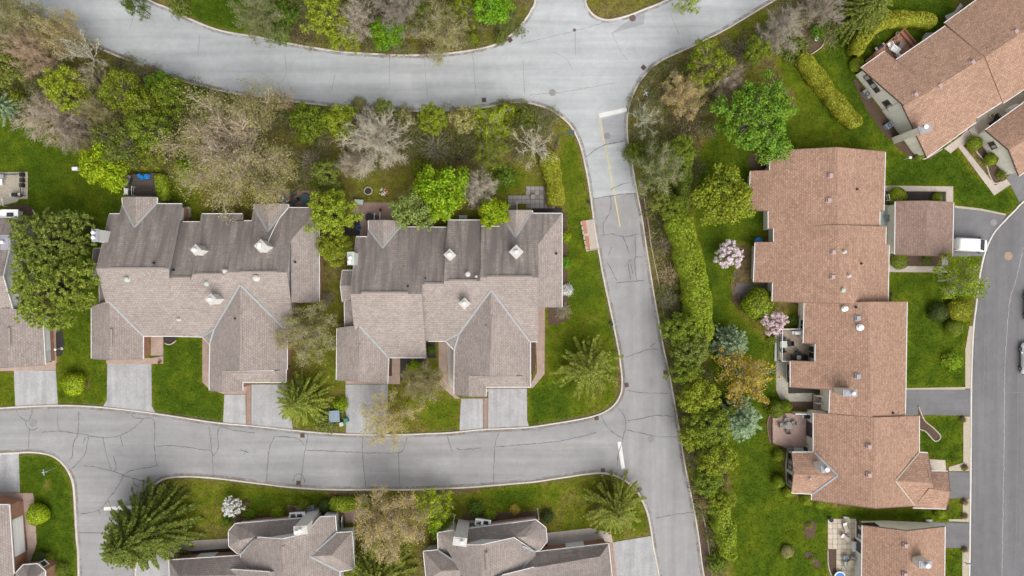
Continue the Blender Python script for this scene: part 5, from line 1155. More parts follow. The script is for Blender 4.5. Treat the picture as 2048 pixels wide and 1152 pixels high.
pavers("stone slab patio beside the clipped yellow-green hedge", [(1052,372.5,1087.5,417),(1016,391,1052,408)], 0.62, ['slab_grey','slab_brown','slab_dark'], probs=[8,2,1]); pavers("dark slabs under the hedge at the slab patio's edge", [(1088,373,1110,417)], 0.62, ['slab_dark','slab_brown'], seed=3)  # darker slabs along the hedge side of the patio
crate("gas_grill_cover", "dark square box standing on the slab patio", "box", 1065.5, 395, (0.6,0.6,0.7), 'iron_grey'); railing("white handrail at the slab patio steps", [(1033.8,405),(1034,421)], 0.95, 'white'); steps("grey steps at the slab patio beside the lime tree", 1023, 410, 0, 3, 1.2, 0.3, 0.17, 'slab_brown', 0.5)
for i, (x, y) in enumerate(((1074,419),(1083,418),(1090,421),(1103,420),(1110,423))): rock("rock", "pale rock between the slab patio and the rear wall", x, y, 0.22+0.04*(i%2), 40+i, group="pale rocks between slab patio and rear wall")
planter(1177, 406, 0.24, 'green_dark', "dark green pot by the street kerb above the paved bay", 0.0); planter(1222, 648, 0.26, 'green_dark', "dark green pot near the kerb above the starry pine", 0.0); rock("stone", "orange flat stone just below the pot above the starry pine", 1225, 658, 0.32, 51, 'pot')
# utility cluster between the two rows
crate("transformer_box", "dark blue-grey transformer box in the shrubs by the pale driveway", "utility box", 672, 830, (1.4,1.5,1.0), 'teal', 0.06, 0.0, 'blue_grey'); crate("recycling_bin", "teal recycling bin at the driveway edge by the transformer box", "bin", 694.5, 839, (0.5,0.55,0.9), 'green_plastic', 0.4); crate("recycling_bin", "pale recycling bin just below the teal one", "bin", 685.5, 846.5, (0.5,0.5,0.9), 'pale_green', 0.3)
ac_unit(624, 1015, 0.1, "blue-grey cooling unit above the white chimney on the bottom-left house"); ac_unit(944.5, 1046, 0.1, "tan cooling unit between white chimney and bay window at the bottom", 'walk', 0.9, 0.9)
t = T_("flag_pole", "white slanting pole in the bed of the bottom house", "pole", 1075, 1018); part('pole', MB().tube((0,0,0),(0.1,-0.6,2.6),0.05,0.05,8), 'white', t); part('foot', MB().lathe((0,0,0),[(0.15,0),(0.1,0.1)],10), 'chim_cap', t)
t = T_("flag_pole", "thin white pole at the corner of the bottom house's chimney", "pole", 910, 1030); part('pole', MB().tube((0,0,0),(0,0,3.2),0.05,0.05,8), 'white', t); part('foot', MB().lathe((0,0,0),[(0.15,0),(0.1,0.1)],10), 'chim_cap', t)
railing("white rail beside the dark porch of the bottom-left house", [(687,1030),(687,1052)], 1.0, 'white'); steps("dark porch steps behind the watermark side of the bottom-left house" if False else "dark porch steps right of the bottom-left house's hipped wing", 681, 1040, 0, 4, 1.3, 0.3, 0.17, 'deck_dark', 0.7)
for i in range(5): rock("rock", "pale round rock in the dark bed by the bottom-left path", 377+i*19, 1104-i*1.6, 0.17, 60+i, group="pale rocks in a row along the dark bed")
t = T_("bike_rack", "black wire frame standing on the lower-left brick walk", "frame", 44.5, 1009); b = MB(); b.path([(-0.2,0.6,0.6),(0.2,0.6,0.6),(0.2,-0.5,0.6),(-0.2,-0.5,0.6),(-0.2,0.6,0.6)], 0.03); part('top_frame', b, 'black', t); b = MB()
for x, y in ((-.2,.6),(.2,.6),(.2,-.5),(-.2,-.5)): b.tube((x,y,0),(x,y,0.6),0.03,0.03,6)
part('legs', b, 'black', t)
# right-hand gardens
sheet("patio", [(1500,306),(1541,306),(1541,342),(1505,342),(1496,328)], 0.058, M['mulch']); chair(1531, 317.5, 0.1, 'teal', "upper dark armchair in the notch of the terrace's first roof", None, 0.05, 0.8); chair(1529, 330.5, 0.3, 'black', "lower dark armchair in the notch of the terrace's first roof", None, 0.05, 0.8); crate("patio_cover_box", "grey box at the corner of the terrace's first roof notch", "box", 1537.5, 333, (0.5,0.8,0.6), 'iron_grey', 0, 0.05)
sheet("patio", [(1473,566),(1545,566),(1546,604),(1520,606),(1512,590),(1478,612),(1466,590)], 0.058, M['slab_dark']); planter(1514, 483, 0.52, 'blue', "large bright blue round tub beside the brown bed", 0.0, 'blue', 0.7)
round_table(1467, 551, 0.22, 'teal', "small teal bird bath on the lawn edge below the upper magnolia")
chair(1773, 437, 1.8, 'blue_grey', "blue-grey lounge chair in the courtyard beside the garage", None, 0.05, 0.85); railing("white railing in the gap between terrace and garage", [(1770,391),(1772,402)], 1.0, 'white'); railing("thin grey fence across the courtyard by the garage", [(1777,457),(1789,457)], 1.4, 'grey_metal')
dz = 0.6
deck("tan diagonal-board deck tucked into the terrace's third house", [(1556,657),(1606,657),(1606,688),(1630,688),(1630,722),(1556,721)], dz, 'deck_tan')
railing("white railing around the tan diagonal-board deck", [(1606,656.5),(1556.5,657),(1555.5,720),(1582,721)], 0.95, 'white', dz); deck("grey catwalk strip along the outside of the tan deck's railing", [(1550.5,664),(1555,664),(1554,722),(1549,722)], 0.3, 'pale_green', "catwalk", "walkway")
square_table(1563.5, 688, 0.95, 0.9, 0.0, 'pale_green', "pale glass-topped square table on the tan deck", dz)
chair(1564, 677, 3.1, 'black', "black chair above the pale square table on the tan deck", None, dz, 0.55); chair(1578, 686.5, 1.6, 'black', "black reclined chair right of the pale square table on the tan deck", None, dz, 0.65); chair(1563, 700, 0.3, 'black', "black chair below the pale square table on the tan deck", None, dz, 0.55)
bbq(1590, 664.5, 0.0, 'white', "white barbecue on the tan deck", dz, 'chim_cap'); crate("fire_table", "pale grey cube table amid the black seats on the tan deck", "table", 1594.5, 714, (0.55,0.5,0.6), 'chim_cap', 0, dz)
chair(1585.5, 714, -1.57, 'black', "black seat left of the grey cube table", None, dz, 0.75); chair(1604, 714, 1.57, 'black', "black seat right of the grey cube table", None, dz, 0.75); chair(1594, 706.5, 3.14, 'black', "black seat above the grey cube table", None, dz, 0.6); crate("deck_box", "grey storage bench along the wall of the tan deck", "bench", 1625, 706, (0.55,2.0,0.55), 'chim_cap', 0, dz); crate("heat_pump", "dark slim box by the wall beside the white barbecue", "box", 1603, 672, (0.5,1.1,0.8), 'iron_grey', 0, dz)
planter(1560.5, 662, 0.16, 'green_dark', "small green pot in the corner of the tan deck", dz)
sheet("cobble_walk", [(1552,722),(1577,724),(1577,784),(1628,786),(1628,803),(1574,804),(1560,798),(1552,780)], 0.056, M['herring'])
deck("small timber entry landing between white rails", [(1627,790),(1650,790),(1650,824),(1627,824)], 0.5, 'deck_tan', "entry_landing", "landing"); railing("upper white rail of the timber entry landing", [(1626,789),(1652,790)], 0.95, 'white', 0.5); railing("lower white rail of the timber entry landing", [(1626,804),(1639,804),(1639,820)], 0.95, 'white', 0.5)
t = T_("privacy_fence", "white board fence between cobble walk and pink patio", "fence", 1580, 823, None, -0.035)
for i in range(9): part('panel', MB().box((0.3+i*0.6,0,0.85),(0.57,0.05,1.5)), 'white', t)
for i in range(4): part('post', MB().box((i*1.8,-0.06,0.9),(0.09,0.09,1.8)), 'dark_grey', t)
part('top_rail', MB().box((2.7,-0.06,1.64),(5.4,0.08,0.08)), 'white', t)
sheet("patio", [(1543,827),(1628,826),(1628,906),(1590,903),(1568,895),(1543,884)], 0.062, M['pink_pave'])
round_table(1572.5, 849.5, 0.55, 'iron_grey', "grey round table amid four chairs on the pink patio"); planter(1574, 850, 0.16, 'pale_green', "pale green plant bowl on the grey round table", 0.78, 'leaf', 0.18)
for x, y, r_, l in ((1570,838,3.0,"chair above the grey round table on the pink patio"),(1585,845,1.7,"chair right of the grey round table on the pink patio"),(1574,862,0.1,"brown chair below the grey round table on the pink patio"),(1559,849,-1.6,"chair left of the grey round table on the pink patio")): chair(x, y, r_, 'slab_brown' if 'brown' in l else 'iron_grey', l, "chairs round the grey table on the pink patio")
bbq(1609, 831.5, 3.1, 'black', "black covered barbecue at the top of the pink patio"); planter(1551, 833, 0.27, 'chim_cap', "round white pot at the corner of the pink patio", 0.05); planter(1565, 897, 0.26, 'black', "black round pot at the lower edge of the pink patio", 0.05)
crate("wood_crate", "brown slatted crate right of the black pot", "crate", 1578, 898, (0.85,0.7,0.5), 'slab_brown', 0.1, 0.05); crate("garden_bench", "pale green bench under the terrace's west gable eave", "bench", 1595, 899, (1.3,0.55,0.45), 'pale_green', 0.0, 0.05); crate("storage_chest", "dark green storage chest beside the pale green bench", "chest", 1617, 899, (1.35,0.7,0.6), 'green_dark', 0.0, 0.05)
crate("patio_sofa", "dark slim sofa against the wall of the pink patio", "sofa", 1623.5, 848, (0.5,1.6,0.6), 'dark_grey', 0, 0.05); chair(1618, 888, 0.6, 'black', "black chair above the dark green storage chest", None, 0.05, 0.7)
for i, (x, y, s_) in enumerate(((1521,899,.2),(1533,915,.3),(1520,917,.22),(1523,925,.26),(1528,928,.22),(1530,933,.18),(1538,935,.16),(1527,944,.14),(1523,957,.15),(1529,951,.12))): rock("stone", "small whitish stone scattered on the lawn left of the pink patio", x, y, s_*0.8, 80+i, 'rock', "whitish stones scattered on the lawn")
pavers("sandy slab patio of the bottom-right house with two pale sunbeds", [(1655,1037,1712,1098),(1672,1098,1712,1152)], 0.72, ['slab_sand','slab_sand2'], seed=5, probs=[3,2])
def sunbed(px, py, rot, label):
    t = T_("sunbed", label, "sunbed", px, py, "pale sunbeds on the sandy patio", rot, 0.06)
    part('cushion', MB().box((0,-0.25,0.33),(0.58,1.0,0.09)), 'slab_sand2', t); part('headrest', MB().add([(-.29,.25,.3),(.29,.25,.3),(.29,.8,.68),(-.29,.8,.68),(-.29,.25,.38),(.29,.25,.38),(.29,.8,.76),(-.29,.8,.76)], [(3,2,1,0),(4,5,6,7),(0,1,5,4),(1,2,6,5),(2,3,7,6),(3,0,4,7)]), 'white', t)
    for sx in (-1,1):
        part('armrest', MB().box((sx*0.33,0.1,0.5),(0.05,0.7,0.04)), 'iron', t)
        for y in (-.65,.3): part('leg', MB().box((sx*0.28,y,0.14),(0.05,0.05,0.3)), 'iron', t)
    return t
sunbed(1689, 1053, 0.35, "upper pale sunbed on the sandy patio"); sunbed(1688, 1073.5, 0.95, "lower, more turned pale sunbed on the sandy patio")
round_table(1698, 1124, 0.55, 'wood_pale', "sandy round table at the bottom-right patio"); chair(1687, 1113, 2.5, 'blue_grey', "blue-grey chair above left of the sandy round table"); chair(1687.5, 1125, -1.5, 'pale_green', "pale chair left of the sandy round table"); chair(1703, 1117, 2.8, 'chim_cap', "pale slatted chair right of the sandy round table", None, 0.05, 0.7); crate("pale_bench", "pale bench against the cream wall of the bottom-right house", "bench", 1707, 1091, (0.6,1.3,0.5), 'white', 0, 0.06)
planter(1660, 1038.5, 0.3, 'green_dark', "dark green pot at the corner of the sandy patio", 0.05); planter(1676, 1151, 0.75, 'white', "white round tub with blue water at the bottom edge", 0.05, 'blue', 0.6)
for px, py, r_, l in ((1691,1034.5,-0.2,"teal flat box in the grass above the sandy patio"),(1856,1040,0.0,"teal flat box at the corner of the bottom-right house")): crate("hose_box", l, "box", px, py, (0.8,0.25,0.3), 'pale_green', r_)
# angled house garden
deck("redwood deck with white table behind the angled house", [(1729,123),(1801,62),(1829,97),(1795,124),(1772,104),(1742,126)], 0.55, 'deck_red')
steps("redwood steps at the lower end of the redwood deck", 1745, 111, 0.95, 5, 1.5, 0.34, 0.12, 'wood_red', 0.6); railing("redwood rail along the upper edge of the redwood deck", [(1750,104),(1801,62.5)], 0.9, 'wood_red', 0.55)
t = T_("deck_bench", "redwood bench wall at the end of the redwood deck", "bench", 1815, 79, None, -0.87, 0.55); part('seat', MB().box((0,-0.2,0.42),(3.0,0.4,0.06)), 'wood_red', t); part('backrest', MB().box((0,0.12,0.6),(3.1,0.07,0.55)), 'wood_red', t)
for x in (-1.3,0,1.3): part('leg', MB().box((x,-0.2,0.2),(0.09,0.3,0.4)), 'wood_red', t)
square_table(1786, 102, 1.25, 0.95, -0.6, 'white', "white rectangular table on the redwood deck", 0.55)
for x, y, r_, l in ((1776,92,2.0,"white chair at the near end of the white table"),(1793,112,-0.8,"white chair at the house side of the white table"),(1779.5,99,2.4,"white chair left of the white table")): chair(x, y, r_, 'white', l, "white chairs round the deck table", 0.55)
chair(1798, 93, -1.9, 'iron_grey', "grey reclining chair right of the white table on the redwood deck", None, 0.55, 0.75); bbq(1754, 97.5, 0.55, 'black', "black barbecue at the stairs of the redwood deck", 0.55); round_table(1786.5, 79.5, 0.27, 'iron', "small brown round stand on the redwood deck", 0.55)
planter(1792, 69, 0.2, 'chim_cap', "grey pot in the top corner of the redwood deck", 0.55)
ac_unit(1773, 253, 0.6, "blue cooling unit below the angled house's gable", 'blue_grey'); ac_unit(1729, 191, -0.95, "long grey cooling unit beside the angled house's windows", 'iron_grey', 1.4, 0.6)
t = T_("garden_lamp", "pale post lamp at the corner bed of the angled house", "garden lamp", 1808, 319); part('post', MB().tube((0,0,0),(0,0,1.5),0.06,0.05,8), 'pale_green', t); part('shade', MB().lathe((0,0,1.45),[(0.18,0),(0.2,0.15),(0.05,0.25)],12), 'white', t)
t = T_("bird_bath", "white ring-shaped bird bath in the curved bed", "bird bath", 1631, 80); part('bowl', MB().lathe((0,0,0.3),[(0.12,0),(0.3,0.05),(0.32,0.12),(0.26,0.12),(0.18,0.07),(0.02,0.06)],18), 'white', t); part('stem', MB().lathe((0,0,0),[(0.2,0),(0.1,0.1),(0.1,0.3)],12), 'white', t)
sheet("stone_pad", [(1851,66),(1868,65),(1850,82),(1840,92),(1845,74)], 0.058, M['rock']); sheet("stone_pad", [(1889,32),(1908,24),(1920,6),(1926,12),(1905,34),(1893,40)], 0.058, M['rock'])
chair(1989, 236, 0.6, 'black', "dark armchair in the angled house's sunken courtyard", None, 0.05, 0.85); planter(1980, 233, 0.3, 'chim_cap', "leafy pot beside the courtyard armchair", 0.05, 'leaf', 0.5); crate("black_box", "black box under the garage wing's eave in the courtyard", "box", 1984, 245, (1.0,0.4,0.4), 'black', 0.6, 0.05); crate("entry_step", "pale slab step between courtyard and path", "step", 1945, 264, (0.9,1.2,0.3), 'walk', 0.6)
crate("white_shed", "white utility cupboard between the angled house and its garage wing", "cupboard", 2017, 221, (1.0,0.8,1.4), 'white', 0.6)
t = T_("garden_flag", "teal and white garden flag on the small front lawn by the dark street", "flag", 1922, 1121, None, -0.3); part('pole', MB().tube((0,0,0),(0,0,1.4),0.025,0.025,6), 'dark_grey', t); part('cloth', MB().add([(0,0,1.35),(0.85,0.1,1.3),(0.9,0.2,0.8),(0,0.05,0.8),(0,0.02,1.35),(0.85,0.12,1.3),(0.9,0.22,0.8),(0,0.07,0.8)], [(0,1,2,3),(7,6,5,4),(0,4,5,1),(2,6,7,3)]), 'sign_blue', t)
for px, py, l in ((1901,914,"thin black stake on the terrace's lower front lawn"),(1900,1109,"thin black stake near the garden flag"),(1908,756,"thin black stake on the terrace's large front lawn")):
    t = T_("garden_stake", l, "stake", px, py, "thin black stakes on the front lawns", 0.3); part('stake', MB().tube((0,0,0),(0.6,-0.15,1.0),0.035,0.03,6), 'black', t); part('spike', MB().tube((0,0,0),(0,0,0.2),0.05,0.02,6), 'black', t)
rock("stone", "white stone at the corner of the terrace's last roof", 1887, 1020, 0.2, 95, 'white'); rock("rock", "pale rock in the bed below the garage with the white van", 1827, 521, 0.22, 96)
# vehicles
def rounded(pts, n=4):
    return [tuple(p) for p in smooth_line(pts+[pts[0]], 0.25)][:-1]
def vehicle(name, label, px, py, rot, L, Wd, Ht, paint, van=False):
    t = T_(name, label, "van" if van else "car", px, py, None, rot, 0.03)
    # profile along x (front at +x), lofted sections
    if van: prof = [(-L/2,0.35,0.95,0.90),(-L/2+0.08,0.30,Ht*0.93,0.95),(-L/2+0.3,0.28,Ht,0.97),(L*0.04,0.28,Ht,0.97),(L*0.12,0.28,Ht*0.97,0.96),(L*0.35,0.28,Ht*0.60,0.97),(L*0.43,0.28,Ht*0.53,0.93),(L*0.475,0.3,Ht*0.44,0.82),(L/2,0.36,Ht*0.33,0.62)]
    else: prof = [(-L/2,0.4,0.75,0.78),(-L/2+0.15,0.3,0.95,0.92),(-L*0.33,0.28,1.0,0.97),(-L*0.2,0.28,Ht*0.97,0.92),(0.0,0.28,Ht,0.90),(L*0.12,0.28,Ht*0.96,0.91),(L*0.25,0.28,1.0,0.97),(L*0.42,0.28,0.85,0.93),(L/2,0.38,0.65,0.72)]
    b = MB(); n = 14
    for x, z0, z1, ws in prof:
        hw = Wd/2*ws; sh = z0+(z1-z0)*0.52; tw = hw*0.86
        sec = [(-hw*0.9,z0),(-hw,z0+0.12),(-hw,sh),(-tw-(hw-tw)*0.35,z1-0.16),(-tw,z1-0.05),(-tw*0.8,z1),(-tw*0.3,z1+0.015)]
        sec = sec+[(-y,z) for y,z in sec[::-1]]
        b.v += [(x,y,z) for y,z in sec]
    m = len(prof)
    for i in range(m-1):
        for j in range(n): b.f.append((i*n+j, i*n+(j+1)%n, (i+1)*n+(j+1)%n, (i+1)*n+j)[::-1])
    b.f += [tuple(range(n)), tuple(range((m-1)*n, m*n))[::-1]]
    body = part('body', b, paint, t, True)
    if van:
        x0, x1, za, zb = L*0.14, L*0.335, Ht*0.955, Ht*0.64
        ws = MB().add([(x0,-Wd*.36,za),(x0,Wd*.36,za),(x1,Wd*.41,zb),(x1,-Wd*.41,zb),(x0+.05,-Wd*.36,za+.03),(x0+.05,Wd*.36,za+.03),(x1+.05,Wd*.41,zb+.03),(x1+.05,-Wd*.41,zb+.03)], [(4,7,6,5),(0,1,2,3),(0,4,5,1),(1,5,6,2),(2,6,7,3),(3,7,4,0)]); part('windscreen', ws, 'glass', t)
        for y in (-.22,.22): part('roof_rib', MB().box((-L*0.14,Wd*y,Ht+0.012),(L*0.55,0.05,0.03)), paint, t)
    else:
        for x0, x1, za, zb in ((L*0.13,L*0.235,Ht*0.955,1.04),(-L*0.215,-L*0.315,Ht*0.945,1.04)):
            part('windscreen', MB().add([(x0,-Wd*.34,za+.03),(x0,Wd*.34,za+.03),(x1,Wd*.4,zb+.03),(x1,-Wd*.4,zb+.03),(x0,-Wd*.34,za-.05),(x0,Wd*.34,za-.05),(x1,Wd*.4,zb-.05),(x1,-Wd*.4,zb-.05)], [(0,1,2,3),(7,6,5,4),(0,4,5,1),(1,5,6,2),(2,6,7,3),(3,7,4,0)]), 'glass', t)
        part('sunroof', MB().box((0,0,Ht+0.012),(0.7,0.8,0.02)), 'glass', t)
    for sy in (-1,1):
        part('side_window', MB().box((-L*0.1 if van else 0,sy*Wd*(0.44 if van else 0.405),Ht*0.74),(L*0.45,0.05,Ht*0.17)), 'glass', t)
        part('mirror', MB().box((L*0.2,sy*(Wd/2+0.12),Ht*0.58),(0.16,0.22,0.16)), 'black' if van else paint, t)
        part('headlight', MB().box((L*0.455,sy*Wd*0.33,Ht*0.36),(0.2,0.3,0.12)), 'chim_cap', t); part('tail_light', MB().box((-L/2+0.03,sy*Wd*0.4,Ht*0.5),(0.08,0.14,0.3)), 'red', t)
        for sx in (-1,1):
            w = part('wheel', MB().tube((sx*L*0.31,sy*(Wd/2-0.2),0.33),(sx*L*0.31,sy*(Wd/2+0.01),0.33),0.33,0.33,18), 'tyre', t); part('rim', MB().tube((sx*L*0.31,sy*(Wd/2+0.01),0.33),(sx*L*0.31,sy*(Wd/2+0.025),0.33),0.2,0.19,14), 'grey_metal', w)
    if van:
        part('wiper', MB().box((L*0.34,0.2,Ht*0.60),(0.03,0.7,0.03),0.2), 'black', t)
    part('bumper', MB().box((L/2-0.06,0,0.42),(0.2,Wd*0.66,0.2)), paint, t)
    return t
vehicle("van", "white van parked nose-out before the dull brown garage", 1934, 490.5, -0.045, 4.75, 1.92, 1.95, 'car_white', True)
vehicle("car", "white car cut by the right edge on the dark street", 2049, 717, 1.57, 4.5, 1.8, 1.5, 'car_white'); vehicle("car", "grey car cut by the right edge, behind the white one", 2058, 612, 1.57, 4.4, 1.8, 1.45, 'car_grey')
# ------------------------------------------------------------------ trees, hedges, shrubs
def unit(v): return v/np.maximum(np.linalg.norm(v, axis=-1, keepdims=True), 1e-9)
class Tree:
    def __init__(s, seed): s.r = np.random.default_rng(seed); s.bv, s.bq, s.bn = [], [], 0; s.tv, s.tt, s.tn = [], [], 0; s.lv, s.lq, s.ln = [], [], 0
    def tube(s, P, R, n=5):
        P = np.asarray(P, float); m = len(P); d = unit(np.gradient(P, axis=0))
        a = unit(np.cross(d, np.array([0.31,0.87,0.38]))); b = np.cross(d, a); t = np.arange(n)*2*np.pi/n
        ring = a[:,None,:]*np.cos(t)[None,:,None]+b[:,None,:]*np.sin(t)[None,:,None]
        V = P[:,None,:]+ring*np.asarray(R)[:,None,None]
        s.bv.append(V.reshape(-1,3)); i = np.arange(m-1)[:,None]*n; j = np.arange(n)[None,:]; j2 = (j+1) % n
        q = np.stack([i+j, i+j2, i+n+j2, i+n+j], -1).reshape(-1,4)+s.bn; s.bq.append(q); s.bn += m*n
    def twigs(s, A, B, w):
        """thin three-sided twigs from A to B"""
        n = len(A); d = unit(B-A); a = unit(np.cross(d, s.r.normal(size=(n,3)))); b = np.cross(d, a); w = np.asarray(w).reshape(-1,1)*np.ones((n,1))
        V = np.stack([A+a*w, A+(-0.5*a+0.87*b)*w, A+(-0.5*a-0.87*b)*w, B], 1).reshape(-1,3); k = np.arange(n)[:,None]*4
        t = np.stack([k+[0,1,3], k+[1,2,3], k+[2,0,3]], 1).reshape(-1,3)+s.tn
        s.tv.append(V); s.tt.append(t); s.tn += 4*n
    def leaves(s, P, N, L, Wd, D=None, fold=0.12):
        n = len(P); N = unit(N); D = s.r.normal(size=(n,3)) if D is None else D
        D = unit(D-N*np.sum(D*N, -1, keepdims=True)); X = np.cross(N, D)
        L = np.asarray(L).reshape(-1,1)*np.ones((n,1)); Wd = np.asarray(Wd).reshape(-1,1)*np.ones((n,1))
        V = np.stack([P-D*L*0.5, P+X*Wd*0.5+N*Wd*fold-D*L*0.05, P+D*L*0.5, P-X*Wd*0.5+N*Wd*fold-D*L*0.05], 1).reshape(-1,3)
        s.lv.append(V); s.lq.append((np.arange(n)[:,None]*4+np.arange(4)[None,:])+s.ln); s.ln += 4*n
    def meshes(s, nm, lmat, crown='crown'):
        out = {}
        if s.bv: out['trunk'] = np_mesh('trunk', np.concatenate(s.bv), np.concatenate(s.bq), mat=M['bark']); out['trunk'].polygons.foreach_set('use_smooth', [True]*len(out['trunk'].polygons))
        if s.tv: out['twigs'] = np_mesh('twigs', np.concatenate(s.tv), None, np.concatenate(s.tt), mat=M['bark'])
        if s.lv: out[crown] = np_mesh(crown, np.concatenate(s.lv), np.concatenate(s.lq), mat=M[lmat])
        return out
def limb(p0, p1, sag, n, r):
    t = np.linspace(0, 1, n)[:,None]; P = p0+(p1-p0)*t
    P = P+np.array([0,0,1])*(sag*4*t*(1-t)); L = np.linalg.norm(p1-p0)
    j = r.normal(size=P.shape)*L*0.014; j[0] = 0; return P+j
def fib_dirs(n, zmin, r):
    i = np.arange(n)+0.5; z = 1-(1-zmin)*i/n; a = i*2.39996+r.random()*6.28
    q = np.sqrt(np.maximum(0,1-z*z)); d = np.stack([q*np.cos(a), q*np.sin(a), z], -1); return unit(d+r.normal(size=d.shape)*0.10)
def mk_leafy(seed, R=4.0, Ht=8.0, lobes=46, n=5200, leaf=0.30, gap=0.0, up=0.5, lobe=(0.20,0.34), spread=0.8):
    T = Tree(seed); r = T.r; zc = Ht*0.60; Rz = Ht*0.40
    d = fib_dirs(lobes, -0.25, r); rad = r.uniform(0.55, 0.92, lobes)[:,None]
    C = d*np.array([R,R,Rz])*rad*np.array([1,1,1.0])+np.array([0,0,zc])
    wob = 1+0.16*np.sin(3*np.arctan2(d[:,1],d[:,0])+seed)+0.10*np.sin(5*np.arctan2(d[:,1],d[:,0])+2*seed); C[:,:2] *= wob[:,None]
    if gap: keep = r.random(lobes) > gap; C = C[keep]; d = d[keep]
    m = len(C); lr = R*r.uniform(*lobe, m); fork = np.array([0,0,zc*0.42])
    T.tube(limb(np.zeros(3), fork, 0, 4, r), np.linspace(0.055*R, 0.04*R, 4), 7); T.tube(limb(fork, np.array([0,0,zc*1.1]), 0, 4, r), np.linspace(0.036*R, 0.014*R, 4), 6)
    for c in C: T.tube(limb(fork+np.array([0,0,r.uniform(0,zc*0.5)]), c, R*0.08, 5, r), np.linspace(0.022*R, 0.006*R, 5), 4)
    k = r.choice(m, n, p=(lr**2)/np.sum(lr**2)); dd = unit(r.normal(size=(n,3))+np.array([0,0,0.35])); q = r.uniform(spread*0.6, 1.08, n)[:,None]
    P = C[k]+dd*lr[k][:,None]*q*np.array([1,1,0.8])
    T.leaves(P, dd*0.6+np.array([0,0,up])+r.normal(size=(n,3))*0.45, leaf*r.uniform(0.7,1.4,n), leaf*0.75*r.uniform(0.7,1.3,n))
    # twigs inside the clusters
    kk = r.choice(m, 300); e = C[kk]+unit(r.normal(size=(300,3)))*lr[kk][:,None]*0.9; T.twigs(C[kk], e, 0.02)
    return T
def mk_bare(seed, R=4.5, Ht=8.5, limbs=22, sec=9, ter=7, buds=0, bud=0.14, droop=0.0, tw=0.017, thick=1.0, hz=2, steep=0.3):
    T = Tree(seed); r = T.r; z0 = Ht*0.25
    T.tube(limb(np.zeros(3), np.array([0,0,Ht*0.45]), 0, 5, r), np.linspace(0.045*R, 0.024*R, 5)*thick, 7)
    A, Bt, Wt = [], [], []; tips = []
    for i in range(limbs):
        az = i*2.39996+r.normal()*0.2; el = np.deg2rad(np.clip(22+62*((i+0.5)/limbs)**1.3+r.normal()*6, 12, 84))
        d = np.array([np.cos(az)*np.cos(el), np.sin(az)*np.cos(el), np.sin(el)]); L = 1/np.sqrt((np.cos(el)/R)**2+(np.sin(el)/(Ht*0.66))**2)*r.uniform(0.84,1.06)
        st = np.array([0,0,z0+Ht*0.16*r.random()]); en = st+d*L-np.array([0,0,droop*R*0.4])
        P = limb(st, en, -R*0.05 if droop == 0 else R*0.12, 7, r); w0 = r.uniform(0.009,0.017)*R*thick; T.tube(P, np.linspace(w0, 0.003*R, 7), 4)
        for j in range(sec):
            t = r.uniform(0.25, 1.0); f = t*6; i0 = min(5,int(f)); b = P[i0]+(P[i0+1]-P[i0])*(f-i0); dl = unit(P[i0+1]-P[i0])
            sd = unit(np.cross(dl, r.normal(size=3))); d2 = unit(dl*1.0+sd*0.62+np.array([0,0,0.12-droop])); L2 = R*r.uniform(0.20,0.42)*(1.15-0.5*t)
            Q = limb(b, b+d2*L2, R*0.015, 4, r); T.tube(Q, np.linspace(0.0062*R, 0.0026*R, 4)*thick, 3)
            for k in range(ter):
                t2 = r.uniform(0.15,1.0); f2 = t2*3; i2 = min(2,int(f2)); b2 = Q[i2]+(Q[i2+1]-Q[i2])*(f2-i2)
                d3 = unit(d2*0.8+r.normal(size=3)*0.5+np.array([0,0,0.15-droop*1.5])); e2 = b2+d3*R*r.uniform(0.10,0.22); A.append(b2); Bt.append(e2); Wt.append(tw*1.35)
                for h in range(hz):
                    b3 = b2+(e2-b2)*r.uniform(0.3,0.9); d4 = unit(d3*0.7+r.normal(size=3)*0.6); e3 = b3+d4*R*r.uniform(0.07,0.15); A.append(b3); Bt.append(e3); Wt.append(tw); tips.append(e3)
    T.twigs(np.array(A), np.array(Bt), np.array(Wt))
    if buds:
        tp = np.array(tips); f_ = 2.6*4.5/R*(1 if R < 6 else 1.5)
        cl = np.sin(f_*tp[:,0]+seed)*np.sin(f_*tp[:,1]+2.1*seed)+0.7*np.sin(1.7*f_*tp[:,0]-1.3*f_*tp[:,1]+tp[:,2]); wt = np.clip(cl+0.55, 0.10, None)*(np.clip(np.hypot(tp[:,0],tp[:,1])/R*2.0-0.45, 0.06, 1) if R > 6 else 1.0); wt /= wt.sum()
        k = r.choice(len(tp), buds, p=wt); P = tp[k]+r.normal(size=(buds,3))*R*0.04
        T.leaves(P, r.normal(size=(buds,3))+np.array([0,0,0.6]), bud*r.uniform(0.6,1.5,buds), bud*0.7*r.uniform(0.6,1.4,buds))
    return T
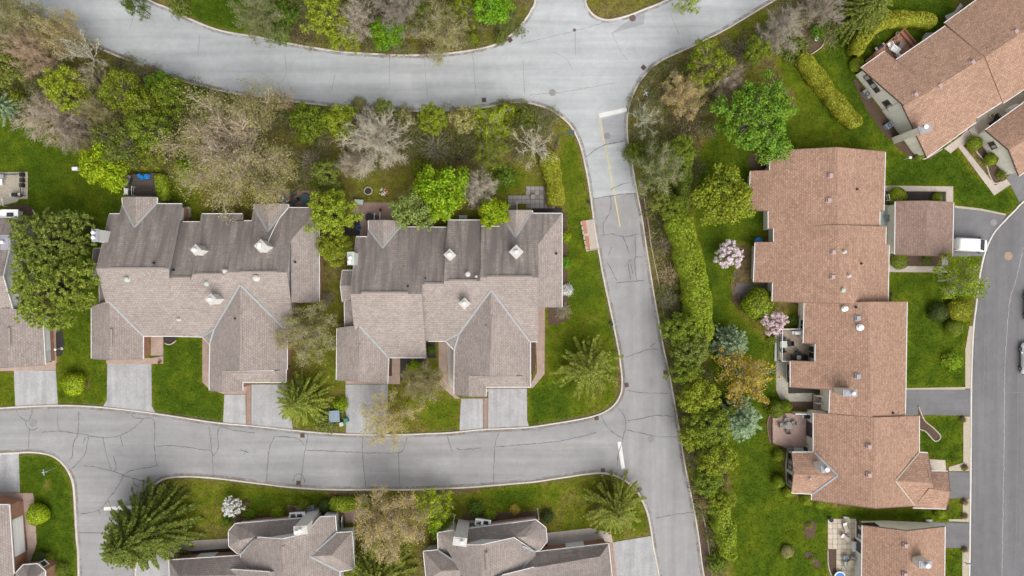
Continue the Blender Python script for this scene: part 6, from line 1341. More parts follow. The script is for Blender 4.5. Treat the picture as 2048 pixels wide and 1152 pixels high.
def mk_conifer(seed, R=4.4, Ht=11.0, levels=15, per=9, dens=13, spray=0.62, wid=0.17, droop=0.25, zlo=0.12, power=0.85, fl=3, sep=1.0):
    T = Tree(seed); r = T.r; T.tube(np.array([[0,0,0],[0,0,Ht*0.5],[0,0,Ht*0.98]]), [0.035*R,0.02*R,0.006*R], 6)
    PP, NN, DD, LL = [], [], [], []
    for lv in range(levels):
        f = lv/(levels-1); z = Ht*(zlo+(1-zlo)*f*0.97); Lmax = R*(1-f)**power+0.25
        n = max(5, int(per*(1-0.35*f)))
        for b in range(n):
            az = b*2*np.pi/n+lv*1.1+r.normal()*0.16; L = Lmax*r.uniform(0.72,1.08); up = 0.10+0.5*f
            d = np.array([np.cos(az), np.sin(az), up]); st = np.array([0,0,z]); m = 6; t = np.linspace(0,1,m)[:,None]
            P = st+d*L*t-np.array([0,0,1])*(droop*L*t*t*1.3); T.tube(P, np.linspace(0.012*R,0.003*R,m)*(1-0.5*f), 3)
            k = max(4, int(dens*L/R*1.6)); tt = r.uniform(0.15,1.0,k); base = st+d*L*tt[:,None]-np.array([0,0,1])*(droop*L*tt*tt*1.3)[:,None]
            side = np.array([-np.sin(az), np.cos(az), 0])
            for s_ in (-1,1,0)[:fl]:
                dirs = np.array([np.cos(az),np.sin(az),-0.05])*0.85+side*s_*0.75*sep+r.normal(size=(k,3))*0.14; ln = spray*(1.15-0.55*tt)*r.uniform(0.7,1.2,k)*(0.55+0.45*L/R)
                PP.append(base+unit(dirs)*ln[:,None]*0.45+np.array([0,0,0.02])); NN.append(np.tile([0,0,1.0],(k,1))+r.normal(size=(k,3))*0.28); DD.append(dirs); LL.append(ln)
    P, N, D, L = map(np.concatenate, (PP,NN,DD,LL)); T.leaves(P, N, L, wid*r.uniform(0.7,1.35,len(P)), D); return T
def mk_tuft(seed, R=5.2, Ht=11.0, tufts=620, per=20, tr=0.46):
    T = Tree(seed); r = T.r; zc = Ht*0.58; Rz = Ht*0.40; d = fib_dirs(tufts, -0.1, r); a = np.arctan2(d[:,1],d[:,0])
    wob = 1+0.13*np.sin(3*a+seed)+0.09*np.sin(7*a+1.7*seed)+0.06*r.normal(size=tufts)
    rad = np.where(r.random(tufts) < 0.72, r.uniform(0.86,1.0,tufts), r.uniform(0.55,0.86,tufts))*wob
    C = d*np.array([R,R,Rz])*rad[:,None]+np.array([0,0,zc])
    T.tube(np.array([[0,0,0],[0,0,zc],[0,0,zc+Rz*0.8]]), [0.05*R,0.035*R,0.01*R], 7)
    for c in C[::4]: T.tube(limb(np.array([0,0,zc*0.5+0.5*c[2]*r.uniform(0.3,0.6)]), c, R*0.05, 4, r), np.linspace(0.014*R,0.004*R,4), 3)
    D = unit(r.normal(size=(tufts,per,3))+d[:,None,:]*0.9+np.array([0,0,0.35])); ln = tr*r.uniform(0.7,1.2,(tufts,per,1))*r.uniform(0.75,1.25,(tufts,1,1))
    P = (C[:,None,:]+D*ln*0.55).reshape(-1,3); n = len(P); N = np.cross(D.reshape(-1,3), r.normal(size=(n,3)))*0.6+np.array([0,0,0.9])
    T.leaves(P, N, (ln*1.0).reshape(-1), 0.17*r.uniform(0.8,1.3,n), D.reshape(-1,3)); return T
def mk_ball(seed, R=1.2, Ht=1.6, n=2600, leaf=0.13, rough=0.05, flat=0.0, shape=None):
    T = Tree(seed); r = T.r; d = unit(r.normal(size=(n,3))); d[:,2] = np.abs(d[:,2])*1.0-0.12; d = unit(d)
    a = np.arctan2(d[:,1],d[:,0]); w = 1+0.05*np.sin(3*a+seed)+0.04*np.sin(5*a+d[:,2]*4+seed)
    q = (1-rough*np.abs(r.normal(size=n)))*w; P = d*np.array([R,R,Ht*0.62])*q[:,None]+np.array([0,0,Ht*0.38])
    T.leaves(P, d+r.normal(size=(n,3))*0.35, leaf*r.uniform(0.7,1.4,n), leaf*0.7*r.uniform(0.7,1.3,n))
    # twiggy heart so that one cannot look through
    i, j = np.meshgrid(np.arange(14), np.arange(7)); th = i*2*np.pi/14; ph = (j/6-0.15)*np.pi/2*1.02
    V = np.stack([R*0.86*np.cos(ph)*np.cos(th), R*0.86*np.cos(ph)*np.sin(th), Ht*0.38+Ht*0.53*np.sin(ph)], -1).reshape(-1,3)
    q = np.array([(jj*14+ii, jj*14+(ii+1)%14, (jj+1)*14+(ii+1)%14, (jj+1)*14+ii) for jj in range(6) for ii in range(14)])
    T.bv.append(V); T.bq.append(q+T.bn); T.bn += len(V); return T
def mk_bush(seed, R=1.8, Ht=2.4, n=1500, leaf=0.2, stems=60):
    T = Tree(seed); r = T.r; d = fib_dirs(stems, 0.05, r); C = d*np.array([R,R,Ht])*r.uniform(0.6,0.98,stems)[:,None]*np.array([1,1,0.9])
    for c in C: T.tube(limb(np.array([0,0,0.0])+r.normal(size=3)*0.12*np.array([1,1,0]), c, R*0.05, 4, r), np.linspace(0.018*R,0.005*R,4), 3)
    k = r.choice(stems, n); P = C[k]*r.uniform(0.62,1.06,n)[:,None]+r.normal(size=(n,3))*R*0.10; P[:,2] = np.maximum(P[:,2], 0.05)
    T.leaves(P, unit(P)+r.normal(size=(n,3))*0.5+np.array([0,0,0.4]), leaf*r.uniform(0.6,1.4,n), leaf*0.7*r.uniform(0.6,1.3,n))
    kk = r.choice(stems, 200); T.twigs(C[kk]*0.8, C[kk]*1.02+r.normal(size=(200,3))*R*0.12, 0.015); return T
PROTO = {
 'maple': [mk_leafy(s, n=6200, leaf=0.33, lobes=52, lobe=(0.19,0.31)).meshes('maple','leaf') for s in (1,2)],
 'bigmaple': [mk_leafy(41, R=6, Ht=10, n=13000, leaf=0.30, lobes=120, lobe=(0.09,0.19), gap=0.08, up=0.5).meshes('m','leaf')],
 'loose': [mk_leafy(s, n=4600, leaf=0.25, lobes=60, gap=0.18, lobe=(0.14,0.26), up=0.35, spread=0.4).meshes('loose','leaf') for s in (3,4,5)],
 'thin': [mk_bare(s, limbs=16, sec=8, ter=6, buds=5200, bud=0.25, hz=1).meshes('thin','leaf') for s in (6,7)],
 'bud': [mk_bare(s, limbs=20, buds=12000, bud=0.16).meshes('bud','leaf_soft') for s in (8,9)],
 'wisp': [mk_bare(44, limbs=18, sec=8, ter=7, buds=7000, bud=0.14).meshes('wisp','leaf_soft')],
 'giant': [mk_bare(12, R=8.4, Ht=13, limbs=24, sec=15, ter=10, buds=27000, bud=0.20, tw=0.02, thick=2.4).meshes('giant','leaf_soft')],
 'bare': [mk_bare(s, limbs=36, sec=11, ter=7, thick=0.85).meshes('bare','leaf') for s in (13,14,15)],
 'droop': [mk_bare(16, limbs=28, sec=10, ter=8, droop=0.35).meshes('droop','leaf')],
 'birch': [mk_bare(s, limbs=13, sec=7, ter=6, buds=1500, bud=0.17, thick=1.25, hz=1).meshes('birch','leaf') for s in (17,18)],
 'star': [mk_conifer(s, levels=lv, per=pr, dens=26, wid=0.12, spray=sp, sep=0.85, droop=dr).meshes('star','needle') for s, lv, pr, sp, dr in ((19,13,14,0.5,0.14), (20,10,11,0.62,0.02), (50,16,12,0.46,0.28))],
 'spruce': [mk_conifer(51, R=6.6, Ht=13, levels=28, per=17, dens=34, spray=0.55, wid=0.14, droop=0.30, power=0.7, sep=1.35).meshes('spruce','needle')],
 'pine': [mk_conifer(s, R=5, Ht=12, levels=22, per=13, dens=24, spray=0.46, wid=0.14, droop=0.34, power=0.75, sep=1.15).meshes('pine','needle') for s in (21,22)],
 'blue': [mk_conifer(s, R=2.8, Ht=6, levels=15, per=11, dens=13, spray=0.5, wid=0.13, droop=0.05, power=0.8).meshes('blue','needle') for s in (23,24)],
 'cedar': [mk_leafy(s, R=3, Ht=7, n=6000, leaf=0.20, lobes=70, lobe=(0.12,0.22), up=0.6).meshes('cedar','needle') for s in (25,26,27)],
 'tuft': [mk_tuft(s).meshes('tuft','needle') for s in (28,29)],
 'ball': [mk_ball(s).meshes('ball','needle') for s in (30,31)],
 'bush': [mk_bush(s).meshes('bush','leaf') for s in (32,33,34)],
 'brush': [mk_bush(s, n=420, leaf=0.13, stems=130).meshes('brush','leaf') for s in (35,36)],
 'bloom': [mk_leafy(s, R=2.2, Ht=3.6, n=3600, leaf=0.15, lobes=110, lobe=(0.07,0.14), up=0.6, gap=0.1).meshes('bloom','petal') for s in (37,38)],
}
NOM = {'spruce':(6.6,13),'wisp':(4.5,8.5),'bigmaple':(6,10),'maple':(4,8),'loose':(4,8),'thin':(4.5,8.5),'bud':(4.5,8.5),'giant':(8.4,13),'bare':(4.5,8.5),'droop':(4.5,8.5),'birch':(4.5,8.5),'star':(4.4,11),'pine':(5,12),'blue':(2.8,6),'cedar':(3,7),'tuft':(5.2,11),'ball':(1.2,1.6),'bush':(1.8,2.4),'brush':(1.8,2.4),'bloom':(2.2,3.6)}
CL = dict(lime=(.225,.325,.016), limey=(.27,.36,.014), yg=(.195,.235,.024), green=(.10,.175,.018), cedar=(.140,.190,.024), olive=(.285,.265,.145), oliveg=(.150,.180,.045), grey=(.27,.245,.14), tan=(.42,.345,.215), amber=(.50,.42,.19), orange=(.47,.34,.08),
 pine=(.150,.180,.045), pine2=(.175,.210,.042), dark=(.055,.085,.022), blue=(.20,.28,.23), hedge=(.185,.240,.016), hedge2=(.235,.245,.020), pink=(.80,.66,.71), white=(.80,.77,.74), brown=(.20,.15,.10), star=(.165,.185,.032), gol=(.30,.285,.17), pine3=(.125,.155,.035), bright=(.155,.29,.022), maple=(.145,.245,.032), silver=(.17,.215,.075))
BK = dict(grey=(.37,.325,.26), tan=(.46,.38,.29), white=(.62,.58,.52), brown=(.16,.12,.085), orange=(.47,.35,.24), pale=(.50,.44,.35))
TREES = []
_tr = random.Random(77)
def plant(kind, px, py, r_px, h, leafc, barkc, label, group=None, zf=0.6, name=None, cat=None, sq=1.0):
    R0, H0 = NOM[kind]; zf = 0.22 if kind in ('star','pine','spruce','blue') else zf; zc = h*zf; c = W(px, py, zc); R = r_px/S*(H-zc)/H
    nm = name or {'ball':'clipped_shrub','bush':'shrub','brush':'bare_shrub','bloom':'blossom_tree','blue':'blue_spruce','star':'pine_tree','pine':'spruce_tree','spruce':'spruce_tree','tuft':'pine_tree','cedar':'cedar_tree','bare':'bare_tree','droop':'bare_tree','bud':'budding_tree','giant':'budding_tree','birch':'birch_tree'}.get(kind, 'leafy_tree')
    ct = cat or ('shrub' if kind in ('ball','bush','brush') else 'tree')
    t = thing(nm, label, ct, (c.x, c.y, 0.0), group, _tr.uniform(0,6.28))
    s = R/R0; t.scale = (s*sq, s/sq, h/H0)
    ms = _tr.choice(PROTO[kind])
    for pn, me in ms.items():
        o = link({'twigs':'twigs','trunk':'trunk' if kind not in ('bush','brush','ball') else 'stems'}.get(pn, pn), me, t)
        if pn != 'trunk': o['kind'] = 'stuff'
        col = CL[leafc] if pn == 'crown' else BK[barkc]
        k = _tr.uniform(0.92,1.08); g_ = 1.22 if pn == 'crown' and leafc not in ('pink','white') else 1.0; o.color = (min(.85,col[0]*k*g_*_tr.uniform(0.95,1.05)), min(.85,col[1]*k*g_), col[2]*k*(0.8 if g_ > 1 else 1), 1)
    TREES.append(t); return t
def hedge(label, pts, w, h, colc, seed, dens=230, leaf=0.22, name="hedge", wob=0.10, taper=1.0):
    """clipped hedge along a line of pixels: leafy skin over a twiggy heart"""
    r = np.random.default_rng(seed); P = np.array([W(x,y,h*0.8)[:2] for x, y in smooth_line(pts, 8)]); c = P[0].copy()
    seg = np.linalg.norm(np.diff(P, axis=0), axis=1); cum = np.concatenate([[0], np.cumsum(seg)]); Ltot = cum[-1]
    n = int(Ltot*(w+2*h)*dens); u = r.uniform(-w*0.45, Ltot+w*0.45, n); th = np.where(r.random(n) < 0.3, r.normal(math.pi/2, 0.35, n), r.uniform(-0.15, math.pi+0.15, n))
    uc = np.clip(u, 0, Ltot); i = np.clip(np.searchsorted(cum, uc)-1, 0, len(seg)-1); f = ((uc-cum[i])/seg[i])[:,None]
    C = P[i]*(1-f)+P[i+1]*f; d = (P[i+1]-P[i])/seg[i][:,None]; nr = np.stack([-d[:,1], d[:,0]], -1); over = (u-uc)/(w*0.5)
    e = 0.62; cx = np.sign(np.cos(th))*np.abs(np.cos(th))**e; cz = np.sign(np.sin(th))*np.abs(np.sin(th))**e
    shr = np.sqrt(np.maximum(0.0, 1-over**2)); ww = w*0.5*(1+wob*np.sin(u*1.1+seed)+0.6*wob*np.sin(u*2.9+1.3*seed)+wob*0.5*r.normal(size=n)*0.4)*(1-(1-taper)*uc/Ltot)
    X = C+nr*(cx*ww*shr)[:,None]+d*(over*w*0.5)[:,None]; Z = h*(0.12+0.10*r.random(n)*r.random(n)+0.88*np.maximum(cz,-0.1)*(0.75+0.25*shr))*(1+wob*0.5*np.sin(u*1.7+cx*2)+0.03*r.normal(size=n))
    T = Tree(seed); N = np.concatenate([nr*cx[:,None]+d*over[:,None]*0.6, cz[:,None]], 1)+r.normal(size=(n,3))*0.4
    T.leaves(np.concatenate([X-c, Z[:,None]], 1), N, leaf*r.uniform(0.7,1.5,n), leaf*0.65*r.uniform(0.7,1.3,n))
    o_ = thing(name, label, "hedge", (c[0], c[1], 0.0)); cr = link('foliage', T.meshes('h','needle','foliage')['foliage'], o_); cr.color = (*[x*1.2 for x in CL[colc]], 1)
    m = len(P); dd = np.gradient(P, axis=0); dd /= np.linalg.norm(dd, axis=1, keepdims=True); nn = np.stack([-dd[:,1], dd[:,0]], -1); rings = []
    sc_ = np.ones(m)*0.78*(1-(1-taper)*np.linspace(0,1,m)); sc_[0] *= 0.8; sc_[-1] *= 0.8
    for a in np.linspace(0, math.pi, 7): rings.append(np.c_[P-c+nn*(math.copysign(abs(math.cos(a))**0.5, math.cos(a))*w*0.5*sc_)[:,None], np.full(m, h*0.80*abs(math.sin(a))**0.5)])
    V = np.concatenate(rings); q = [(k*m+j, k*m+j+1, (k+1)*m+j+1, (k+1)*m+j) for k in range(6) for j in range(m-1)]
    b0 = len(V); s_ = link('stems', np_mesh('stems', V, q+[(0,2*m,4*m,6*m),(m-1,7*m-1,5*m-1,3*m-1)], mat=M['needle']), o_); s_.color = tuple(x*0.8 for x in CL[colc])+(1,)
    raster([tuple(p) for p in (np.concatenate([P+nn*w*0.4, (P-nn*w*0.4)[::-1]])*np.array([S,-S])+np.array([1024,576]))], HARD, True)
    return o_
PL = [
# north of the main road
('thin',268,4,30,7,'green','brown',"dark-leaved tree overhanging the main road at the top left"), ('bush',352,6,26,3,'oliveg','brown',"yellow-olive shrub by the top kerb left of the bright lawn"), ('bud',512,20,56,9,'silver','grey',"silvery green tree right of the bright top lawn"), ('bush',556,62,26,3.5,'silver','grey',"pale olive shrub leaning over the top kerb"), ('brush',600,60,34,2.5,'brown','brown',"brown bare thicket between silvery and yellow trees at the top"),
('cedar',655,30,48,9,'yg','grey',"dense yellow-green tree at the top, left of the forked grey tree"), ('cedar',690,72,34,6,'yg','grey',"smaller yellow-green tree by the kerb below the dense one at the top"), ('bare',716,40,44,9,'tan','pale',"forked pale bare tree at the top, left of the bright green column"), ('maple',770,70,32,7,'bright','grey',"bright green egg-shaped tree at the top kerb", None, 0.6, None, None, 0.9), ('bare',800,22,54,10,'tan','grey',"large grey bare tree above the bright green egg-shaped tree"), ('bud',885,62,62,8,'olive','tan',"broad olive-tan budding tree at the top"), ('loose',930,25,38,8,'yg','grey',"loose yellow-green tree at the top behind the olive-tan one"), ('maple',985,12,40,9,'bright','grey',"bright green maple at the top near the north branch road"), ('bush',948,72,16,2.5,'yg','brown',"small yellow shrub near the top kerb"), ('thin',1022,48,30,5,'oliveg','grey',"thin olive shrub tree at the north branch road's kerb"), ('bush',1000,70,20,2.2,'oliveg','brown',"low olive shrub inside the kerb of the north branch corner"), ('loose',840,30,34,7,'oliveg','grey',"olive green tree at the top between grey and tan trees"), ('brush',770,92,24,2,'brown','brown',"brown bare scrub at the foot of the bright green egg-shaped tree"), ('brush',850,98,20,1.6,'brown','brown',"brown scrub at the top kerb below the olive-tan tree"), ('thin',1376,2,26,7,'limey','pale',"pale lime tree overhanging the main road near the island"), ('bush',560,20,40,4,'green','brown',"dark green undergrowth shrub at the top behind the silvery tree"),
# west wood
('bud',42,40,54,9,'olive','grey',"greyish budding tree in the upper-left corner"), ('bare',66,105,54,9,'tan','orange',"orange-tan bare tree near the upper-left kerb"), ('birch',165,105,50,9,'grey','white',"white-limbed bare tree under the upper-left curve"), ('bud',125,72,48,8,'tan','tan',"tan budding tree leaning to the upper-left kerb"), ('birch',185,165,44,8,'grey','pale',"pale twiggy tree with long white stems left of the yellow-green mass"), ('cedar',140,178,48,9,'yg','brown',"yellow-green cedar among the bare trees at upper left"), ('droop',100,232,66,8,'tan','tan',"wide drooping tan bare tree above the left lawn"), ('droop',145,265,42,6,'tan','grey',"lower drooping bare tree beside the boulder"), ('blue',8,215,34,7,'blue','brown',"blue spruce at the left edge above the lawn"), ('cedar',10,130,44,9,'oliveg','brown',"olive cedar at the left edge below the corner"), ('bush',22,190,22,4,'yg','brown',"yellow-green shrub between left-edge spruce and bare tree"), ('loose',248,185,46,9,'yg','grey',"yellow-green tree between the drooping bare tree and the kerb"), ('bud',205,225,40,8,'olive','grey',"olive budding tree tight against the drooping bare tree's right side"), ('loose',290,215,42,9,'yg','grey',"loose yellowish tree with grey limbs in the left wood"), ('loose',250,290,54,9,'oliveg','grey',"olive green tree above the bright lime tree on the left"), ('cedar',305,265,44,9,'cedar','grey',"green tree beside the giant budding tree's left flank"), ('maple',214,333,48,8,'limey','grey',"bright lime tree at the edge of the upper-left lawn"), ('cedar',345,195,38,8,'cedar','brown',"green cedar at the upper left shoulder of the giant budding tree"), ('loose',306,306,32,7,'yg','grey',"yellow-green tree between lime tree and dark deck"), ('bush',365,335,30,5,'lime','brown',"lime shrub at the left foot of the giant budding tree"), ('brush',300,150,34,2,'brown','brown',"brown bare brush along the kerb above the yellowish tree"), ('brush',235,128,24,1.8,'oliveg','brown',"low olive brush along the upper-left kerb"), ('bush',385,190,28,4,'green','brown',"dark green shrub under the giant budding tree's crown near the kerb"), ('cedar',322,170,28,6,'green','brown',"small dark cedar near the kerb left of the giant budding tree"),
('giant',478,298,122,14,'gol','tan',"giant grey-olive budding tree with pale spreading limbs", None, 0.55), ('birch',575,208,34,8,'grey','orange',"orange-stemmed birch leaning over the main road"), ('maple',618,245,38,7,'cedar','brown',"rounded green tree just below the main road kerb"), ('cedar',682,245,36,7,'yg','brown',"yellow-olive tree between rounded green tree and big bare tree"), ('cedar',655,345,30,6,'oliveg','brown',"olive tree at the right of the giant budding tree"), ('bush',655,378,32,4,'oliveg','grey',"olive shrub above the yellow-green tree at the row house gap"), ('brush',620,320,34,3,'brown','grey',"grey bare thicket in the dark gap right of the giant tree"), ('bare',752,285,70,10,'tan','pale',"big pale bare tree in the middle of the wood", None, 0.55), ('bare',705,325,34,6,'tan','tan',"small tan bare tree at the lower left of the big pale bare tree"), ('bush',808,232,28,5,'olive','grey',"olive shrub on the kerb right of the big pale bare tree"), ('cedar',866,238,32,7,'yg','brown',"yellow-green cedar by the kerb in the middle of the wood"), ('cedar',927,240,28,6,'olive','brown',"dull green cedar by the kerb below the storm drain"), ('brush',870,292,46,4,'oliveg','grey',"grey-olive thicket in the middle of the wood"), ('brush',915,312,40,3.5,'oliveg','brown',"brownish thicket right of the grey-olive one"), ('thin',985,248,46,8,'limey','pale',"yellow-lime tree with pale limbs below the main road"), ('thin',985,310,36,7,'yg','grey',"sparse lime tree below the yellow-lime one"), ('bush',842,332,26,4,'yg','brown',"small yellow-green shrub above the bright lime maple"), ('maple',880,385,54,9,'lime','grey',"bright lime maple behind the middle row house"), ('cedar',826,420,44,9,'silver','brown',"silvery green fluffy tree at the middle house's rear eave"), ('maple',986,424,32,6,'limey','grey',"small bright lime tree against the middle house's centre gable"), ('bare',960,378,40,7,'tan','pale',"pale bare tree between lime maple and slab patio"), ('bare',955,400,22,4,'brown','grey',"small brown bare bush at the foot of the pale bare tree by the slab patio"), ('birch',1068,292,48,8,'olive','white',"white-limbed tree near the street lamp"), ('bush',1052,232,30,3.5,'oliveg','brown',"low olive shrub in the rounded corner by the main road"), ('bush',1010,350,30,3,'green','brown',"dark green shrub at the blue-grey box"), ('bush',1018,222,26,3,'yg','brown',"yellowish shrub at the kerb below the rounded bend"), ('cedar',770,222,24,5,'oliveg','brown',"small olive cedar at the kerb above the big pale bare tree"), ('bush',715,205,18,2.5,'olive','grey',"small grey-olive shrub leaning on the kerb above the yellow-olive tree"), ('brush',1090,300,22,2,'oliveg','brown',"low brush between white-limbed tree and lamp"),
# around the row houses
('cedar',664,425,50,8,'yg','brown',"yellow-green tree in the gap between the row houses, upper one"), ('cedar',670,496,35,6,'yg','brown',"yellow-green tree in the gap between the row houses, lower one"), ('brush',650,598,20,1.8,'olive','grey',"small grey shrub at the corner of the left house's side wing"), ('bud',618,668,60,8,'gol','grey',"grey-olive budding tree between the two row houses"), ('star',607,800,60,9,'pine2','brown',"feathery yellow-green pine over the pale driveway"), ('bush',680,810,20,1.6,'lime','brown',"lime shrub above the transformer box"), ('bush',650,842,32,1.6,'oliveg','brown',"low olive shrubbery left of the transformer box"), ('bud',846,768,46,7,'olive','grey',"grey-olive budding tree on the middle house's front lawn"), ('wisp',772,838,58,7,'amber','tan',"yellow-blossoming thin tree overhanging pale driveway and kerb"), ('star',1175,735,68,9.5,'star','brown',"star-shaped pine on the corner lawn by the middle row house"), ('ball',144,768,24,2.2,'limey','brown',"small lime tree on the lawn between the left driveways"), ('tuft',110,486,71,10.5,'pine','brown',"upper of two big pines at the left, olive and browner"), ('tuft',112,574,77,11,'pine2','brown',"lower of two big pines at the left, lighter green"), ('bush',1132,473,14,1.6,'limey','brown',"small yellow shrub against the middle house's street wing"), ('bush',1132,525,16,1.8,'bright','brown',"green shrub below the yellow one at the street wing"), ('bush',1134,580,16,1.6,'white','grey',"white-flowering shrub at the lower end of the street wing"), ('brush',1126,622,22,1.6,'olive','grey',"grey twiggy shrub below the white-flowering one"), ('bush',861,700,11,1.2,'green','brown',"dark green shrub in the nook beside the middle house's brick wall"), ('bush',828,731,15,0.9,'lime','brown',"low lime shrub in front of the middle house's porch"), ('bush',325,384 if False else 370,10,1.6,'hedge','brown',"low green shrub at the corner of the dark deck"), ('brush',1120,440,16,1.4,'oliveg','brown',"brownish brush at the upper corner of the street wing"), ('brush',170,520 if False else 448,18,2.0,'oliveg','brown',"olive brush at the upper right of the left pines"),
# east side of the side street
('birch',1290,238,40,8,'silver','white',"white-stemmed birch beside the stop line"), ('bud',1368,188,46,6,'tan','tan',"tan twiggy tree in the bend right of the birch"), ('loose',1418,128,50,8,'yg','tan',"yellow-green tree inside the upper-right bend"), ('bare',1452,165,40,7,'tan','tan',"tan bare tree below the yellow-green one in the bend"), ('brush',1375,250,46,3,'brown','brown',"brown bare thicket below the tan twiggy tree"), ('bush',1274,300,28,4,'cedar','brown',"green shrub on the kerb below the birch"), ('cedar',1360,300,30,6,'cedar','brown',"green cedar behind the feathery pale tree"), ('bud',1318,342,58,9,'silver','pale',"feathery pale tree overhanging the side street"), ('bigmaple',1512,238,84,10,'maple','grey',"large bright green maple above the terrace"), ('maple',1448,396,60,8,'yg','grey',"yellow-olive round tree left of the terrace's first roof"), ('cedar',1512,104,28,6,'cedar','brown',"green shrub tree in the upper-right wood beside the grey thicket"), ('bare',1560,60,48,7,'tan','grey',"grey bare tree at the upper-right kerb"), ('brush',1495,100,34,3,'brown','grey',"grey thicket left of the green shrub tree in the bend"), ('bare',1645,12,46,7,'tan','grey',"grey bare tree at the top beside the curved bed"), ('bush',1595,90,34,2.5,'oliveg','grey',"grey-green low shrub left of the curved bed"), ('pine',1722,28,62,9,'oliveg','brown',"olive pine at the top above the curved hedge"), ('bush',1640,60,22,1.8,'green','brown',"dark green shrub in the curved bed"), ('brush',1590,30,34,3,'oliveg','grey',"olive-grey brush at the top kerb"), ('cedar',1345,420,30,5,'cedar','brown',"green cedar at the upper end of the long hedge"), ('cedar',1318,402,26,5,'oliveg','brown',"olive shrub tree by the mulch strip"), ('brush',1320,452,24,2.5,'oliveg','brown',"olive brush at the lower end of the mulch strip"), ('brush',1330,490,26,2.5,'brown','tan',"tan bare shrub along the kerb, upper of the bare row"), ('brush',1342,548,32,2.8,'tan','orange',"orange-tan bare shrub along the kerb beside the long hedge"), ('brush',1340,600,28,2.5,'olive','grey',"grey bare shrub along the kerb, lowest of the bare row"),
('cedar',1362,660,38,6,'cedar','brown',"green cedar below the bare shrubs by the kerb"), ('cedar',1382,700,38,6.5,'oliveg','brown',"second cedar below the bare shrubs by the kerb"), ('cedar',1368,740,34,6,'cedar','brown',"dark cedar left of the orange tree"), ('cedar',1395,790,42,7,'yg','brown',"yellow-green cedar left of the lower blue spruce"), ('cedar',1420,850,46,7,'cedar','brown',"broad cedar below the lower blue spruce"), ('cedar',1390,870,34,6,'yg','brown',"yellowish cedar hugging the kerb"), ('cedar',1430,915,40,7,'yg','brown',"yellowish broad cedar at the lower end of the cedar row"), ('cedar',1412,960,32,6,'cedar','brown',"green cedar above the rust-coloured shrub"), ('brush',1412,1006,22,2.5,'orange','orange',"rust-coloured dead shrub by the kerb"), ('cedar',1440,1000,28,5,'yg','brown',"yellow-green cedar right of the rust-coloured shrub"), ('bush',1440,1130,26,3,'cedar','brown',"green shrub near the bottom edge by the kerb"),
('blue',1457,687,40,6.5,'blue','brown',"upper of the two blue spruces"), ('blue',1475,837,47,7,'blue','brown',"lower, larger of the two blue spruces"), ('thin',1490,752,60,7.5,'orange','tan',"orange-flowering tree between the blue spruces", None, 0.6), ('bloom',1458,510,31,3.8,'pink','grey',"upper pink magnolia left of the terrace"), ('bloom',1548,645,28,3.6,'pink','grey',"lower pink magnolia beside the tan deck"), ('ball',1519,608,33,3,'hedge','brown',"big round yellow-green shrub between the two magnolias"), ('bush',1520,555,18,2,'oliveg','grey',"sparse grey-green shrub at the dark patio"), ('bush',1590,640,14,1.2,'green','brown',"dark green shrub beside the lower magnolia"), ('bush',1545,680,13,1.2,'yg','brown',"yellowish shrub at the tan deck's outer corner"), ('brush',1478,600,16,1.2,'brown','brown',"brown bare shrub at the end of the dark patio"), ('bush',1745,770 if False else 598,14,1,'oliveg','brown',"low shrub at the corner between the terrace roofs") if False else ('bush',1782,596,13,1,'oliveg','brown',"low shrub at the street corner between the terrace roofs"),
('thin',1920,560,50,8,'lime','pale',"lime street tree with bare pale branches beside the dark street"), ('ball',1880,625,20,2,'dark','brown',"dark green round shrub at the dark street"), ('ball',1922,620,25,2.2,'hedge2','brown',"olive yellow round shrub at the dark street"), ('ball',1912,655,18,1.8,'cedar','brown',"smallest round shrub below the dark one at the dark street"), ('bush',1910,722,23,2.2,'lime','brown',"small lime weeping tree on the terrace's front lawn"), ('ball',1797,391,18,1.8,'hedge','brown',"round shrub beside the garage's upper eave, left one"), ('ball',1876,394,10,1.1,'hedge','brown',"small round shrub beside the garage's upper eave, right one"), ('ball',1800,521,18,1.5,'cedar','brown',"round shrub below the garage with the white van"), ('bush',1856,518,14,0.9,'oliveg','brown',"low green shrub in the bed below the garage"),
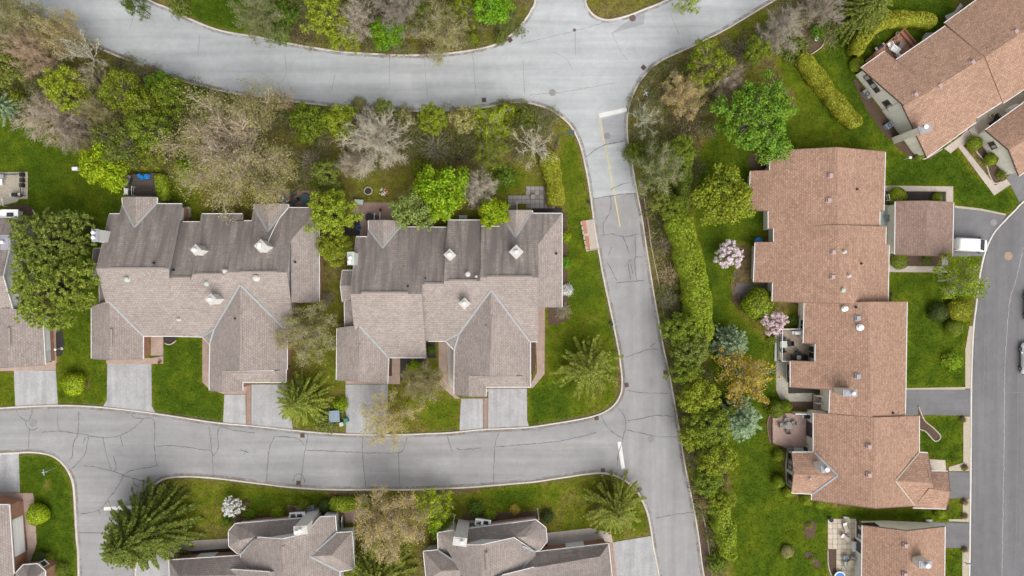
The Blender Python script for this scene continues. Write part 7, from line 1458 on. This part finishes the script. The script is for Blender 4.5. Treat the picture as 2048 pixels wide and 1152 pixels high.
('ball',1555,818,19,2.2,'cedar','brown',"green shrub at the top left of the pink patio"), ('ball',1572,812,13,2.2,'hedge','brown',"yellowish shrub at the top of the pink patio"), ('ball',1559,912,13,1.5,'hedge','brown',"round shrub below the pink patio, topmost of the wall row"), ('ball',1558,964,13,1.5,'hedge','brown',"round shrub at the windows of the terrace's west gable, second of the wall row"), ('ball',1578,985,12,1.3,'hedge','brown',"round shrub at the corner of the terrace's west gable"), ('ball',1615,1000,13,1.3,'hedge','brown',"left of the two round shrubs under the terrace's bottom eave"), ('ball',1642,1006,13,1.3,'hedge','brown',"right of the two round shrubs under the terrace's bottom eave"), ('ball',1883,1028,12,1.4,'lime','brown',"lime round shrub at the terrace's last corner"), ('bush',1896,1018,9,1.1,'brown','brown',"reddish brown shrub beside the lime round one"), ('ball',1951,286,15,1.6,'hedge','brown',"largest round shrub in the bed at the garage wing"), ('ball',1984,318,13,1.5,'hedge','brown',"middle round shrub in the bed at the garage wing"), ('bush',2006,348,12,1.2,'cedar','brown',"spreading shrub at the end of the garage wing's bed"), ('ball',1840,312,9,1.0,'cedar','brown',"small shrub at the angled house's lower corner"), ('ball',1716,128,16,1.2,'hedge','brown',"shrub beside the redwood deck's steps"), ('ball',1576,1104,13,1.0,'olive','brown',"round grey-olive shrub alone on the big right lawn"), ('bush',1620,1052,8,0.7,'yg','brown',"yellowish plant in the island bed on the big right lawn"), ('bush',1625,1120,8,0.6,'hedge','brown',"yellowish plant in the lower island bed on the big right lawn"), ('bush',1928,840,8,0.8,'brown','brown',"brown shrub at the verge above the terrace's lower front lawn"), ('bush',1932,936,9,0.8,'brown','brown',"brown shrub at the verge below the terrace's lower front lawn"), ('bush',1932,1005,9,0.8,'brown','brown',"brown shrub at the verge below the terrace's last driveway"), ('bush',1932,1033,8,0.8,'brown','brown',"brown shrub at the verge above the bottom-right driveway"), ('bush',1932,1101,8,0.8,'brown','brown',"brown shrub at the verge by the garden flag"),
# lower left
('spruce',302,1056,93,13,'pine3','brown',"huge spruce at lower left covering the stop line"), ('bloom',465,1013,23,2.8,'white','grey',"white-blossoming bush on the bottom lawn"), ('bush',497,1032,15,1.4,'bright','brown',"green shrub below the white-blossoming bush"), ('bush',553,1028,17,1.2,'limey','brown',"bright yellow-lime low shrub at the bottom house's rear wall"), ('bush',605,1011,15,2.2,'hedge','brown',"yellow-green shrub left of the blue-grey cooling unit"), ('bush',580,1022,11,0.9,'brown','brown',"brown shrub with pale flowers at the bottom house"), ('ball',649,1012,14,1.8,'dark','brown',"dark round shrub right of the blue-grey cooling unit"), ('bud',782,1042,72,8,'tan','tan',"wide tan bare tree at the bottom between the two houses", None, 0.55), ('wisp',768,1090,46,5,'limey','tan',"yellow-leafed tree below the wide tan bare tree"), ('thin',872,1012,42,4.2,'limey','grey',"lime tree beside the wide tan bare tree"), ('bush',880,1060,28,3,'lime','grey',"lime shrub below the lime tree at the bottom"), ('pine',762,1148,78,8,'star','brown',"green pine cut by the bottom edge between the houses"), ('star',1228,1010,66,8,'star','brown',"star-shaped pine on the bottom lawn by the side street"), ('ball',72,1030,22,2.2,'limey','brown',"small lime tree beside the lower-left brick walk"), ('ball',78,1120,17,1.3,'dark','brown',"dark round shrub at the corner house's bay"), ('bush',92,1118,12,1.2,'hedge','brown',"yellow-green shrub in front of the dark one at the bay"), ('bush',118,1140,18,1.2,'cedar','brown',"green shrub at the bottom edge beside the bay"), ('bush',980,1030,16,1.2,'lime','brown',"lime low shrub at the right bottom house's rear wall"), ('bush',950,1020,20,1.6,'green','brown',"dark shrub above the tan cooling unit"), ('bush',1030,1020,13,1.0,'orange','brown',"orange-yellow low shrub at the right bottom house's rear wall"), ('bush',1095,1035,18,1.6,'dark','brown',"dark shrub at the corner of the right bottom house"), ('bush',490,1046 if False else 1008,9,0.8,'brown','brown',"small brown shrub beside the white-blossoming bush"), ('bush',450,1042,14,1.4,'green','brown',"dark green shrub at the corner of the bottom-left house"),
]
for p in PL: plant(*p)
hedge("clipped yellow-green hedge beside the slab patio", [(1099,318),(1105,345),(1110,372),(1112,395)], 2.5, 2.2, 'hedge2', 1, taper=0.98)
hedge("long thick cedar hedge right of the side street", [(1362,446),(1372,480),(1382,520),(1392,560),(1398,600),(1402,640),(1404,662)], 3.6, 4.2, 'hedge', 2, 190, 0.28, wob=0.06)
hedge("narrow dark cedar hedge above the long thick one", [(1378,305),(1374,340),(1370,380),(1366,425)], 1.6, 3.0, 'cedar', 3, 200, 0.26, wob=0.14)
hedge("tall hedge at the bottom, right of the kerb and brown strip", [(1442,1008),(1448,1040),(1454,1070),(1458,1100)], 2.6, 3.6, 'hedge', 4, 190, 0.28, wob=0.15)
hedge("straight clipped hedge on the right lawn, slanting towards the angled house", [(1612,118),(1640,155),(1668,192),(1696,226),(1710,240)], 2.1, 2.2, 'hedge2', 5)
hedge("curved clipped hedge around the redwood deck", [(1716,98),(1724,80),(1738,62),(1760,46),(1785,36),(1815,34),(1845,36),(1860,40)], 2.0, 2.0, 'hedge2', 6)
hedge("low rectangular clipped hedge at the bottom with orange tips", [(668,1010),(690,1010),(715,1009),(728,1009)], 1.8, 1.4, 'hedge', 7)
hedge("clipped hedge beside the dark deck with the blue sheet", [(319,358),(322,372),(325,392)], 1.6, 1.9, 'hedge', 8)

# ------------------------------------------------------------------ turf blades and undergrowth
rg_ = np.random.default_rng(99)
n = 420000
px = rg_.uniform(-40, 2088, n); py = rg_.uniform(-30, 1182, n); X = (px-1024)/S; Y = (576-py)/S
ix = np.clip(((px-GX0)/GC).astype(int), 0, GW-1); iy = np.clip(((py-GY0)/GC).astype(int), 0, GHt-1); lu = lush[iy, ix]
keep = (~HARD[iy, ix]) & (rg_.random(n) < np.clip(0.45+lu, 0.3, 1)); X, Y, lu = X[keep], Y[keep], lu[keep]; m = len(X)
az = rg_.uniform(0, 6.283, m); hgt = rg_.uniform(0.04, 0.11, m); wd = rg_.uniform(0.05, 0.11, m); ln = rg_.uniform(0.06, 0.18, m)
dx, dy = np.cos(az), np.sin(az)
V = np.stack([np.c_[X-dy*wd, Y+dx*wd, np.full(m, 0.012)], np.c_[X+dy*wd, Y-dx*wd, np.full(m, 0.012)], np.c_[X+dx*ln, Y+dy*ln, hgt]], 1).reshape(-1,3)
tag(link("lawn_grass", np_mesh("lawn_grass", V, None, np.arange(3*m).reshape(-1,3), M['grass'], {'lush': np.repeat(lu+rg_.normal(size=m)*0.06, 3)})), "short grass blades on the lawns and verges", "grass", kind='stuff')
# tangled thicket filling the wood between the trees
wm = np.zeros((GHt, GW), bool)
for p, v in WOODS: raster(p, wm, True)
nf = field(26, rg_); cand = np.argwhere(wm & ~HARD & (nf > 0.31)); pick = cand[rg_.choice(len(cand), 2000)]
TA, TB = Tree(3), Tree(4)
for gy, gx in pick:
    x, y = (GX0+gx*GC-1024)/S, (576-GY0-gy*GC)/S; T = TA if rg_.random() < 0.68 else TB; R = rg_.uniform(0.7,1.7); hh = rg_.uniform(0.5,2.0); k = 150
    if y < -30 and x < 20: continue
    d = unit(rg_.normal(size=(k,3))); d[:,2] = np.abs(d[:,2]); P = d*np.array([R,R,hh])*rg_.uniform(0.45,1.0,(k,1))+np.array([x,y,0.1])
    T.leaves(P, d+rg_.normal(size=(k,3))*0.5+np.array([0,0,0.5]), rg_.uniform(0.10,0.26,k), rg_.uniform(0.06,0.16,k))
    a_ = np.array([x,y,0])+rg_.normal(size=(26,3))*np.array([.3,.3,0])*R; T.twigs(a_, a_+unit(rg_.normal(size=(26,3))*np.array([1,1,.5])+np.array([0,0,.6]))*R*rg_.uniform(0.7,1.3,(26,1)), 0.02)
for T, nm, c1, c2 in ((TA,"green_thicket",(.20,.21,.055),(.38,.31,.23)), (TB,"brown_thicket",(.24,.245,.10),(.42,.35,.27))):
    ms = T.meshes('t','leaf','leaves'); o = tag(link(nm, ms['leaves']), ("olive green" if T is TA else "straw brown")+" tangled thicket between the trees of the woods", "thicket", kind='stuff'); o.color = (*c1, 1)
    o2 = link('twigs', ms['twigs'], o); o2.color = (*c2, 1); o2['kind'] = 'stuff'
# leaf litter, seedlings and twigs under the woods
wd_mask = np.zeros((GHt, GW), bool)
for p, v in WOODS: raster(p, wd_mask, True)
n = 90000; px = rg_.uniform(-60, 2100, n); py = rg_.uniform(-40, 1190, n); ix = np.clip(((px-GX0)/GC).astype(int), 0, GW-1); iy = np.clip(((py-GY0)/GC).astype(int), 0, GHt-1)
dn = field(14, rg_)[iy, ix]; keep = wd_mask[iy, ix] & (~HARD[iy, ix]) & (rg_.random(n) < np.clip((dn-0.30)*2.2, 0.05, 1)); px, py, dn = px[keep], py[keep], dn[keep]; m = len(px)
P = np.stack([(px-1024)/S, (576-py)/S, rg_.uniform(0.05, 0.2, m)+0.9*np.maximum(0, dn-0.45)*rg_.random(m)*2.5], -1)
half = rg_.random(m) < 0.5
for nm, msk, colr, lab in (("undergrowth", half, CL['oliveg'], "olive green undergrowth leaves beneath the wood"), ("leaf_litter", ~half, (.17,.12,.075), "brown litter and dead twigs beneath the wood")):
    T = Tree(7); q = P[msk]; k = len(q); T.leaves(q, rg_.normal(size=(k,3))*0.5+np.array([0,0,1.0]), rg_.uniform(0.12,0.34,k), rg_.uniform(0.05,0.2,k))
    o = tag(link(nm, T.meshes('u','leaf','u')['u']), lab, "undergrowth", kind='stuff'); o.color = (*colr, 1)
for o in bpy.data.objects:
    if o.type == 'MESH' and o.name.startswith('soil') and o.data.materials and o.data.materials[0] == M['leaf']: o.color = (0.16, 0.25, 0.03, 1)
